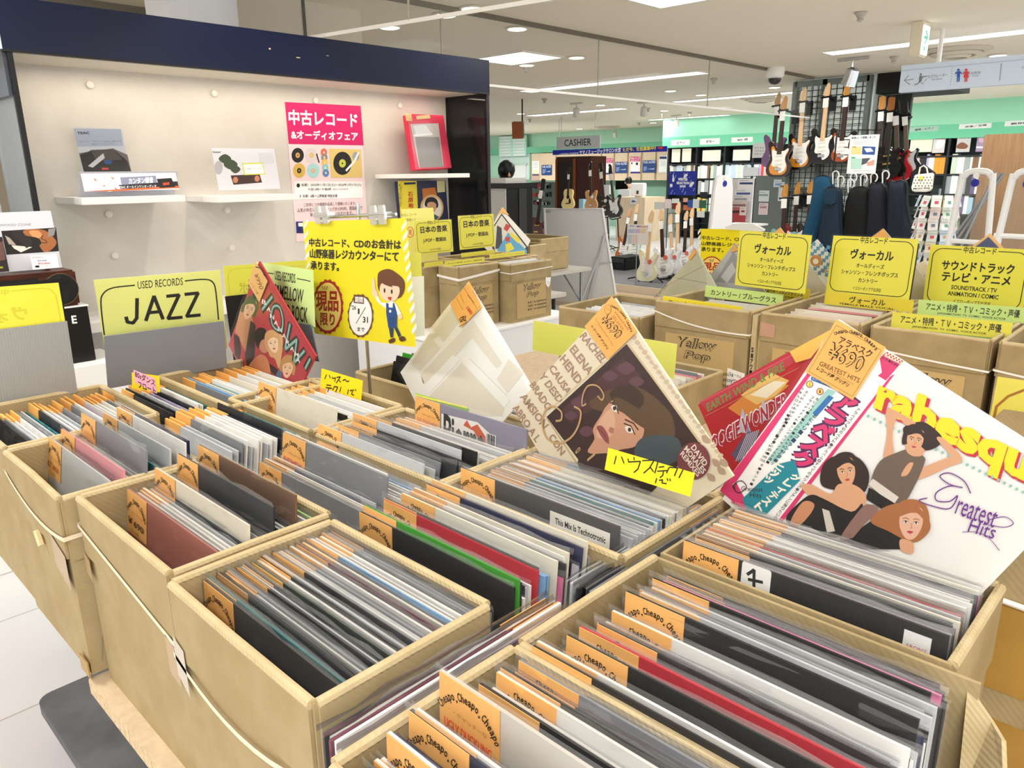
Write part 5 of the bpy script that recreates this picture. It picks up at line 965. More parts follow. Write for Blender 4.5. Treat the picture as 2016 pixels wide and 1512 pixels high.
# ------------------------------------------------------------ display niche with the dark blue header
XB, XF, YL, YR = -4.07, -3.685, 0.965, 3.62
r_ = thing('display_unit', 'white display niche under a dark blue header, with smoked side panels', 'display unit', (-3.9, 2.3, 0))
mb = MB(); mb.box(noisy('display_white', '#cfcac3', '#d5d1ca', 5, 0.55), XB - 0.03, XB, YL, YR, 0, 2.06)
for y in (1.72, 2.58, 3.2): mb.box(M('#d9d2c6', .6), XB, XB + 0.0006, y, y + 0.002, 0, 2.06)
mb.build('back_panel', r_)
NAVY = M('#041130', 0.3, spec=0.3)
mb = MB(); mb.box(NAVY, XF, XF + 0.02, YL - 0.03, YR, 2.03, 2.225); mb.box(NAVY, XB - 0.02, XF, YR - 0.02, YR, 2.03, 2.225); mb.box(M('#c9d4e2', .3), XB - 0.02, XF + 0.02, YL - 0.05, YL - 0.03, 2.03, 2.225)  # pale left end: a bright reflection put into the colour
mb.box(M('#c8b58a', .6), XF + 0.02, XF + 0.0205, 2.09, 2.10, 2.14, 2.147); mb.box(M('#c8b58a', .6), XF + 0.02, XF + 0.0205, 2.24, 2.262, 2.115, 2.119); mb.box(M('#8b8a90', .6), XF + 0.02, XF + 0.0205, 2.42, 2.435, 2.14, 2.144); mb.build('header', r_)
mb = MB(); mb.box(M('#d8d2c6', .6), XB, XF, YL, YR - 0.02, 2.03, 2.06); mb.box(BLACK, XF - 0.004, XF + 0.021, YL - 0.03, YR, 2.022, 2.03); mb.build('soffit', r_)
mb = MB(); mb.box(SMOKED, XB, XF, YR - 0.02, YR, 0, 2.03); mb.box(BLACK, XF - 0.004, XF + 0.012, YR - 0.02, YR + 0.003, 0, 2.03); mb.build('side_panel', r_)
SMK2 = clear('grey_side_glass', '#8d9398', .55, .05, .3)
mb = MB(); mb.box(SMK2, XB, XF, YL - 0.012, YL - 0.004, 0, 2.03); mb.box(BLACK, XF - 0.004, XF + 0.014, YL - 0.016, YL + 0.004, 0, 2.03); mb.build('side_panel', r_)
mb = MB(); mb.box(M('#3b3f4a', .2), XB, XF, YL - 0.03, YL - 0.012, 1.86, 2.03); mb.build('header_return', r_)
for px, py in ((176, 167), (421, 184), (213, 422), (446, 414), (225, 503), (455, 488), (620, 198), (786, 208)):
    p = at_x(px, py, XB); mb = MB(); mb.lathe(M('#e4e0d8', .4), [(0.017, 0), (0.017, 0.012), (0.012, 0.015), (0.001, 0.016)], 14, T=Matrix.Translation((XB, p.y, p.z)) @ Matrix.Rotation(R(90), 4, 'Y')); mb.build('screw_cap', r_)
def shelf(label, y0, y1, z0, z1): mb = MB(); mb.box(M('#f1eeea', .4), XB, -3.70, y0, y1, z0, z1); o = mb.build('wall_shelf', bevel=.002); tag(o, label, 'shelf', 'white shelves in the display niche'); return o
S1 = at_x(160, 390, -3.70); S2 = at_x(430, 387, -3.70); S3 = at_x(925, 341, -3.70)
shelf('white niche shelf at the left, carrying the tent card', S1.y, at_x(365, 384, -3.70).y, S1.z - 0.03, S1.z); shelf('white niche shelf in the middle, carrying the framed speaker picture', S2.y, at_x(590, 372, -3.70).y, S2.z - 0.03, S2.z); shelf('white niche shelf at the right, carrying the red boxed record', at_x(738, 340, XB).y, S3.y, S3.z - 0.026, S3.z)
# poster
pp = Pl((XB + 0.003, 2.6, 1.6), 90)
def poster(A):
    A.view(520, 0, 640 / 2016)
    A.poly('#cf1266', [(128, 632), (598, 657), (617, 902), (152, 893)]); A.text('#fff', '中古レコード', (155, 772), (578, 790), (150, 680), .03); A.text('#fff', '&オーディオフェア', (170, 862), (582, 872), (165, 805), .03)
    def disc(x, y, c1, c2, r1=38, r2=46): A.ell(c1, x, y, r1, r2); A.ell(c2, x, y, r1 * .36, r2 * .36); A.ell(c1, x, y, r1 * .1, r2 * .1, n=10)
    disc(208, 963, '#171514', '#d9a15e'); disc(294, 963, '#d9d3d4', '#e0b56a'); disc(217, 1058, '#d8b352', '#171514'); disc(304, 1058, '#a8dadd', '#d9b48a'); A.line('#171514', [(325, 955), (340, 1008)], 9)
    for k, c in enumerate(('#e06a52', '#8f8a88', '#eac25a', '#8ecbd0', '#5f86b8')): A.ell(c, 370 + k * 3, 945 + k * 32, 20, 24); A.ell('#f1d7c2', 370 + k * 3, 945 + k * 32, 6, 7, n=10)
    A.poly('#e2c878', [(402, 922), (600, 928), (608, 1100), (416, 1102)]); A.ell('#171514', 485, 1013, 57, 72); A.ell('#c9d052', 485, 1013, 21, 26); A.ell('#171514', 485, 1013, 5, 6, n=10); A.ell('#9aa4b0', 568, 970, 22, 28); A.line('#f3f3f3', [(585, 945), (560, 1000), (508, 1058)], 12)
    A.poly('#fbf3f4', [(185, 1122), (608, 1126), (612, 1228), (190, 1236)])
    A.ell('#171514', 211, 1150, 11, 13); A.ell('#171514', 216, 1218, 11, 13); A.text('#171514', '会期：2025年11月1日(土)～2026年1月31日(土)', (230, 1158), (602, 1156), (228, 1138), .02); A.text('#171514', '午前10時～午後8時', (272, 1184), (415, 1182), (272, 1166), .015); A.text('#6a5a60', '最終日は午後5時閉場', (425, 1180), (520, 1179), (425, 1168)); A.text('#171514', '会場：6階＝山野楽器 特設会場', (238, 1226), (452, 1224), (238, 1206), .015)
    A.text('#3a2a30', 'ご好評につき期間を延長して開催いたします。', (245, 1282), (568, 1270), (245, 1260)); A.text('#3a2a30', '人気の中古レコードはロックからPOPS、歌謡曲まで', (205, 1318), (608, 1300), (205, 1292)); A.text('#3a2a30', '皆さまにお楽しみいただけます。', (285, 1342), (550, 1330), (285, 1320))
    A.poly('#1c2470', [(196, 1374), (240, 1374), (245, 1446), (200, 1446)]); A.poly('#fff', [(210, 1382), (240, 1382), (240, 1404), (212, 1404)])
card('poster', 'used record fair poster with a magenta headline on the niche back panel', 'poster', pp, px=[(561, 202), (711, 207), (724, 470), (583, 470)], col='#f3d9de', th=.002, art=poster)
# printed picture and tent card on the left shelf
pt_ = Pl((-3.98, 1.35, 1.6), 90, 8)
def teac(A):
    A.view(0, 0, 640 / 2016); A.poly('#aab6cc', [(455, 798), (748, 800), (765, 905), (480, 910)]); A.text('#23262e', 'TEAC', (480, 834), (556, 832), (478, 818), .04); A.text('#5a6478', 'カセットテープやレコードをCDに録音できる', (490, 884), (752, 882), (488, 872)); A.text('#5a6478', '一体型オーディオシステム', (560, 900), (712, 898), (560, 888))
    A.poly('#6e645e', [(490, 950), (700, 920), (790, 960), (815, 1068), (520, 1068)]); A.poly('#1d1a1a', [(495, 960), (560, 935), (715, 935), (790, 1000), (815, 1068), (520, 1070)]); A.poly('#4a4644', [(560, 930), (700, 925), (760, 990), (600, 1000)]); A.poly('#c8ccd0', [(545, 1030), (640, 950), (650, 980), (575, 1040)]); A.poly('#d0452a', [(632, 1040), (672, 1040), (672, 1052), (632, 1054)]); A.ell('#2a4a86', 670, 1005, 26, 14)
card('product_print', 'laminated print of a dark turntable behind the tent card on the left shelf', 'picture', pt_, px=[(143, 252), (237, 253), (259, 342), (166, 345)], col='#c8cfdb', art=teac, film_=True)
z1 = S1.z; t1 = Pl((-3.80, 1.4, z1), 90, 12)
def tent(A):
    A.view(0, 0, 640 / 2016); A.poly('#8a8fa6', [(745, 1100), (965, 1090), (980, 1160), (760, 1176)]); A.text('#fff', 'カンタン録音', (800, 1142), (950, 1134), (798, 1104), .03); A.poly('#2c2c34', [(735, 1148), (1100, 1124), (1108, 1158), (748, 1172)]); A.text('#fff', 'TEAC オールインワンオーディオ', (740, 1170), (970, 1162), (738, 1152), .01)
    for x, y in ((552, 1110), (660, 1100), (610, 1150), (680, 1165)): A.ell('#f6f6f6', x, y, 32, 24); A.line('#e07a4a', [(x + 32, y), (x + 44, y + 10)], 8)
    A.poly('#e06a3a', [(530, 1186), (1112, 1152), (1112, 1166), (700, 1186)]); A.poly('#241f1e', [(972, 1110), (1062, 1104), (1088, 1160), (990, 1166)]); A.poly('#c0452f', [(1008, 1134), (1050, 1130), (1050, 1146), (1012, 1150)])
o = card('tent_card', 'folded tent card with circles and an orange foot line on the left shelf', 'card', t1, px=[(156, 345), (340, 337), (357, 371), (170, 379)], col='#e6e5ee', art=tent); q_ = [t1.px(156, 344), t1.px(170, 379), t1.px(340, 337), t1.px(357, 371)]
mb = MB(); top = max(q_[0][1], q_[2][1]); u0, u1 = q_[0][0], q_[3][0]; mb.poly(M('#d6d6de', .5), [t1.pt(u0, top), t1.pt(u1, top), t1.pt(u1, top) + Vector((-.07, 0, -top + .001)), t1.pt(u0, top) + Vector((-.07, 0, -top + .001))]); mb.build('rear_flap', o)
pv2 = Pl((-3.86, 2.0, S2.z), 90, 8)
def vict(A):
    A.view(0, 0, 640 / 2016); A.text('#222', 'Victor', (1318, 950), (1372, 948), (1316, 938), .03); A.poly('#d8d6da', [(1600, 950), (1690, 945), (1700, 1010), (1610, 1020)])
    for (x, y, r1, r2) in ((1395, 985, 40, 30), (1430, 1020, 45, 32), (1460, 1050, 32, 26)): A.smooth('#37472c', [(x - r1, y), (x, y - r2), (x + r1, y), (x, y + r2)], 3)
    A.ell('#b5b2b4', 1355, 1040, 26, 42); A.poly('#3a1c16', [(1430, 1088), (1610, 1080), (1625, 1132), (1448, 1146)]); A.ell('#c9805a', 1460, 1116, 16, 19); A.ell('#c9805a', 1594, 1108, 16, 19); A.poly('#d8d93e', [(1500, 1012), (1628, 1008), (1646, 1082), (1515, 1086)]); A.poly('#fdfdf6', [(1508, 1020), (1624, 1016), (1640, 1076), (1520, 1080)]); A.text('#8a8a88', 'ご試聴いただけます', (1522, 1054), (1624, 1050), (1520, 1042))
card('product_print', 'clear framed print of a speaker and a green plant on the middle shelf', 'picture', pv2, px=[(412, 293), (533, 291), (558, 371), (436, 375)], col='#e2e0e6', art=vict, film_=True)
# red boxed record set on the right shelf, wrapped in film
pr_ = Pl((-3.86, 3.2, S3.z + .004), 90, 14)
q = [pr_.px(*p) for p in ((802, 224), (873, 227), (889, 330), (818, 333))]
mb = MB(); mb.prism(M('#d22c50', .3), [q[3], q[2], q[1], q[0]], 0, -.05, lambda u, v, d: pr_.pt(u, v, d)); o = mb.build('record_box'); tag(o, 'red record box set wrapped in film, leaning on the right shelf', 'box set')
A = Art(pr_, .001, .0002, (520, 0, 640 / 2016)); A.poly('#c8c3c2', [(905, 770), (1080, 765), (1112, 1030), (960, 1040)]); A.poly('#8f8a88', [(935, 850), (1085, 850), (1110, 1035), (965, 1040)]); A.poly('#dfe3e8', [(925, 780), (1000, 775), (1040, 830), (940, 840)]); A.poly('#f2f2f2', [(925, 835), (1040, 825), (1045, 838), (930, 848)]); A.poly('#d8b98a', [(940, 720), (1025, 712), (1030, 735), (945, 742)]); A.build('cover_print', o)
mb = MB(); mb.poly(M('#cdb07a', .5), [pr_.pt(q[0][0] - .02, q[0][1], .0006), pr_.pt(q[0][0] + .03, q[0][1], .0006), pr_.pt(q[0][0] + .03, q[0][1] - .045, .0006), pr_.pt(q[0][0] - .02, q[0][1] - .045, .0006)]); mb.build('price_tag', o)
mb = MB(); mb.poly(CLEAR, [pr_.pt(*p, .004) for p in ((q[3][0] - .01, q[3][1]), q[2], q[1], (q[0][0] - .01, q[0][1]))]); mb.build('film_wrap', o)
# boxed record set below it, standing on the niche counter
pi_ = Pl((-3.9, 3.1, 1.0), 90, 4)
def ishi(A):
    A.view(520, 0, 640 / 2016); A.poly('#f0dc3a', [(828, 1122), (945, 1122), (960, 1420), (850, 1420)]); A.text('#151515', '石原裕次郎ベスト', (838, 1290), (858, 1290), (836, 1130), .0); A.poly('#232a66', [(868, 1132), (940, 1130), (940, 1142), (868, 1146)]); A.text('#c01c22', '石', (892, 1220), (922, 1220), (892, 1190), .03); A.text('#c01c22', '原', (893, 1255), (924, 1255), (893, 1226), .03); A.text('#c01c22', '裕', (894, 1290), (926, 1290), (894, 1260), .03)
    A.poly('#c8742c', [(980, 1170), (1060, 1162), (1075, 1230), (985, 1240)]); A.ell('#d8b07a', 1040, 1290, 72, 84); A.ell('#e8e4dc', 1042, 1292, 60, 72); A.smooth('#17130f', [(1000, 1280), (1005, 1235), (1045, 1222), (1075, 1245), (1072, 1290)]); A.smooth('#c99b78', [(1012, 1262), (1040, 1252), (1066, 1265), (1062, 1305), (1038, 1325), (1016, 1305)]); A.poly('#4a5a60', [(1000, 1335), (1040, 1320), (1085, 1345), (1070, 1362), (1010, 1362)]); A.poly('#d8cfa0', [(1070, 1122), (1120, 1120), (1122, 1190), (1074, 1194)])
card('record_box', 'dark blue record box set with yellow band and oval portrait, under the right shelf', 'box set', pi_, px=[(783, 356), (878, 356), (884, 455), (790, 455)], col='#23284c', th=.03, art=ishi)
mb = MB(); mb.box(M('#f3f1ee', .4), XB, -3.70, YL + .02, YR - .03, 0.86, 0.90); o = mb.build('niche_counter'); tag(o, 'white counter board in the display niche under the boxed records', 'counter')
mb = MB(); mb.box(M('#f3f1ee', .4), -3.68, -3.38, 0.2, 1.12, 0, 0.79); o = mb.build('display_cube', bevel=.004); tag(o, 'white display block behind the grey ribbed divider, under the black box', 'plinth')
# stereo on its box with a card display
ZL = (0, 400, 320 / 2016)
e1 = at_x(126, 602, -3.45); e2 = at_x(172, 600, -3.45); zt = e2.z; 
mb = MB(); mb.box(M('#0b0b0d', .35), -3.66, -3.45, e2.y - .42, e2.y, 0.79, zt - .004); o = mb.build('black_carton', bevel=.003); tag(o, 'black carton with a white letter E, under the wooden stereo', 'box')
mb = MB(); mb.box(M('#eeeeee', .4), -3.665, -3.445, e2.y - .425, e2.y + .004, zt - .004, zt); mb.build('white_lid', o)
pE = Pl((-3.45, e2.y, zt - .2), 90); A = Art(pE, .001, .0002, ZL); A.text('#f4f4f4', 'E', (895, 1495), (958, 1490), (880, 1395), .03); A.build('print', o)
s1 = at_x(148, 531, -3.47); z0s = zt; 
WDK = noisy('stereo_wood', '#3c1c12', '#55291a', 6, .3, stretch=(2, 2, 12))
o = thing('stereo', 'dark wooden stereo with a black round speaker, on the black carton', 'stereo', (-3.56, s1.y - .2, z0s))
mb = MB(); mb.box(WDK, -3.66, -3.47, s1.y - .44, s1.y, z0s, s1.z); mb.build('cabinet', o, bevel=.008, smooth=True)
mb = MB(); mb.box(BLACK, -3.471, -3.466, s1.y - .31, s1.y - .14, z0s + .02, s1.z - .02); mb.build('front_panel', o, bevel=.002)
for yy in (-.065, -.375):
    c_ = (-3.47, s1.y + yy, (z0s + s1.z) / 2); mb = MB(); mb.lathe(BLACK, [(.06, 0), (.064, .006), (.055, .008), (.03, .002), (.001, .004)], 28, T=Matrix.Translation(c_) @ Matrix.Rotation(R(90), 4, 'Y')); mb.build('speaker_cone', o, smooth=True)
    mb = MB(); mb.tube(M('#6b5a3c', .4, .6), [(c_[0] + .006, c_[1] + .064 * math.cos(k * math.pi / 12), c_[2] + .064 * math.sin(k * math.pi / 12)) for k in range(24)], .0018, 6, closed=True); mb.build('speaker_ring', o)
pB = Pl((-3.54, s1.y, s1.z), 90, 6)
def wood(A):
    A.view(*ZL); A.text('#8a8d94', 'WOOD CONE', (-10, 288), (385, 278), (-10, 258), .0); A.poly('#1b1614', [(15, 345), (695, 303), (730, 595), (80, 640)]); A.poly('#b8a99c', [(60, 400), (120, 430), (200, 520), (110, 510)]); A.poly('#e6e2da', [(140, 520), (400, 545), (260, 610), (170, 560)]); A.poly('#2a2320', [(120, 350), (300, 330), (420, 500), (330, 560)]); 
    A.smooth('#a8683c', [(290, 340), (430, 320), (560, 340), (660, 420), (700, 500), (620, 590), (540, 600), (470, 500), (400, 420), (320, 400)]); A.smooth('#d89a62', [(360, 350), (470, 340), (520, 400), (440, 440)]); A.line('#1b1614', spline([(530, 400), (515, 440), (560, 460), (580, 490), (500, 490)], 4, False), 8); A.smooth('#1b1614', [(390, 420), (480, 440), (510, 500), (450, 540), (400, 500)]); A.poly('#8f8d8a', [(600, 320), (690, 310), (670, 400), (590, 420)])
card('display_card', 'grey back card reading WOOD CONE with a violin picture, on top of the stereo', 'card', pB, px=[(-60, 419), (106, 416), (117, 528), (-50, 540)], col='#d9dbe4', th=.003, art=wood)
pB2 = Pl((-3.485, s1.y, s1.z + .001), 90, 4)
def price(A): A.view(*ZL); A.text('#3a3a44', 'Victor', (395, 682), (535, 675), (395, 668)); A.text('#26306a', 'EX-D6', (470, 722), (578, 718), (468, 706), .02); A.text('#d0343a', '¥73,860', (470, 762), (620, 755), (468, 740), .02); A.poly(INK, [(435, 775), (485, 772), (488, 796), (438, 800)]); A.text('#c86a6a', 'リモコン', (560, 788), (640, 785), (560, 778))
card('price_card', 'small white price card with a red price in front of the violin card', 'card', pB2, px=[(60, 503), (111, 500), (117, 527), (64, 531)], col='#f6f5f6', art=price)
pB3 = Pl((-3.49, s1.y, s1.z + .001), 90, 4)
card('display_card', 'dark small card with yellow letters at the left edge of the photo', 'card', pB3, px=[(-60, 470), (8, 466), (15, 535), (-55, 540)], col='#2a1c1e', art=lambda A: (A.view(*ZL), A.text('#d8e02a', 'SONG', (-60, 812), (35, 808), (-60, 788), .03), A.poly('#6a4a44', [(-60, 500), (40, 470), (70, 700), (-60, 730)])))
# whatever stands left of the niche
mb = MB(); mb.box(M('#2a1216', .3), -4.3, -4.0, .60, .80, 0, 1.52); o = mb.build('dark_cabinet'); tag(o, 'dark red-brown cabinet at the far left edge, seen beside the niche side glass', 'cabinet')
mb = MB(); mb.box(M('#dfe6ea', .4), -4.9, -4.86, .3, 1.1, 0, 2.1); o = mb.build('partition_panel'); tag(o, 'pale partition panel behind the grey side glass at the left', 'panel')
# ------------------------------------------------------------ string-tied cartons with the pop shop print, rear rows
LOGO = '#4b463c'
def popbox(label, x0, x1, y0, y1, z1, face_, dx=0.0, strz=None, extra=None, big=True):
    o = carton(label, x0, x1, y0, y1, z1=z1, flap=.10, flaps='fblr', mat=CARD2, name='string_tied_carton')
    if strz: band(o, x0, x1, y0, y1, strz, m=STRING, w_=.003, e=.0075)
    pl = Pl((x0, y0 - .0007, TZ), 0) if face_ == 'f' else Pl((x1 + .0007, y0, TZ), 90)
    W_ = (x1 - x0) if face_ == 'f' else (y1 - y0); A = Art(pl, .0004, .0002, 'uv'); A.rough = .7
    A.poly('#c3a873' if big else '#bda271', [(.05, .02), (W_ - .05, .02), (W_ - .05, z1 - TZ - .115), (.05, z1 - TZ - .115)]); h = z1 - TZ - .115
    kx = min(1, W_ / .36)
    for t, y, x, w_, hh in (('Yellow', h - .05, .09, .17, .042), ('Pop', h - .098, .13, .11, .042)):
        A.text(LOGO, t, (x * kx, y), ((x + w_) * kx, y + .004), (x * kx + .012, y + hh), .055); A.text('#bda26e', t, (x * kx + .003, y + .001), ((x + w_) * kx - .003, y + .004), (x * kx + .013, y + hh - .002), .0)
    for k, t in enumerate(('渋 谷・Tel. 03(3476)3276', '下北沢・Tel. 03(3460)3276', '高 円・Tel. 03(5327)2621')):
        y = h - .128 - k * .021; 
        if y > .012: A.text(LOGO, t, (W_ * .40, y), (W_ - .045, y), (W_ * .40, y + .014), .015)
    A.build('shop_print', o)
    return o, pl
YZ = 1.065
b, pl = popbox('string-tied carton with the folk strip, left one of the rear row', -1.585, -1.20, 2.435, 3.05, YZ, 'f', strz=(1.03, .99, .985, 1.0, 1.02))
A = Art(pl, .0014, .0002, 'uv'); A.poly('#f4f3f0', [(.315, .165), (.383, .155), (.383, .085), (.315, .095)]); A.text(INK, 'ヴォーカル', (.322, .142), (.372, .134), (.322, .153), .01); A.ell(INK, .346, .113, .013, .013); A.ell('#f4f3f0', .346, .113, .0112, .0112); A.text(INK, '5', (.343, .106), (.349, .106), (.343, .119), .01); A.build('paper_label', b)
b, pl = popbox('string-tied carton with a pinkish tape patch, second of the rear row', -1.165, -.835, 2.45, 3.05, YZ, 'f', strz=None)
patch(b, 'tape', M('#c49a84', .3), [(-1.163, 2.4435, 1.035), (-1.11, 2.4435, 1.03), (-1.11, 2.4435, .985), (-1.163, 2.4435, .985)])
b, pl = popbox('string-tied carton under the soundtrack card, third of the rear row', -.80, -.475, 2.455, 3.05, YZ, 'f', strz=(1.0, .985, .975, .98, 1.0))
b, pl = popbox('string-tied carton cut off by the right edge of the photo', -.45, -.12, 2.45, 3.05, YZ, 'f', strz=(.985, .97, .965, .97, .98))
mb = MB(); mb.box(CARDIN, -1.192, -1.174, 2.44, 2.62, TZ, 1.055); o = mb.build('record_slipcase'); tag(o, 'tan slipcase with a black spine title between the first two rear cartons', 'slipcase')
A = Art(Pl((-1.192, 2.4395, TZ), 0), .0006, .0001, 'uv')
for i, ch in enumerate('S盤アワーの歴史'): A.text(INK, ch, (.004, .235 - i * .021), (.0135, .235 - i * .021), (.004, .252 - i * .021), .02)
A.build('spine_title', o)
mb = MB(); mb.box(M('#e9e7a2', .5), -1.174, -1.166, 2.46, 2.62, TZ, 1.05); o = mb.build('record'); tag(o, 'thin yellowish record next to the tan slipcase', 'record')
carton('open low carton left of the folk carton', -2.02, -1.62, 2.38, 2.80, z1=1.0, mat=CARD2)
carton('open low carton behind the pale yellow divider card', -1.70, -1.25, 1.99, 2.36, z1=.86, mat=CARD2)
# Japanese pop cartons on the plinth
b, pl = popbox('tan carton with a broad white elastic on the white plinth', -3.27, -3.10, 2.80, 3.105, 1.04, 'x', big=False); band(b, -3.27, -3.10, 2.80, 3.105, (.985, .978, .972, 1.0, .99), m=STRING, w_=.007, e=.0075)
bb_ = b
b, pl = popbox('tan carton with a round paper label at the right end of the white plinth', -3.22, -3.02, 3.125, 3.48, 1.03, 'x', big=False); band(b, -3.22, -3.02, 3.125, 3.48, (.99, .985, .98, .99, .99), m=STRING, w_=.003, e=.0075)
A = Art(pl, .002, .0002, 'uv'); A.poly('#f5f4f1', [(.30, .24), (.35, .235), (.342, .19), (.325, .175), (.305, .195)]); A.ell(INK, .327, .203, .008, .01); A.ell('#f5f4f1', .327, .203, .0065, .0085); A.build('paper_label', b)
carton('tan carton at the left end of the plinth, half behind the big yellow notice', -3.50, -3.29, 2.70, 3.02, z1=1.035, mat=CARD2)
carton('tan carton behind the left Japanese music card', -3.60, -3.30, 3.06, 3.38, z1=1.04, mat=CARD2)
carton('tan carton behind the comic-style cover', -3.60, -3.26, 3.42, 3.62, z1=1.03, mat=CARD2)
# more cartons on folding tables beyond
def ftable(label, x0, x1, y0, y1, z, col):
    r = thing('folding_table', label, 'table', ((x0 + x1) / 2, (y0 + y1) / 2, 0)); mb = MB(); mb.box(M('#b9b4aa', .5), x0, x1, y0, y1, z - .03, z); mb.build('tabletop', r, bevel=.004)
    for x in (x0 + .06, x1 - .06):
        for y in (y0 + .08, y1 - .08): mb = MB(); mb.tube(col, [(x, y, 0), (x, y, z - .03)], .014, 8); mb.build('leg', r)
        mb = MB(); mb.tube(col, [(x, y0 + .08, .25), (x, y1 - .08, .25)], .01, 8); mb.build('stretcher', r)
    mb = MB(); mb.tube(col, [(x1 - .06, y1 - .08, z * .55), (x1 - .3, y1 - .08, z - .04)], .008, 8); mb.build('brace', r)
    return r
ftable('black-legged table right behind the white plinth', -4.3, -3.62, 3.75, 4.35, .67, M('#16161a', .4))
carton('plain pale carton standing behind the Japanese pop cartons', -3.98, -3.66, 3.98, 4.16, z0=.675, z1=1.04, mat=CARD)
ftable('grey metal folding table in front of the whiteboard', -5.0, -4.28, 4.75, 5.5, .70, STEEL)
carton('light open carton with a green mark on the grey folding table', -4.93, -4.42, 4.95, 5.33, z0=.705, z1=.98, mat=CARD, flap=.12)
carton('smaller open carton beside the light carton on the grey folding table', -4.98, -4.5, 4.77, 4.93, z0=.705, z1=.95, mat=CARD)
# brown taped carton at the right edge
r_ = carton('big carton with shiny brown packing tape at the right edge of the photo', -.215, .25, 1.10, 1.22, z1=1.11, mat=CARD2, flaps='')
for a in ((-.214, .249, .845, .975), (-.214, .249, .695, .80), (-.10, .249, .80, .845)): mb = MB(); mb.box(KRAFT, a[0], a[1], 1.0985, 1.10, a[2], a[3]); mb.build('brown_tape', r_)
mb = MB(); mb.tube(STRING, [(-.218, 1.095, .985), (.02, 1.094, .975), (.25, 1.095, .98)], .004, 6); mb.build('string', r_)
far_stack(-1.54, -1.24, 2.55, 2.85, 1.03, 26, ['white', 'ivory', 'pale grey', 'brown'], tilt=3, tags=False)
far_stack(-1.13, -.87, 2.48, 2.95, 1.052, 28, ['white', 'pink', 'ivory', 'brown', 'pale grey', 'rose'], tilt=3, tags=False)
far_stack(-.77, -.51, 2.47, 2.95, 1.035, 28, ['sky blue', 'white', 'pale grey', 'ivory', 'lime green'], tilt=3, tags=False)
far_stack(-.42, -.16, 2.47, 2.95, 1.035, 24, ['white', 'ivory', 'lime green', 'charcoal'], tilt=3, tags=False)
far_stack(-1.98, -1.66, 2.42, 2.76, .98, 14, ['white', 'pale grey', 'sky blue'], tilt=8, tags=False)
far_stack(-1.66, -1.30, 2.02, 2.32, .85, 16, ['white', 'ivory', 'rose', 'grey'], tilt=6, tags=False)
far_stack(-1.98, -1.56, 1.42, 1.60, .955, 12, ['green', 'grey', 'black', 'lime green', 'brown', 'pale grey'], tilt=14, tags=False)
far_stack(-1.47, -1.18, 1.36, 1.58, .915, 14, CP, tilt=8, tags=False)
far_stack(-1.09, -.76, 1.34, 1.56, .87, 16, CP, tilt=6, tags=False)
far_stack(-.66, -.3, 1.43, 1.62, .87, 16, CP, tilt=6, tags=False)
far_stack(3.06, 3.38, 3.12, 3.25, 1.03, 8, ['white', 'ivory'], tilt=2, tags=False, alongx=False) if False else None
for xa, xb, ya, yb in ((-3.25, -3.12, 2.815, 3.09), (-3.205, -3.04, 3.14, 3.465)):
    for i in range(10):
        x = xa + (xb - xa) * (i + .5) / 10; SM.box(JM[RND.choice(['white', 'ivory', 'pale grey'])], x - .004, x + .003, ya, yb, .80, 1.028 + RND.uniform(-.006, .006))
far_stack(-2.0, -1.5, .655, .73, 1.0, 8, CP, tilt=8)
o = SM.build('filed_records'); tag(o, 'uncounted filed records in the boxes at the left edge and in all the rear cartons', 'records', None, 'stuff')
# ------------------------------------------------------------ the shop behind
YS = 16.4
xs0 = at_y(1325, 280, YS).x
mb = MB(); zf = at_y(1420, 289, YS).z; mb.box(MINT, xs0, 3, YS - .444, YB, zf, CEIL); mb.box(M('#56b592', .6), xs0 - .01, xs0, YS - .444, YB, zf, CEIL); mb.box(M('#74cfa6', .6), xs0, 3, YS - .448, YS - .444, zf, zf + .24); o = struct(mb.build('trim_1'))
mb = MB(); a, b = at_y(1045, 300, 18.4), at_y(1322, 300, 18.4); mb.box(M('#7ccdaa', .6), -24, b.x, 18.3, YB, a.z - .02, a.z + .16); struct(mb.build('trim_2'))
# louvre and white door at the left
pl = Pl((0, 18.4, 0), 0); d0 = pl.px(984, 300); d1 = pl.px(1043, 300); A = MB(); A.box(M('#dcefe8', .6), d0[0], d1[0], 18.38, 18.45, 0, d0[1] - .01); struct(A.build('wall_service'))
r_ = thing('louvre', 'white slatted louvre in the mint wall left of the CASHIER board', 'louvre', pl.pt(*pl.px(1015, 305))); l0 = pl.px(988, 269); l1 = pl.px(1042, 307)
mb = MB(); mb.box(M('#bfeedd', .5), l0[0], l1[0], 18.25, 18.3, l1[1], l0[1]); mb.build('frame', r_)
mb = MB()
for i in range(2):
    for k in range(7): w_ = (l1[0] - l0[0]) / 2; x = l0[0] + i * w_; z = l1[1] + (l0[1] - l1[1]) * (k + .1) / 7; mb.box(M('#eefaf6', .5), x + .05, x + w_ - .05, 18.23, 18.25, z, z + (l0[1] - l1[1]) / 7 * .75)
mb.build('slats', r_)
q0 = pl.px(999, 326); q1 = pl.px(1037, 326); mb = MB(); mb.box(M('#f4f7f6', .5), q0[0], q1[0], 18.34, 18.38, 0, q0[1]); mb.box(M('#c8dcd4', .5), q0[0] - .06, q0[0], 18.33, 18.39, 0, q0[1] + .06); mb.box(M('#c8dcd4', .5), q0[0], q1[0] + .06, 18.33, 18.39, q0[1], q0[1] + .06); struct(mb.build('door_1'))
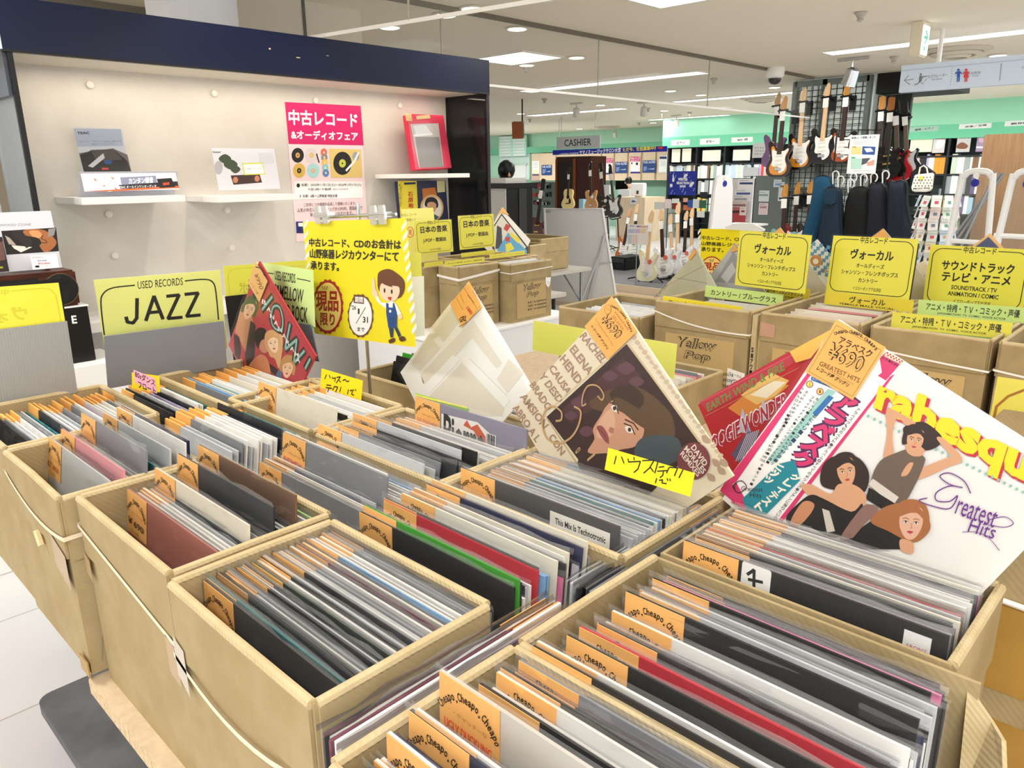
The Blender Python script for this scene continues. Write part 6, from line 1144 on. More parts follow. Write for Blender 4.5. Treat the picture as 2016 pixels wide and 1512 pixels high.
# wall cabinets with posters
pc_ = Pl((0, 18.0, 0), 0); r_ = thing('wall_cabinet', 'row of light wood wall cabinets under the blue banner', 'cabinet', pc_.pt(*pc_.px(1180, 370)))
zt_, zb_ = pc_.px(1250, 296)[1], pc_.px(1250, 355)[1]
mb = MB(); mb.box(WOODL, pc_.px(1046, 300)[0], pc_.px(1322, 300)[0], 18.05, 18.3, zb_, zt_); mb.build('carcass', r_)
for a, b in ((1046, 1094), (1160, 1184), (1185, 1209), (1211, 1236), (1238, 1263), (1266, 1291), (1294, 1322)):
    mb = MB(); mb.box(WOODL, pc_.px(a, 320)[0], pc_.px(b, 320)[0] - .02, 18.0, 18.05, zb_, zt_); mb.build('door', r_, bevel=.004)
pw_ = Pl((0, 17.98, 0), 0)
def flat(name, label, cat, y, px, col, art=None, view=None, group=None, th=.006, yaw=0, rough=.5): return card(name, label, cat, Pl(at_y(*px[0], y), yaw), px=px, col=col, th=th, art=art, view=view, group=group, rough=rough)
def bluep(x0, y0, x1, y1): return lambda A: (A.text('#cfd8ea', 'THE ALFEE', (x0 + 1, y0 + 6), (x1 - 1, y0 + 5), (x0 + 1, y0 + 1.5), .02), A.poly('#6f86b0', [(x0 + 2, y1 - 12), (x0 + 9, y1 - 12), (x0 + 7, y1 - 4), (x0 + 2, y1 - 3)]), A.poly('#9fb0cc', [(x0 + 8, y1 - 7), (x1 - 2, y1 - 9), (x1 - 4, y1 - 6)]))
for (x0, y0, x1, y1), lb in (((1066, 325, 1086, 345), 'square dark blue poster left of the dark wood cabinet'), ((1171, 321, 1183, 342), 'dark blue poster half hidden behind a guitar headstock'), ((1211, 319, 1235, 341), 'dark blue poster between the two magenta-headed posters'), ((1265, 316, 1291, 340), 'dark blue poster right of the second magenta-headed poster')):
    flat('poster', lb, 'poster', 17.98, [(x0, y0), (x1, y0 - .6), (x1, y1 - .6), (x0, y1)], '#22407c', bluep(x0, y0, x1, y1), group='cashier wall posters')
for (x0, y0, x1, y1), lb in (((1188, 312, 1206, 343), 'magenta-headed poster behind the black guitar headstock'), ((1241, 309, 1260, 341), 'magenta-headed poster between two dark blue posters')):
    flat('poster', lb, 'poster', 17.98, [(x0, y0), (x1, y0 - .6), (x1, y1 - .6), (x0, y1)], '#f3ecec', lambda A, x0=x0, y0=y0, x1=x1, y1=y1: (A.rect('#c8347a', x0, y0 - .4, x1, y0 + 9), A.text('#fff', '中古レコード', (x0 + 1, y0 + 4.6), (x1 - 1, y0 + 4.2), (x0 + 1, y0 + 1), .02), A.text('#fff', '&フェア', (x0 + 2, y0 + 8), (x1 - 2, y0 + 8), (x0 + 2, y0 + 5.4), .02), A.ell('#222', x0 + 3, y0 + 12.5, 1.4, 1.8), A.ell('#222', x1 - 6, y0 + 13.5, 2.4, 2.8), A.rect('#2a2f86', x0, y1 - 3, x1, y1)), group='cashier wall posters')
flat('poster', 'white notice at the left end of the wood cabinets', 'poster', 17.98, [(1048, 317), (1062, 317), (1062, 342), (1048, 342)], '#eef2ee', lambda A: (A.rect('#efe6a8', 1051, 335, 1059, 340), [A.rect('#aab4b4', 1050, 320 + k * 3, 1060, 320.8 + k * 3) for k in range(4)]), group='cashier wall posters')
flat('poster', 'white notice with a navy head at the right end of the wood cabinets', 'poster', 17.98, [(1298, 307), (1313, 306), (1313, 339), (1297, 340)], '#f0f4f2', lambda A: (A.rect('#26366a', 1298.5, 308, 1312.5, 313), [A.rect('#b0b8b8', 1300, 317 + k * 3, 1311, 317.8 + k * 3) for k in range(4)]), group='cashier wall posters')
flat('brochure', 'photo brochure standing under the white notice at the left end', 'brochure', 17.985, [(1047, 344), (1062, 342), (1061, 354), (1047, 354)], '#c9a79c', lambda A: A.rect('#5a5a60', 1048, 343, 1061, 346))
# green back wall of the counter niche
mb = MB(); g0 = pc_.px(1160, 358); g1 = pc_.px(1322, 440); mb.box(M('#7fa893', .6), g0[0] - 5, g1[0], 18.3, 18.34, 0, zb_ + .02); struct(mb.build('wall_niche'))
# CASHIER board and banner
def rods(o, y, pts):
    for x, z in pts: mb = MB(); mb.tube(STEEL, [(x, y, z), (x, y, CEIL)], .006, 6); mb.build('hanging_wire', o)
o = flat('hanging_sign', 'grey hanging board reading CASHIER', 'sign', 13.2, [(1096, 269), (1181, 267), (1181, 290), (1096, 295)], '#a9adab', lambda A: A.text('#15191a', 'CASHIER', (1111, 288.5), (1164, 286), (1111, 275), .012), th=.03, rough=.3)
p = at_y(1105, 268, 13.2); q = at_y(1172, 267, 13.2); rods(o, 13.2, ((p.x, p.z - .02), (q.x, q.z - .02)))
o = flat('banner', 'long blue banner with white and yellow lettering and a red arrow', 'banner', 14.0, [(1088, 298), (1313, 285), (1313, 295), (1088, 308)], '#1c22a8', lambda A: (A.text('#fff', 'ヤマノミュージックサロン大宮', (1141, 304.5), (1222, 299.5), (1141, 296), .035), A.text('#cfd2f4', '山野楽器の音楽教室', (1101, 305.5), (1139, 303), (1101, 302), .02), A.text('#f6e84a', 'ただ今、生徒募集中!!', (1226, 299), (1291, 295), (1226, 291.5), .03), A.poly('#e8302a', [(1295, 289.5), (1301, 289), (1301, 287), (1306, 290.5), (1301, 294.5), (1301, 292.5), (1295, 293)])), th=.02)
p = at_y(1100, 300, 14.0); q = at_y(1300, 288, 14.0); rods(o, 14.01, ((p.x, p.z), (q.x, q.z)))
# wooden loudspeaker on a ceiling arm
p = at_y(1020, 256, 9.6); o = thing('loudspeaker', 'small brown wooden loudspeaker hanging from the ceiling left of CASHIER', 'loudspeaker', p)
T = Matrix.Translation(p) @ Matrix.Rotation(R(35), 4, 'Z') @ Matrix.Rotation(R(8), 4, 'X'); mb = MB(); mb.box(M('#7a3f16', .5), -.09, .09, -.08, .08, -.13, .13, T); mb.build('cabinet', o, bevel=.004)
mb = MB(); mb.box(M('#1c1412', .6), .055, .091, -.07, .07, -.11, .10, T); mb.build('grille', o); mb = MB(); mb.tube(BLACK, [p + Vector((.05, .05, .0)), p + Vector((.05, .05, .2)), (p.x + .05, p.y + .05, CEIL)], .012, 6); mb.build('arm', o)
# black high counter, pale panel and the person behind
c1 = at_y(998, 361, 6.0); cyb = at_x(1048, 361, c1.x).y
o = thing('counter', 'tall black counter with a white top, behind the comic-style cover', 'counter', (c1.x - .6, 6.2, 0)); zc = c1.z
mb = MB(); mb.box(M('#101113', .35), c1.x - 1.4, c1.x, 6.0, cyb, 0, zc - .05); mb.build('body', o); mb = MB(); mb.box(BLACK, c1.x - 1.45, c1.x + .03, 5.96, cyb + .04, zc - .05, zc); mb.build('counter_edge', o)
mb = MB(); mb.box(M('#e9e7e2', .3), c1.x - 1.4, c1.x - .02, 6.0, cyb - .08, zc, zc + .055); mb.build('countertop', o)
mb = MB(); mb.box(M('#d9d7d1', .5), c1.x - 1.3, c1.x - .01, 5.985, 6.0, .1, zc - .055); mb.build('pale_panel', o)
mb = MB(); mb.box(M('#3a3b3d', .3), c1.x, c1.x + .01, at_x(1021, 400, c1.x).y, at_x(1036, 400, c1.x).y, .1, zc - .055); mb.build('grey_panel', o)
def person(label, loc, facing, top, shirt, trousers, hair, bow=0.55):
    s = top / 1.66; r = thing('person', label, 'person', loc)
    J = [((0, 0, .95), .15), ((0, 0, 1.15), .14), ((0, -.01, 1.36), .16), ((0, -.05 - .02 * bow, 1.46), .055), ((0, -.09 - .08 * bow, 1.54), .085), ((0, -.10 - .13 * bow, 1.62 - .03 * bow), .092),
         ((.10, 0, .90), .09), ((.11, -.01, .50), .062), ((.11, .02, .10), .042), ((.12, -.14, .04), .04), ((-.10, 0, .90), .09), ((-.11, -.01, .50), .062), ((-.11, .02, .10), .042), ((-.12, -.14, .04), .04),
         ((.19, 0, 1.37), .06), ((.25, -.04, 1.10), .045), ((.16, -.28, 1.06), .032), ((.12, -.36, 1.08), .028), ((-.19, 0, 1.37), .06), ((-.25, -.04, 1.10), .045), ((-.16, -.28, 1.06), .032), ((-.12, -.36, 1.08), .028)]
    E = [(0, 1), (1, 2), (2, 3), (3, 4), (4, 5), (0, 6), (6, 7), (7, 8), (8, 9), (0, 10), (10, 11), (11, 12), (12, 13), (2, 14), (14, 15), (15, 16), (16, 17), (2, 18), (18, 19), (19, 20), (20, 21)]
    Rz = Matrix.Rotation(facing, 4, 'Z'); P = [Rz @ (Vector(j[0]) * s) + Vector(loc) for j in J]
    def skin(name, idx, m, grow=1.0, parent=r):
        mp = {k: i for i, k in enumerate(idx)}; me = bpy.data.meshes.new(name); me.from_pydata([P[k] for k in idx], [(mp[a], mp[b]) for a, b in E if a in mp and b in mp], []); me.materials.append(m)
        ob = link(name, me, parent); md = ob.modifiers.new('skin', 'SKIN'); md.use_smooth_shade = True
        for i, k in enumerate(idx): v = me.skin_vertices[0].data[i]; q = J[k][1] * s * grow; v.radius = (q, q); v.use_root = (i == 0)
        ob.modifiers.new('sub', 'SUBSURF').levels = 1; ob.modifiers['sub'].render_levels = 2; return ob
    skin('body', list(range(22)), M('#e0b394', .6)); skin('shirt', [2, 1, 14, 15, 18, 19], M(shirt, .8), 1.14); skin('trousers', [0, 6, 7, 8, 10, 11, 12], M(trousers, .8), 1.14)
    h = P[5]; mb = MB(); T = Matrix.Translation(h + Rz @ Vector((0, .015, .02)) * s) @ Rz @ Matrix.Rotation(.5 * bow, 4, 'X')
    mb.lathe(M(hair, .4), [(.06 * s, -.115 * s), (.098 * s, -.06 * s), (.108 * s, 0), (.095 * s, .06 * s), (.06 * s, .098 * s), (.002, .112 * s)], 20, T=T); mb.build('hair', r, smooth=True)
    for sx in (-1, 1): mb = MB(); mb.lathe(M('#2a1a16', .4), [(.011 * s, -.006), (.012 * s, 0), (.001, .008)], 8, T=Matrix.Translation(h + Rz @ Vector((sx * .035, -.09, -.02)) * s) @ Rz @ Matrix.Rotation(R(90), 4, 'X')); mb.build('eye', r)
    mb = MB(); mb.lathe(M('#d8a686', .5), [(.014 * s, -.02 * s), (.016 * s, 0), (.004 * s, .03 * s)], 8, T=Matrix.Translation(h + Rz @ Vector((0, -.10, -.045)) * s)); mb.build('nose', r)
    return r
pp0 = at_y(988, 329, 6.9); person('person in a white shirt bowing a black-haired head behind the tall black counter', (pp0.x, 6.9, 0), R(60), pp0.z + .02, '#e8e6ec', '#26262c', '#10131a', 1.0)
pp1 = at_y(1245, 353, 15.6); person('person with black hair half hidden behind the white register screen', (pp1.x, 15.6, 0), R(-20), pp1.z, '#2a2c30', '#202024', '#0e0e10', .4)
# dark wood cabinet, glass case and the guitars around it
def ybox(name, label, cat, m, y0, y1, px, z0=None, parts=None, group=None, bevel=0.0):
    a = at_y(px[0], px[1], y0); b = at_y(px[2], px[1], y0); zb = at_y(px[0], px[3], y0).z if z0 is None else z0
    o = thing(name, label, cat, ((a.x + b.x) / 2, y0, zb), group); mb = MB(); mb.box(m, a.x, b.x, y0, y1, zb, a.z); mb.build('body', o, bevel=bevel); o['ext'] = (a.x, b.x, zb, a.z); return o
o = ybox('display_cabinet', 'tall dark wood cabinet behind the pale acoustic guitar', 'cabinet', WOODD, 14.6, 15.2, (1095, 309, 1163, 450), z0=0); x0, x1, zb, zt2 = o['ext']
mb = MB(); mb.box(M('#1c0a06', .15), x0 + .12, x0 + (x1 - x0) * .52, 14.585, 14.6, .2, zt2 - .12); mb.build('glass_door', o); mb = MB(); mb.box(M('#7a3f14', .4), x0 + (x1 - x0) * .52, x0 + (x1 - x0) * .58, 14.57, 14.6, 0, zt2 - .05); mb.build('stile', o); mb = MB(); mb.box(M('#6b3512', .4), x0, x0 + .05, 14.57, 14.6, 0, zt2 - .05); mb.build('stile', o)
STR = [(0, 0), (.09, .005), (.15, .05), (.165, .12), (.14, .19), (.115, .235), (.125, .29), (.155, .34), (.16, .385), (.135, .40), (.10, .375), (.07, .34), (.03, .33), (-.03, .33), (-.06, .36), (-.09, .41), (-.12, .445), (-.15, .435), (-.16, .40), (-.14, .33), (-.12, .26), (-.125, .21), (-.155, .15), (-.165, .09), (-.14, .03), (-.08, .003)]
PICK = [(.02, .05), (.09, .09), (.105, .15), (.085, .21), (.09, .28), (.12, .33), (.11, .355), (.06, .325), (-.05, .325), (-.09, .35), (-.10, .30), (-.085, .22), (-.09, .15), (-.05, .13), (0, .13)]
ACO = [(0, 0), (.12, .01), (.195, .08), (.20, .16), (.16, .24), (.135, .29), (.145, .36), (.15, .42), (.12, .48), (.05, .50), (-.05, .50), (-.12, .48), (-.15, .42), (-.145, .36), (-.135, .29), (-.16, .24), (-.20, .16), (-.195, .08), (-.12, .01)]
TEL = [(0, 0), (.09, .005), (.155, .06), (.16, .13), (.125, .20), (.115, .24), (.14, .32), (.15, .38), (.12, .395), (.08, .35), (.03, .335), (-.03, .335), (-.05, .40), (-.10, .415), (-.145, .38), (-.14, .31), (-.12, .24), (-.125, .20), (-.16, .13), (-.155, .06), (-.09, .005)]
LPB = [(0, 0), (.1, .012), (.165, .08), (.165, .15), (.12, .23), (.115, .28), (.145, .35), (.13, .375), (.08, .34), (.04, .345), (.02, .37), (-.02, .37), (-.06, .40), (-.12, .39), (-.14, .34), (-.115, .27), (-.12, .22), (-.165, .15), (-.165, .08), (-.1, .012)]
def guitar(label, y, bottom, top, body, pick, neck, head, shape=STR, total=.99, tag_=True, group='guitars', lean=4, yaw=0, stand=False, cat='guitar', sticker=None, burst=None):
    pl0 = Pl(at_y(*bottom, y), yaw, lean); a = Vector((0, 0)); b = Vector(pl0.px(*top)); L = b.length; s = L / total; rot = math.degrees(math.atan2(-b.x, b.y))
    pl = Pl(pl0.o, yaw, lean, rot); r = thing('guitar', label, cat, pl0.o, group); f = lambda u, v, d: pl.pt(u * s, v * s, d * s)
    mb = MB(); mb.prism(M(body, .2, coat=.4), spline(shape, 3), .02, -.025, f)
    if burst: mb.prism(M(burst, .2, coat=.4), [(u * .72, v * .8 + .03) for u, v in spline(shape, 3)], .0212, .0205, f)
    mb.build('body', r)
    if pick:
        mb = MB(); mb.prism(M(pick, .3), spline(PICK if shape is not ACO else [(.03, .17), (.09, .14), (.1, .2), (.07, .27), (.04, .25)], 3), .024, .021, f)
        mb.build('pickguard', r)
    if shape is ACO:
        mb = MB(); mb.prism(BLACK, [(.05 * math.cos(k * .4189), .30 + .05 * math.sin(k * .4189)) for k in range(15)], .0225, .021, f); mb.build('sound_hole', r); mb = MB(); mb.prism(ROSEW, [(-.08, .13), (.08, .13), (.05, .155), (-.05, .155)], .028, .021, f); mb.build('bridge', r)
    else:
        for v in (.15, .20, .25) if shape is STR else (.17, .27): mb = MB(); mb.prism(M('#e8e4da', .4) if shape is STR else M('#c9a45a', .3, .5), [(-.045, v), (.045, v + .008), (.045, v + .028), (-.045, v + .02)], .030, .0235, f); mb.build('pickup', r)
        mb = MB(); mb.prism(CHROME, [(-.04, .085), (.04, .085), (.04, .12), (-.04, .12)], .032, .021, f); mb.build('bridge', r)
    z0 = .50 if shape is ACO else .335
    mb = MB(); mb.prism(neck if not isinstance(neck, str) else M(neck, .5), [(-.028, z0 - (.17 if shape is ACO else .05)), (.028, z0 - (.17 if shape is ACO else .05)), (.022, total - .17), (-.022, total - .17)], .034, .012, f); mb.build('neck', r)
    H = [(-.022, total - .17), (.022, total - .17), (.030, total - .15), (.034, total - .03), (.015, total), (-.01, total - .02), (-.038, total - .09), (-.045, total - .14)] if shape in (STR, TEL) else [(-.022, total - .17), (.022, total - .17), (.04, total - .14), (.036, total - .01), (0, total), (-.036, total - .01), (-.04, total - .14)]
    mb = MB(); mb.prism(head if not isinstance(head, str) else M(head, .4), H, .028, .008, f)
    for k in range(5): mb.box(CHROME, -.008 * s, .008 * s, -.004, .004, -.006 * s, .006 * s, Matrix.Translation(f(-.045 + k * .004, total - .14 + k * .022, .018)))
    mb.build('headstock', r)
    if tag_: mb = MB(); mb.prism(M('#f3f1ec', .5), [(-.035, total - .30), (.035, total - .30), (.035, total - .18), (-.035, total - .18)], .042, .038, f); mb.build('price_tag', r)
    if group == 'guitars hanging on the mesh wall':
        h = f(0, total - .175, .035); mb = MB(); an = (h.x + .02, MY, h.z - .04) if h.x < MX1 + .06 else (MX1 + .42, MY + .2, h.z - .04); mb.tube(BLACK, [an, (h.x + .02, (h.y + MY) / 2, h.z - .01), (h.x, h.y + .012, h.z)], .014, 6); mb.tube(BLACK, [(h.x - .07, h.y, h.z - .005), (h.x + .07, h.y, h.z + .005)], .014, 6); mb.box(BLACK, an[0] - .04, an[0] + .04, an[1] - .03, an[1] - .008, h.z - .16, h.z + .02); tag(mb.build('guitar_hook'), 'hook of the ' + label, 'hook', 'guitar hooks')
    if sticker: mb = MB(); mb.prism(M(sticker, .4), [(.05 + .035 * math.cos(k * .4189), .27 + .035 * math.sin(k * .4189)) for k in range(15)], .036, .033, f); mb.build('sticker', r)
    if stand:
        mb = MB(); c_ = f(0, .03, -.05); fl = Vector((c_.x, c_.y, .1 if y < 11 and c_.x > -7.6 and y > 8.3 else 0))
        mb.tube(BLACK, [f(-.1, .0, .05), f(-.1, -.02, -.03), f(0, -.02, -.06), f(.1, -.02, -.03), f(.1, .0, .05)], .01 * s, 6); mb.tube(BLACK, [f(0, -.02, -.06), fl + Vector((0, .1, .03))], .012 * s, 6)
        for dx, dy in ((-.28, -.18), (.28, -.18), (0, .28)): mb.tube(BLACK, [fl + Vector((0, .1, .1)), fl + Vector((dx, dy + .1, .02))], .01, 6)
        so = mb.build('guitar_stand'); tag(so, 'stand of the ' + label, 'guitar stand', 'guitar stands')
    return r
guitar('pale acoustic guitar in front of the dark wood cabinet', 14.0, (1118, 412), (1122, 329), '#f0d896', '#221712', ROSEW, '#241a16', shape=ACO, total=1.03, lean=6, group='guitars by the cashier', stand=True)
guitar('tan semi-hollow guitar with a white square card, right of the dark cabinet', 12.6, (1164, 414), (1164, 318), '#cf9c66', None, ROSEW, '#1d1512', shape=TEL, lean=6, group='guitars by the cashier', sticker='#f2f2f2', stand=True)
guitar('black-bodied guitar with a white card, next to the tan guitar', 12.4, (1192, 425), (1184, 320), '#15161a', None, ROSEW, '#1d1512', shape=LPB, lean=6, group='guitars by the cashier', sticker='#f2f2f2', stand=True)
guitar('guitar with a white pickguard behind the whiteboard corner', 12.2, (1212, 428), (1202, 324), '#231a18', '#f0eee8', '#4a463a', '#15120f', lean=6, group='guitars by the cashier', stand=True)
guitar('dark red guitar on a black tripod stand beside the tall counter', 8.6, (1054, 480), (1072, 352), '#4a0d14', None, '#2a1a18', '#111', shape=LPB, lean=8, group='guitars by the cashier', stand=True)
guitar('cream white electric guitar at the front left of the stands', 8.6, (1272, 554), (1285, 414), '#efe9c6', '#f3f2ee', MAPLE, MAPLE, lean=10, group='white guitars on floor stands', stand=True, sticker='#d8695f')
for lb, y, b_, t_ in (('white electric guitar with dark fretboard right of the cream one', 8.9, (1308, 545), (1303, 411)), ('white electric guitar third from the left on the stands', 9.1, (1326, 540), (1321, 421)), ('tallest white electric guitar in the middle of the stands', 9.5, (1334, 533), (1337, 398)), ('white electric guitar with a dark fretboard, behind the map-like cover', 9.4, (1347, 530), (1353, 415)), ('white electric guitar at the right end of the stands', 9.7, (1362, 525), (1364, 409))):
    guitar(lb, y, b_, t_, '#eeeef0', '#f4f4f4', ROSEW if 'dark' in lb else MAPLE, MAPLE, lean=10, group='white guitars on floor stands', stand=True, sticker='#d8695f')
guitar('mint green bass-like guitar behind the colour chart', 9.9, (1247, 515), (1256, 401), '#d9eedd', '#eef4ee', ROSEW, MAPLE, lean=10, group='white guitars on floor stands', stand=True)
guitar('orange-brown guitar left of the colour chart', 9.9, (1224, 512), (1243, 410), '#b5652c', '#eeeeee', ROSEW, '#d99a72', lean=10, group='white guitars on floor stands', stand=True)
mb = MB(); mb.box(M('#6c6c70', .5), -7.6, -4.4, 8.2, 10.6, 0, .10); mb.box(M('#d9cdbb', .4), -7.62, -4.38, 8.18, 8.2, 0, .10); o = mb.build('low_platform'); tag(o, 'low grey platform under the white guitars', 'platform')
mb = MB(); a = at_z(1195, 605, 0); mb.box(M('#cdb592', .3), -7.5, -4.2, 6.9, 8.15, 0, .004); struct(mb.build('floor_wood_strip'))
o = flat('colour_chart', 'pastel colour chart sheet held in front of the guitar necks', 'sign', 8.4, [(1238, 441), (1277, 443), (1274, 482), (1231, 481)], '#f4f3f6', lambda A: (A.text('#5a8ad8', 'ギター選', (1240, 447), (1258, 448), (1240, 443), .03), A.text('#e0705a', '早わかり', (1258, 448.5), (1275, 449), (1258, 444), .03), A.rect('#bcd4f0', 1237, 451, 1249, 459), A.rect('#e0c8ee', 1250, 451, 1260, 459), A.rect('#f6dfb8', 1261, 451, 1271, 459), A.rect('#c8dcf4', 1236, 462, 1244, 480), A.rect('#f4e0d0', 1245, 462, 1250, 480), A.rect('#ead4ee', 1251, 462, 1255, 480)))
mb = MB(); p = at_y(1254, 478, 8.41); mb.tube(STEEL, [(p.x, 8.41, .1), p], .006, 6); mb.build('stand_wire', o)
# amplifier and small displays behind the whiteboard
o = ybox('guitar_amplifier', 'black guitar amplifier on the floor behind the whiteboard', 'amplifier', M('#0d0e10', .5), 9.4, 9.9, (1203, 505, 1232, 565), z0=.1); x0, x1, zb, zt2 = o['ext']; mb = MB(); mb.box(M('#1b1c20', .8), x0 + .02, x1 - .02, 9.38, 9.4, zb + .03, zt2 - .1); mb.build('grille', o); mb = MB(); mb.box(M('#2c2d30', .3), x0 + .02, x1 - .02, 9.38, 9.4, zt2 - .08, zt2 - .02); mb.build('control_panel', o)
# white board on an easel stand
pwb = Pl(at_y(1130, 605, 7.1), 4, -5); r_ = thing('whiteboard', 'grey-white board in an aluminium frame on a leaning stand', 'whiteboard', pwb.o)
P = [pwb.px(*q) for q in ((1072, 411), (1186, 411), (1222, 645), (1080, 645))]; 
mb = MB(); mb.prism(M('#f4f4f2', .35), [P[3], P[2], P[1], P[0]], 0, -.012, lambda u, v, d: pwb.pt(u, v, d)); mb.build('panel', r_)
mb = MB(); mb.tube(M('#f0f0ee', .3), [pwb.pt(*q) for q in P], .016, 8, closed=True); mb.build('frame', r_)
A = Art(pwb, .002, .0002, (1000, 260, 500 / 2016)); A.ell('#c9c9c8', 320, 632, 22, 8); A.build('print', r_)
mb = MB(); mb.tube(M('#c6c9cc', .3), [pwb.pt(*pwb.px(1192, 462), -.04), pwb.pt(*pwb.px(1158, 610), -.04) + Vector((0, -.25, 0))], .014, 8); mb.tube(M('#c6c9cc', .3), [pwb.pt(*pwb.px(1192, 462), .02), pwb.pt(*pwb.px(1160, 600), .05)], .018, 8); mb.tube(M('#c6c9cc', .3), [pwb.pt(*pwb.px(1178, 518), .03), pwb.pt(*pwb.px(1205, 516), .01)], .008, 6); mb.build('leg', r_)
mb = MB(); mb.tube(M('#c6c9cc', .3), [pwb.pt(*P[2], -.02), pwb.pt(P[2][0], P[2][1] - .1, .2)], .014, 8); mb.build('leg', r_)
# counter with register screen
o = ybox('counter', 'light wood cashier counter with a white card on its front', 'counter', WOODL, 14.4, 15.2, (1214, 388, 1270, 470), z0=0)
flat('counter_card', 'white square card with a small dark drawing on the cashier counter front', 'card', 14.38, [(1241, 390), (1253, 390), (1253, 402), (1240, 402)], '#d4d8da', lambda A: A.smooth('#3a5a70', [(1243, 398), (1246, 394), (1252, 397), (1248, 398)], 3))
r_ = ybox('register_screen', 'back of a white register screen on the cashier counter', 'screen', M('#efefed', .4), 14.5, 14.62, (1241, 360, 1268, 386), bevel=.02); mb = MB(); p = at_y(1254, 386, 14.56); mb.box(M('#dcdcda', .4), p.x - .05, p.x + .05, 14.55, 14.7, p.z - .06, p.z + .03); mb.build('foot', r_)
mb = MB(); p = at_y(1255, 379, 14.49); mb.box(M('#3a3a3c', .4), p.x - .025, p.x + .025, 14.485, 14.5, p.z - .03, p.z + .04); mb.build('socket', r_)
ybox('monitor', 'black monitor behind the cashier counter, left of the white screen', 'monitor', M('#0d0d10', .3), 15.6, 15.7, (1212, 356, 1238, 373)); ybox('drawer_unit', 'white and black drawer unit below the black monitor', 'cabinet', M('#dfe2e2', .4), 15.2, 15.5, (1217, 373, 1240, 390)); ybox('leaflet_box', 'pale blue leaflet box beside the tan guitar', 'box', M('#9cc6de', .4), 13.0, 13.1, (1140, 392, 1148, 410), z0=0); ybox('stand_display', 'white printed stand behind the black guitar', 'display stand', M('#e3e6ea', .4), 15.0, 15.05, (1187, 364, 1200, 392), z0=0)
mb = MB(); a = at_y(1265, 395, 15.8); b = at_y(1322, 395, 15.8); mb.box(M('#9aa39a', .5), a.x, b.x, 15.8, 16.3, 0, a.z); o = mb.build('back_counter'); tag(o, 'grey-green back counter right of the cashier counter', 'counter')
# glass case with small wares left of the cabinet
o = ybox('glass_case', 'glass case with small wares left of the dark wood cabinet', 'showcase', M('#6b7a74', .4), 14.8, 15.3, (1046, 358, 1094, 430), z0=0); x0, x1, zb, zt2 = o['ext']
for k in range(3):
    for i in range(7): 
        mb = MB(); x = x0 + .05 + (x1 - x0 - .25) * (i + RND.random() * .6) / 7; z = zt2 - .16 - k * .2; mb.box(M(RND.choice(['#e9e9e6', '#25262a', '#b23a3a', '#7a8f86', '#cfd2d0', '#3a3c40']), .4), x, x + RND.uniform(.06, .14), 14.76, 14.8, z, z + RND.uniform(.05, .13)); tag(mb.build('small_ware'), 'small packaged ware in the glass case left of the dark wood cabinet', 'package', 'small wares in the glass case')
# blue winter sign on its wire rack with packets
o = flat('sign_board', 'square blue sign with white instruments reading WINTER SELECTION 2025', 'sign', 11.735, [(1318, 337), (1371, 337), (1369, 386), (1315, 383)], '#1d2f9c', lambda A: (A.text('#fff', 'WINTER', (1335, 356), (1354, 356), (1335, 350), .04), A.text('#fff', 'SELECTION', (1332, 362.5), (1357, 363), (1332, 357.5), .04), A.text('#fff', '2025', (1338, 369), (1350, 369), (1338, 364.5), .04), [A.ell('#c9d0ee', 1320 + (k * 37 % 48), 340 + (k * 23 % 43), .8, .8, n=6) for k in range(60) if not (1330 < 1320 + (k * 37 % 48) < 1358 and 349 < 340 + (k * 23 % 43) < 371)], A.smooth('#f2f2f4', [(1324, 350), (1326, 343), (1327, 350), (1328, 356), (1324, 358)], 3), A.smooth('#f2f2f4', [(1350, 342), (1354, 345), (1348, 350), (1346, 347)], 3), A.smooth('#f2f2f4', [(1362, 358), (1367, 360), (1360, 368), (1357, 366)], 3), A.rect('#f2f2f4', 1319, 362, 1324, 368)))
r_ = thing('wire_rack', 'black wire rack with packets under the blue WINTER sign', 'rack', at_y(1330, 440, 11.8)); pr3 = Pl(at_y(1330, 440, 11.75), 0)
mb = MB()
for x in (1318, 1345, 1372, 1398): mb.tube(BLACK, [pr3.pt(*pr3.px(x, 330)), Vector((pr3.pt(*pr3.px(x, 330)).x, 11.75, 0))], .008, 6)
for y in (388, 402, 420, 440): mb.tube(BLACK, [pr3.pt(*pr3.px(1316, y)), pr3.pt(*pr3.px(1400, y))], .006, 6)
mb.build('frame', r_)
for k, (x, y, w_, h_, c) in enumerate(((1288, 398, 20, 14, '#d8d8d6'), (1309, 392, 11, 18, '#efdcdc'), (1323, 391, 13, 9, '#f0f0ee'), (1323, 400, 10, 12, '#8a2a2a'), (1345, 390, 8, 8, '#e8b09a'), (1354, 394, 9, 14, '#2a5aa8'), (1364, 392, 12, 18, '#e8ecec'), (1377, 394, 12, 16, '#3a6a4a'), (1345, 404, 16, 10, '#c9774a'), (1372, 416, 14, 12, '#f0efec'), (1378, 378, 14, 12, '#26282c'), (1330, 372, 8, 10, '#3a3a40'))):
    tag(flat('packet', 'x', 'packet', 11.7 + k * .004, [(x, y), (x + w_, y), (x + w_, y + h_), (x, y + h_)], c, th=.02), 'small packet or booklet displayed under the blue WINTER sign', 'packet', 'packets under the blue sign')
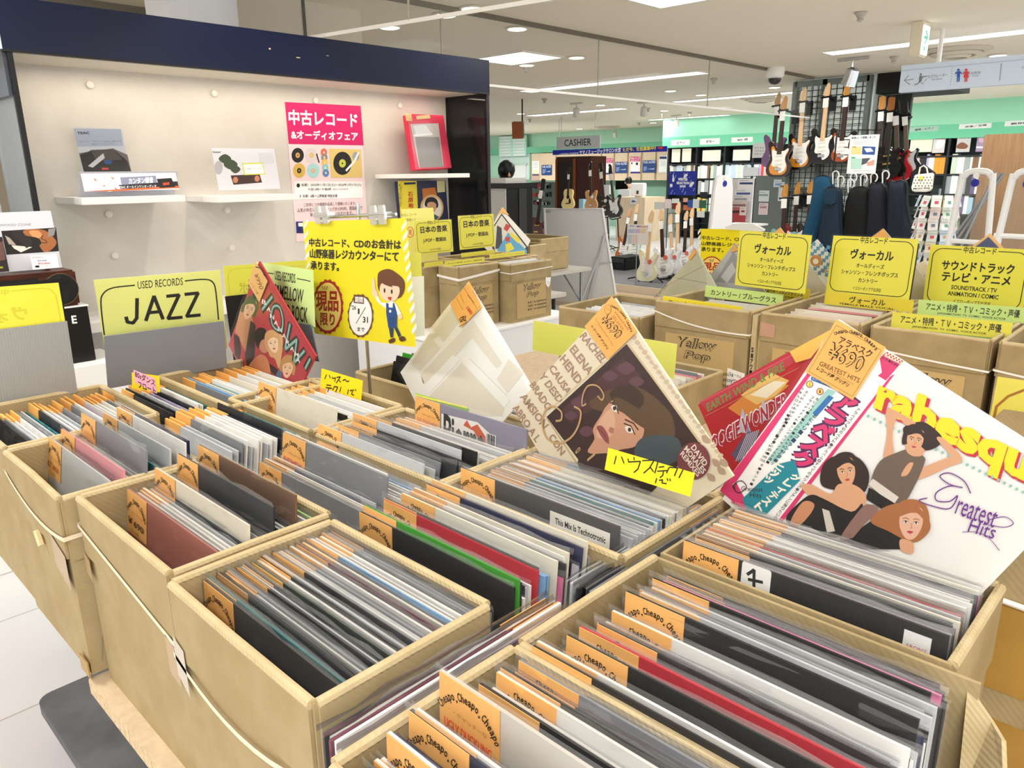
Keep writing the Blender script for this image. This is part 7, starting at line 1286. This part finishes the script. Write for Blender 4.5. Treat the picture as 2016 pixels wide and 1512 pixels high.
# bookshelves
SHELF = M('#23282a', .5); SHB = M('#3d4a48', .6)
def bookshelf(label, y0, px0, px1, top, boards, uprights, deep=.35):
    a = at_y(px0, top, y0); b = at_y(px1, top, y0); r = thing('bookshelf', label, 'bookshelf', ((a.x + b.x) / 2, y0, 0)); zt = (a.z + b.z) / 2
    mb = MB(); mb.box(SHB, a.x, b.x, y0 + deep - .02, y0 + deep, 0, zt); mb.build('back_panel', r)
    zs = [at_y((px0 + px1) / 2, y, y0).z for y in boards]
    for z in zs + [zt]: mb = MB(); mb.box(SHELF, a.x, b.x, y0, y0 + deep - .02, z - .03, z); mb.build('shelf_board', r)
    for u in [px0] + uprights + [px1]: x = at_y(u, top + 30, y0).x; mb = MB(); mb.box(SHELF, x - .02, x + .02, y0 - .01, y0 + deep, 0, zt); mb.build('upright', r)
    return a.x, b.x, zt, zs
bx0, bx1, bz, bzs = bookshelf('black bookshelf left of the guitar mesh wall', YS - .4, 1316, 1566, 286, [321, 351, 383, 418, 455], [1371, 1426, 1482], .36)
cx0, cx1, cz, czs = bookshelf('black bookshelf right of the hanging guitars', YS - .4, 1786, 2040, 263, [305, 342, 382, 422, 462], [1868, 1955], .36)
BKM = {}
def books(y, px0, px1, zb, hmax, cols, place, group, n, wmin=.02, wmax=.05):
    x = at_y(px0, 330, y).x; xe = at_y(px1, 330, y).x; k = 0
    while x < xe and k < n:
        w_ = RND.uniform(wmin, wmax); h_ = hmax * RND.uniform(.8, 1.0); nm, c = RND.choice(cols); key = c
        if key not in BKM: mb = MB(); mb.box(M(c, .5), 0, 1, 0, .2, 0, 1); BKM[key] = mb.mesh('book')
        o = bpy.data.objects.new('book', BKM[key]); COL.objects.link(o); o.location = (x, y, zb); o.scale = (w_, 1, h_); tag(o, nm + ' book ' + place, 'book', group); x += w_ * 1.03; k += 1
PASTEL = [('white', '#f2f2ee'), ('white', '#f2f2ee'), ('cream', '#ebe6d0'), ('pale green', '#cfe0cc'), ('pale blue', '#c3d8e6'), ('grey', '#a9b2b2'), ('brown', '#8a6a50'), ('white', '#f2f2ee')]
PINKS = [('white', '#f4f2f0'), ('white', '#f4f2f0'), ('pink', '#f2c2c8'), ('orange', '#f0a23a'), ('red', '#d8463a'), ('lilac', '#c3b6dc'), ('dark', '#2a2c34')]
MIXED = [('white', '#efefee'), ('grey', '#9aa2a6'), ('purple', '#6a5a84'), ('green', '#7fa084'), ('red', '#c0504a'), ('yellow', '#e8dc6a'), ('pale blue', '#a8cadc'), ('dark', '#2c3036'), ('white', '#efefee')]
yb_ = YS - .38
for (p0, p1, zi, h_, cl, pl_, gr) in ((1318, 1370, 1, .33, PASTEL, 'on the second shelf of the left bookshelf, above the blue sign', 'books above the blue sign'), (1374, 1425, 1, .33, PASTEL, 'on the second shelf above the white gate post', 'books above the white gate post'), (1428, 1480, 1, .33, PASTEL, 'on the second shelf beside the hanging calendar print', 'books beside the calendar print'), (1484, 1530, 1, .33, PINKS, 'on the second shelf behind the left hanging guitars', 'books behind the hanging guitars'),
                                      (1318, 1370, 2, .33, PASTEL, 'on the third shelf of the left bookshelf, behind the wire rack', 'books behind the wire rack'), (1376, 1412, 2, .33, PASTEL, 'on the third shelf left of the white gate post', 'books left of the white gate post'), (1376, 1410, 3, .33, MIXED, 'on the fourth shelf left of the white gate post', 'lower books left of the white gate post')):
    books(yb_, p0, p1, bzs[zi], h_, cl, pl_, gr, 40, .03, .09)
for (p0, p1, zi, h_, cl, pl_, gr) in ((1788, 1850, 1, .36, PINKS, 'on the second shelf above the polka dot bag', 'books above the polka dot bag'), (1872, 1932, 1, .36, PASTEL, 'on the second shelf left of the brown board', 'books left of the brown board'), (1866, 1932, 2, .36, MIXED, 'on the third shelf behind the postcards', 'books behind the postcards'), (1862, 1920, 3, .36, MIXED, 'on the fourth shelf behind the white gate frame', 'books behind the white gate frame'), (1858, 1900, 4, .36, [('teal', '#2f86a0'), ('white', '#e8ecec'), ('grey', '#8d9296'), ('pale blue', '#a8cadc')], 'on the lowest visible shelf behind the white gate frame', 'lowest books behind the white gate frame')):
    books(yb_, p0, p1, czs[zi], h_, cl, pl_, gr, 40, .03, .10)
for px, lb in (([(1325, 294), (1342, 293), (1336, 319), (1320, 320)], 'left pale display sheet leaning in the top shelf bay above the blue sign'), ([(1345, 293), (1363, 292), (1358, 318), (1341, 319)], 'right pale display sheet leaning in the top shelf bay above the blue sign'), ([(1386, 296), (1422, 295), (1415, 317), (1380, 318)], 'wide cream display folder in the second top shelf bay'), ([(1446, 295), (1480, 294), (1474, 315), (1440, 317)], 'wide cream display folder in the third top shelf bay, left of the calendar print'), ([(1793, 270), (1838, 266), (1834, 298), (1791, 301)], 'pale green display folder in the top bay right of the hanging guitars')):
    flat('display_folder', lb, 'folder', YS - .402, px, '#efecd8', group='display folders')
flat('magazine', 'magazine with a red head standing in the top bay, above the polka dot bag', 'magazine', YS - .402, [(1840, 270), (1863, 268), (1858, 300), (1833, 302)], '#dcd6d6', lambda A: (A.rect('#b23a48', 1840, 270, 1862, 274), A.smooth('#f6f6f6', [(1845, 277), (1860, 277), (1855, 290), (1842, 292)], 3)))
flat('magazine', 'grey magazine with a small picture, standing in the top bay left of the brown board', 'magazine', YS - .402, [(1887, 267), (1913, 266), (1908, 299), (1880, 300)], '#d3d0cf', lambda A: (A.smooth('#8a5a44', [(1885, 285), (1895, 280), (1906, 287), (1900, 293), (1884, 292)], 3), A.text('#555', 'PIANO', (1889, 273), (1910, 272), (1889, 269), .02)))
flat('magazine', 'mauve magazine beside the brown board in the top bay', 'magazine', YS - .402, [(1926, 267), (1945, 266), (1938, 298), (1919, 299)], '#a994b4', lambda A: (A.ell('#d8b0c4', 1932, 275, 5, 6), A.rect('#e6e0ea', 1922, 288, 1936, 292)))
for px, t, lb in (([(1321, 276), (1358, 275), (1358, 286), (1321, 287)], 'ピアノ', 'small white shelf sign above the left top bay'), ([(1378, 273), (1417, 272), (1417, 284), (1378, 285)], 'ギター', 'small white shelf sign above the second top bay'), ([(1440, 271), (1482, 269), (1482, 279), (1440, 281)], '教則本・楽譜', 'small white shelf sign with dark letters left of the guitar mesh wall'), ([(1789, 251), (1848, 247), (1848, 257), (1789, 261)], '連弾・ピアノ', 'green-grey shelf sign right of the hanging guitars'), ([(1888, 245), (1952, 241), (1952, 251), (1888, 255)], '声楽／合唱', 'white shelf sign reading 声楽／合唱 on the right'), ([(1978, 239), (2040, 235), (2040, 246), (1978, 249)], '教則書', 'white shelf sign cut off at the right edge of the photo')):
    flat('shelf_sign', lb, 'sign', YS - .45, px, '#e9eeec' if '連弾' not in t else '#a9cbbd', lambda A, px=px, t=t: A.text('#20282a', t, (px[0][0] + 12, px[3][1] - 3), (px[1][0] - 10, px[2][1] - 3), (px[0][0] + 12, px[0][1] + 3), .02), group='shelf signs')
flat('wall_print', 'white calendar-like print hanging left of the sunburst guitar', 'print', 12.2, [(1482, 282), (1518, 280), (1517, 309), (1481, 312)], '#f0f2f0', lambda A: [A.rect(('#8fc7b8', '#e7b0a8', '#a8b8c4')[(k + j) % 3], 1486 + k * 5, 290 + j * 6, 1489 + k * 5, 292 + j * 6) for k in range(6) for j in range(3)])
# mesh wall on the square column with hanging guitars
MY = 10.55; pm_ = Pl((0, MY, 0), 0); r_ = thing('mesh_wall', 'dark wire mesh wall on a pale column, hung with guitars', 'mesh wall', (-4.3, MY, 0)); MX0, MXm, MX1 = at_y(1564, 200, MY).x, at_y(1622, 200, MY).x, at_y(1708, 200, MY).x
mb = MB(); mb.box(M('#cfd9d2', .6), MX0 + .02, MX1 + .05, MY + .06, MY + .9, 0, CEIL); mb.build('column_panel', r_)
FRA = M('#5d6660', .4); 
mb = MB()
for x in (MX0, MXm, MX1): mb.box(FRA, x - .03, x + .03, MY - .02, MY + .05, 0, CEIL - .02)
mb.box(FRA, MX0, MX1, MY - .02, MY + .05, CEIL - .09, CEIL - .02); mb.box(FRA, MX0, MX1, MY - .01, MY + .03, 1.25, 1.30); mb.build('frame', r_)
mb = MB(); n = int((MX1 - MX0) / .075)
for k in range(1, n): x = MX0 + (MX1 - MX0) * k / n; mb.box(BLACK, x - .004, x + .004, MY - .004, MY + .004, .1, CEIL - .08)
z = .15
while z < CEIL - .1: mb.box(BLACK, MX0, MX1, MY - .012, MY - .004, z - .004, z + .004); z += .075
mb.build('wire_grid', r_)
mb = MB(); a = at_y(1712, 150, MY + .1); mb.box(M('#0b0b0c', .6), MX1 + .06, MX1 + .9, MY + .1, MY + 1.0, at_y(1712, 186, MY + .1).z, CEIL); struct(mb.build('ceiling_bulkhead'))
mb = MB(); mb.box(M('#4a504c', .6), MX1 + .06, MX1 + .45, MY + .25, MY + .3, .1, at_y(1712, 190, MY + .25).z); n = 12
for k in range(n): x = MX1 + .06 + .42 * k / n; mb.box(BLACK, x, x + .012, MY + .2, MY + .21, .1, at_y(1712, 190, MY + .2).z)
o = mb.build('mesh_panel'); tag(o, 'narrow dark mesh panel to the right of the column post', 'mesh panel')
HG = 'guitars hanging on the mesh wall'
guitar('purple guitar at the far left of the hanging guitars', MY - .05, (1521, 330), (1534, 182), '#7a5a86', None, ROSEW, '#b98a5a', lean=2, group=HG)
guitar('sunburst guitar hanging at the left edge of the mesh wall', MY - .35, (1531, 349), (1547, 189), '#2a1712', '#f2efe6', ROSEW, MAPLED, lean=2, group=HG, burst='#d98a2a')
guitar('sunburst guitar with a pale maple neck, second on the mesh wall', MY - .2, (1573, 334), (1585, 172), '#1d1412', '#f4f2ee', MAPLE, MAPLE, lean=2, group=HG, burst='#d98a2a')
guitar('black guitar with a white pickguard and maple neck on the mesh wall', MY - .2, (1616, 323), (1632, 163), '#0d0d0f', '#f4f2ee', MAPLE, MAPLE, lean=2, group=HG)
guitar('brown burst guitar with a dark fretboard, right of the black one', MY - .2, (1654, 323), (1671, 161), '#15100e', '#f4f2ee', ROSEW, MAPLED, lean=2, group=HG, burst='#a8481a')
guitar('tan-headed dark guitar behind the white course poster', MY - .3, (1728, 352), (1739, 189), '#4a3a2c', None, ROSEW, MAPLED, lean=2, group=HG, shape=LPB)
guitar('black guitar with gold pickups right of the white course poster', MY - .5, (1744, 352), (1757, 191), '#121214', None, '#2a1c18', '#a8652c', shape=LPB, lean=2, group=HG)
guitar('bright red double-horned guitar right of the course poster', MY - .4, (1768, 358), (1765, 198), '#b3121c', '#15100f', '#5a4a3c', '#111', shape=LPB, lean=2, group=HG)
guitar('black and white guitar at the right end of the hanging guitars', MY - .35, (1788, 352), (1782, 201), '#17171a', '#c9cdd0', '#6a5a4c', '#111', shape=LPB, lean=2, group=HG)
guitar('red-necked guitar hanging low left of the blue bag', MY - .25, (1561, 505), (1573, 358), '#8a1f1c', '#eee', ROSEW, MAPLED, lean=2, group=HG)
guitar('dark-necked guitar hanging low next to the blue bag', MY - .25, (1590, 505), (1598, 356), '#2a2320', '#eee', ROSEW, MAPLED, lean=2, group=HG)
guitar('maple-headed guitar on the floor left of the mesh wall, before a leaflet', MY - .5, (1540, 520), (1548, 362), '#7fb8b0', '#eee', ROSEW, MAPLED, lean=6, group=HG)
# gig bags on a clothes rack
def bag(label, y, px, col, dep=.12):
    pl = Pl(at_y(*px[0], y), 0); pts = [pl.px(*q) for q in px]; a = sum(pts[i][0] * pts[(i + 1) % len(pts)][1] - pts[(i + 1) % len(pts)][0] * pts[i][1] for i in range(len(pts))); pts = spline(pts if a > 0 else pts[::-1], 3)
    cx, cz_ = sum(p[0] for p in pts) / len(pts), sum(p[1] for p in pts) / len(pts); m = M(col, .75)
    r = thing('gig_bag', label, 'bag', pl.o, 'padded instrument bags'); mb = MB(); n = len(pts); rings = []
    for d, k in ((-dep, 1.0), (-.02, 1.0), (.02, .86), (.035, .6)): rings.append([pl.pt(cx + (u - cx) * k, cz_ + (v - cz_) * (1 - (1 - k) * .5), d) for u, v in pts])
    vs = [q for g in rings for q in g]; fs = [(j * n + i, j * n + (i + 1) % n, (j + 1) * n + (i + 1) % n, (j + 1) * n + i) for j in range(3) for i in range(n)] + [tuple(3 * n + i for i in range(n)), tuple(range(n - 1, -1, -1))]
    mb.add(m, vs, fs); mb.build('padded_body', r, smooth=True); mb = MB(); mb.tube(BLACK, [pl.pt(u, v, -.02) for u, v in pts], .008, 5, closed=True); mb.build('zip_piping', r)
    return r, pl
BY = 9.3
bag('petrol blue bag with a rounded top at the left of the bags', BY, [(1603, 352), (1616, 346), (1630, 349), (1636, 365), (1632, 400), (1618, 440), (1606, 470), (1590, 560), (1555, 560), (1580, 455), (1592, 415), (1599, 380)], '#0d4a6a')
r, pl = bag('dark blue bag with a front pocket, next to the petrol blue one', BY - .15, [(1625, 372), (1640, 369), (1650, 376), (1652, 400), (1655, 440), (1658, 560), (1600, 560), (1614, 440), (1624, 400)], '#0d2436'); mb = MB(); q = [pl.px(*p) for p in ((1625, 374), (1649, 374), (1650, 398), (1640, 403), (1628, 400))]; mb.prism(M('#0e3448', .7), q[::-1], .06, .03, lambda u, v, d: pl.pt(u, v, d)); mb.build('pocket', r)
bag('black bag in the middle of the bags', BY - .1, [(1676, 372), (1690, 368), (1705, 370), (1712, 390), (1716, 560), (1655, 560), (1662, 420), (1670, 385)], '#07080b')
bag('navy black bag right of the middle', BY - .2, [(1712, 366), (1722, 362), (1738, 364), (1745, 400), (1750, 560), (1702, 560), (1708, 420)], '#0a0f1e')
bag('navy bag with a square top at the right of the bags', BY - .3, [(1748, 362), (1760, 358), (1780, 358), (1782, 400), (1790, 440), (1806, 480), (1812, 560), (1738, 560), (1746, 440)], '#0b1526')
r_ = thing('clothes_rack', 'black wire rack carrying the bags and the course poster', 'rack', (at_y(1700, 500, BY).x, BY + .1, 0)); pk_ = Pl((0, BY + .1, 0), 0); mb = MB()
for x in (1640, 1700, 1745, 1780): u, v = pk_.px(x, 340); mb.tube(BLACK, [(u, BY + .1, 0), (u, BY + .1, pk_.px(x, 254 if x < 1770 else 340)[1])], .010, 6)
for y in (256, 275, 290, 305, 320, 335, 350): mb.tube(BLACK, [pk_.pt(*pk_.px(1640 if y > 320 else 1662, y)), pk_.pt(*pk_.px(1736, y))], .006, 6)
mb.build('frame', r_); mb = MB()
for x, y in ((1650, 345), (1660, 355), (1685, 350), (1705, 352), (1725, 350), (1748, 345), (1680, 362)):
    u, v = pk_.px(x, y); mb.tube(M('#e8e8e6', .4), [pk_.pt(u + .04 * math.cos(k * .6 - 1), v + .05 * math.sin(k * .6 - 1), .08) for k in range(7)] + [pk_.pt(u - .02, v - .10, .08)], .008, 6)
mb.build('hanger_hook', r_)
flat('course_poster', 'white poster with a yellow and a green block on the rack before the guitars', 'poster', BY + .085, [(1674, 266), (1731, 265), (1724, 343), (1667, 341)], '#f7f7f5', lambda A: (A.text('#1a2a5a', '新規コース開講しました', (1677, 274), (1724, 272), (1677, 269.5), .02), A.rect('#f3e09a', 1676, 289, 1696, 304), A.text('#b0861a', '初級', (1678, 291), (1686, 291), (1678, 288), .02), A.poly('#3a5aa0', [(1698, 288), (1724, 289), (1722, 305), (1697, 304)]), A.poly('#e8eef6', [(1701, 292), (1714, 291), (1720, 298), (1706, 300)]), A.rect('#bfe6d2', 1675, 312, 1696, 333), A.rect('#58b88a', 1676, 309, 1684, 312), A.poly('#5c5c60', [(1697, 312), (1714, 311), (1705, 322), (1696, 325)]), A.poly('#e2a998', [(1706, 320), (1722, 314), (1721, 325), (1708, 327)]), [A.rect('#b8bcc0', 1680, 277.5 + k * 3, 1722, 278.2 + k * 3) for k in range(3)], A.rect('#c8ccd0', 1680, 336, 1716, 337)), th=.004)
# tote bag
pt2 = Pl(at_y(1797, 378, 8.9), 0); r_ = thing('tote_bag', 'white polka dot tote bag hanging right of the bags', 'bag', pt2.o); q = [pt2.px(*p) for p in ((1801, 344), (1838, 340), (1834, 374), (1826, 378), (1799, 378), (1794, 372))]; mb = MB(); mb.prism(M('#efede2', .8), q[::-1], .02, -.04, lambda u, v, d: pt2.pt(u, v, d)); mb.build('body', r_, bevel=.01)
A = Art(pt2, .0215, .0003)
for i in range(6):
    for j in range(4): A.ell('#15151a', 1801 + i * 6.4 + (j % 2) * 3, 349 + j * 5.6, 1.2, 1.2, n=8)
A.ell('#e2dc4a', 1815, 350, 4, 4); A.text('#15151a', 'Music Bag', (1800, 374), (1832, 372), (1800, 370), .02); A.build('print', r_)
mb = MB(); mb.tube(M('#e0dccb', .8), [pt2.pt(*pt2.px(*p), -.01) for p in ((1808, 344), (1811, 330), (1818, 326), (1824, 331), (1826, 342))], .008, 6); mb.build('handle', r_)
mb = MB(); mb.prism(M('#0b0b0d', .7), [pt2.px(*p) for p in ((1788, 382), (1828, 382), (1836, 340), (1812, 322), (1790, 340))], -.05, -.11, lambda u, v, d: pt2.pt(u, v, d)); o = mb.build('black_bag'); tag(o, 'black bag hanging behind the polka dot tote', 'bag')
# postcard spinner
sp = at_y(1836, 480, 8.5); r_ = thing('postcard_spinner', 'clear revolving postcard rack right of the bags', 'rack', (sp.x, sp.y, 0)); mb = MB(); mb.tube(STEEL, [(sp.x, sp.y, 0), (sp.x, sp.y, 1.34)], .012, 8); mb.build('post', r_); mb = MB()
for k in range(9): mb.lathe(CLEAR, [(.20, 0), (.21, .002), (.21, .008), (.20, .01)], 20, (sp.x, sp.y, .36 + k * .11))
mb.build('tier', r_)
for k in range(8):
    for j, a in enumerate((-150, -115, -80, -45, -10, 25)):
        aa = R(a); c_ = Vector((sp.x + .2 * math.cos(aa), sp.y + .2 * math.sin(aa), .40 + k * .11)); pl = Pl(c_, a + 90 + RND.uniform(-9, 9), 14 + RND.uniform(-6, 8), RND.uniform(-4, 4)); cc = RND.choice(['#f3efe8', '#f6f4f0', '#e9d7d3', '#d9e0d6', '#dfe6ee', '#e6dcc4', '#c9d8e6'])
        def pa(A): A.rect(RND.choice(['#d8566a', '#7a8a9a', '#c8a86a', '#6aa088', '#5a5a60']), -.015, .03, .02, .06)
        card('postcard', 'postcard in a tier of the clear revolving rack', 'postcard', pl, uv=(-.045, .045, 0, .115), col=cc, art=pa, view='uv', group='postcards on the revolving rack')
# magazine rack by the white gate
r_ = thing('leaflet_rack', 'white leaflet rack beside the white gate post', 'rack', (at_y(1455, 470, 8.7).x, 8.7, 0)); mb = MB()
for x in (1441, 1484): p = at_y(x, 350, 8.75); mb.tube(WHITE, [(p.x, 8.75, 0), (p.x, 8.75, p.z)], .012, 6)
p0 = at_y(1425, 440, 8.6); p1 = at_y(1490, 440, 8.6); mb.box(WHITE, p0.x, p1.x, 8.6, 8.9, p0.z - .02, p0.z); mb.build('frame', r_); pb0 = Pl((0, 8.575, 0), 0); q0, q1 = pb0.px(1438, 436), pb0.px(1484, 352); mb = MB(); mb.box(M('#dcdfe0', .5), q0[0], q1[0], 8.56, 8.575, q0[1], q1[1]); mb.build('back_plate', r_)
for k, (px, c, c2) in enumerate(((((1454, 353), (1486, 351), (1482, 376), (1450, 377)), '#eff0f2', '#3a4a86'), (((1448, 373), (1481, 371), (1477, 396), (1445, 397)), '#e9eaf0', '#4a5a9a'), (((1444, 384), (1474, 383), (1472, 396), (1443, 396)), '#dfe0e2', '#9a9aa0'), (((1440, 396), (1472, 396), (1471, 410), (1438, 410)), '#d8c8c0', '#8a6a6a'), (((1436, 409), (1470, 408), (1466, 436), (1433, 438)), '#b8484e', '#2a2a30'), (((1457, 408), (1470, 408), (1468, 424), (1455, 424)), '#e6d6d2', '#a05050'), (((1492, 376), (1516, 374), (1513, 396), (1496, 398)), '#e6ece8', '#9ab0a8'), (((1494, 400), (1513, 399), (1511, 423), (1493, 423)), '#f0d8dc', '#c09098'), (((1524, 355), (1540, 352), (1537, 370), (1522, 367)), '#dfeaf4', '#7ab0d8'), (((1534, 359), (1552, 358), (1548, 396), (1531, 396)), '#eaeaea', '#b07a4a'))):
    def la(A, px=px, c2=c2): x0, y0 = px[0]; x1 = px[1][0]; A.rect(c2, x0 + 2, y0 + 6, x1 - 4, y0 + 10); A.rect('#a8aab0', x0 + 1, y0 + 2, x0 + (x1 - x0) * .6, y0 + 3.2)
    o = flat('leaflet', 'x', 'leaflet', 8.55 - k * .01 if k < 6 else 11.39, list(px), c, la, th=.003); tag(o, 'printed leaflet displayed between the white gate post and the mesh wall', 'leaflet', 'leaflets by the white gate')
ybox('grey_cabinet', 'grey-green cabinet behind the leaflets, left of the mesh wall', 'cabinet', M('#76807c', .5), 11.4, 11.9, (1488, 346, 1556, 470), z0=0); flat('grey_card', 'blank grey card in front of the shelf with orange books', 'card', YS - .418, [(1463, 331), (1494, 328), (1492, 346), (1462, 347)], '#a9abad')
# anti-theft gates
def gate(label, y, yaw, cx, topy, halftop, halfbot, botz, narrow=False, bar=None, inner=True):
    p = at_y(cx, topy, y); zt = p.z; r = thing('security_gate', label, 'security gate', (p.x, y, 0)); u, v = frame(yaw); pl = Pl((p.x, y, 0), yaw)
    out = [(-halfbot, 0)] + [(-halftop + .0 - (halfbot - halftop) * (1 - k / 6) * 0, 0) for k in ()] + [(-halftop, zt - .14), (-halftop * .86, zt - .05), (-halftop * .5, zt), (halftop * .5, zt), (halftop * .86, zt - .05), (halftop, zt - .14), (halfbot, 0)]
    W_ = M('#f3f3f2', .35)
    if narrow: mb = MB(); mb.prism(W_, out[::-1], .025, -.025, lambda a, b_, d: pl.pt(a, b_, d)); mb.build('body', r, bevel=.01)
    else:
        mb = MB(); mb.tube(W_, [pl.pt(*q) for q in spline(out, 3, False)], .026, 10); mb.build('frame', r, smooth=True)
        mb = MB(); mb.tube(W_, [pl.pt(-halftop - (halfbot - halftop) * .62, bar), pl.pt(halftop + (halfbot - halftop) * .62, bar)], .02, 8); mb.build('crossbar', r)
        mb = MB(); mb.poly(clear('gate_panel', '#d8dcd8', .12, .05, .2), [pl.pt(*q) for q in out]); mb.build('clear_panel', r)
    mb = MB(); pb_ = pl.pt(0, zt - .09, .03); mb.lathe(M('#2a2f9a', .3), [(.032, -.004), (.032, .004)], 18, T=Matrix.Translation(pb_) @ Matrix.Rotation(R(yaw), 4, 'Z') @ Matrix.Rotation(R(90), 4, 'X')); mb.lathe(WHITE, [(.024, -.003), (.024, .003)], 16, T=Matrix.Translation(pl.pt(0, zt - .03, .03)) @ Matrix.Rotation(R(yaw), 4, 'Z') @ Matrix.Rotation(R(90), 4, 'X')); mb.build('badge', r)
    return r
gate('white solid anti-theft gate post in front of the bookshelf', 7.9, 80, 1424, 345, .16, .24, 0, True)
gate('white framed anti-theft gate, left of the right-hand pair', 7.4, -8, 1926, 338, .125, .215, 0, bar=.93)
gate('white framed anti-theft gate at the right edge of the photo', 7.0, -8, 2030, 338, .125, .215, 0, bar=1.02)
# brown board with poles
o = ybox('wooden_board', 'large brown wood-grain board behind the right gates', 'board', WOODB, 9.2, 9.26, (1939, 265, 2100, 600), z0=0)
pq2 = Pl((0, 8.9, 0), 0)
for k, (a, b) in enumerate((((1868, 478), (1972, 342)), ((1876, 486), (1980, 340)), ((1890, 500), (1966, 338)))):
    mb = MB(); pa_, pb_ = pq2.pt(*pq2.px(*a), k * .05), pq2.pt(*pq2.px(*b), k * .05); mb.tube(STEEL, [pa_ + (pa_ - pb_) * (pa_.z / (pb_.z - pa_.z)), pb_], .014, 8); o = mb.build('metal_pole'); tag(o, 'metal pole leaning in front of the brown board', 'pole', 'metal poles leaning at the brown board')
# hanging direction sign and exit sign
pd2 = Pl(at_y(1773, 128, 7.7), 0); r_ = thing('direction_sign', 'long white hanging direction sign with escalator and toilet figures', 'sign', pd2.o); q = [pd2.px(*p) for p in ((1775, 128), (2090, 101), (2090, 160), (1770, 181))]; u0, u1, v0, v1 = (q[0][0] + q[3][0]) / 2, q[1][0], (q[3][1] + q[2][1]) / 2, (q[0][1] + q[1][1]) / 2
mb = MB(); mb.prism(M('#d8e6fa', .4), [(u0, v0), (u1, v0), (u1, v1), (u0, v1)], 0, -.08, lambda a, b_, d: pd2.pt(a, b_, d)); mb.build('panel', r_)
mb = MB(); mb.box(M('#b9c8dc', .4), pd2.pt(u0, 0).x, pd2.pt(u1, 0).x, 7.695, 7.7, pd2.pt(0, v1 - .045).z, pd2.pt(0, v1 - .04).z); mb.build('trim_line', r_)
for x in (1849, 2080): p = at_y(x, 112, 7.74); mb = MB(); mb.tube(WHITE, [(p.x, 7.74, pd2.pt(0, v1).z), (p.x, 7.74, CEIL)], .02, 8); mb.build('hanging_rod', r_)
A = Art(pd2, .002, .0004, (1456, 0, 560 / 2016)); G_ = '#7c8288'
A.line(G_, [(1232, 562), (1168, 570), (1200, 535)], 4); A.line(G_, [(1168, 570), (1208, 600)], 4); A.ell(G_, 1285, 526, 7, 7); A.smooth(G_, [(1276, 540), (1292, 538), (1290, 575), (1272, 585)], 3); A.line(G_, [(1240, 600), (1262, 596), (1300, 545), (1330, 540)], 6); A.line(G_, [(1285, 594), (1300, 585), (1300, 596)], 3); A.line(G_, [(1312, 575), (1326, 560)], 3)
A.text(G_, 'エスカレーター', (1336, 553), (1475, 540), (1335, 532), .0); A.text(G_, 'Escalator', (1365, 568), (1440, 562), (1365, 558), .0)
for k in range(7): A.ell(G_, 1508 - k * 2, 484 + k * 19, 3, 3, n=8)
for x, c, sk in ((1553, '#2a5ab8', 0), (1608, '#e0384a', 1)):
    A.ell(c, x, 496, 9, 9); A.poly(c, [(x - 14, 508), (x + 14, 506), (x + 26, 520), (x + 22, 526), (x + 10, 516), (x + (20 if sk else 10), 548), (x - (20 if sk else 10), 550), (x - 10, 516), (x - 22, 528), (x - 26, 522)]); A.line(c, [(x - 6, 548), (x - 8, 580)], 7); A.line(c, [(x + 6, 548), (x + 4, 578)], 7)
A.text(G_, '化粧室', (1644, 528), (1712, 522), (1643, 510), .0); A.text(G_, 'Toilet', (1650, 545), (1700, 541), (1650, 534)); A.line(G_, [(1858, 450), (1845, 572)], 4); A.text(G_, 'エレベーター', (2000, 488), (2130, 476), (2000, 470), .0); A.build('print', r_)
ex = at_z(1815, 42, CEIL); r_ = thing('exit_sign', 'lit exit sign box with a green arrow under the ceiling', 'sign', ex); x0, y0 = ex.x - .06, ex.y - .06
mb = MB(); mb.box(M('#e3d9c2', .5), x0, x0 + .09, y0, y0 + .18, CEIL - .27, CEIL); mb.build('housing', r_, bevel=.01); mb = MB(); mb.box(M('#f2faf4', .4, emit=1.1), x0 + .09, x0 + .098, y0 + .012, y0 + .168, CEIL - .255, CEIL - .035); mb.build('lit_panel', r_)
pe2 = Pl((x0 + .099, y0 + .09, CEIL - .145), 90); A = Art(pe2, .001, .0003, 'uv'); GE = M('#2fb48e', .5, emit=.5); A.line(GE, [(-.02, .07), (.035, .025), (-.02, -.03)], .02); A.line(GE, [(-.05, .02), (.03, .02)], .02); A.poly(GE, [(-.04, -.08), (.0, -.08), (.0, -.05), (-.04, -.05)]); A.build('green_arrow', r_)
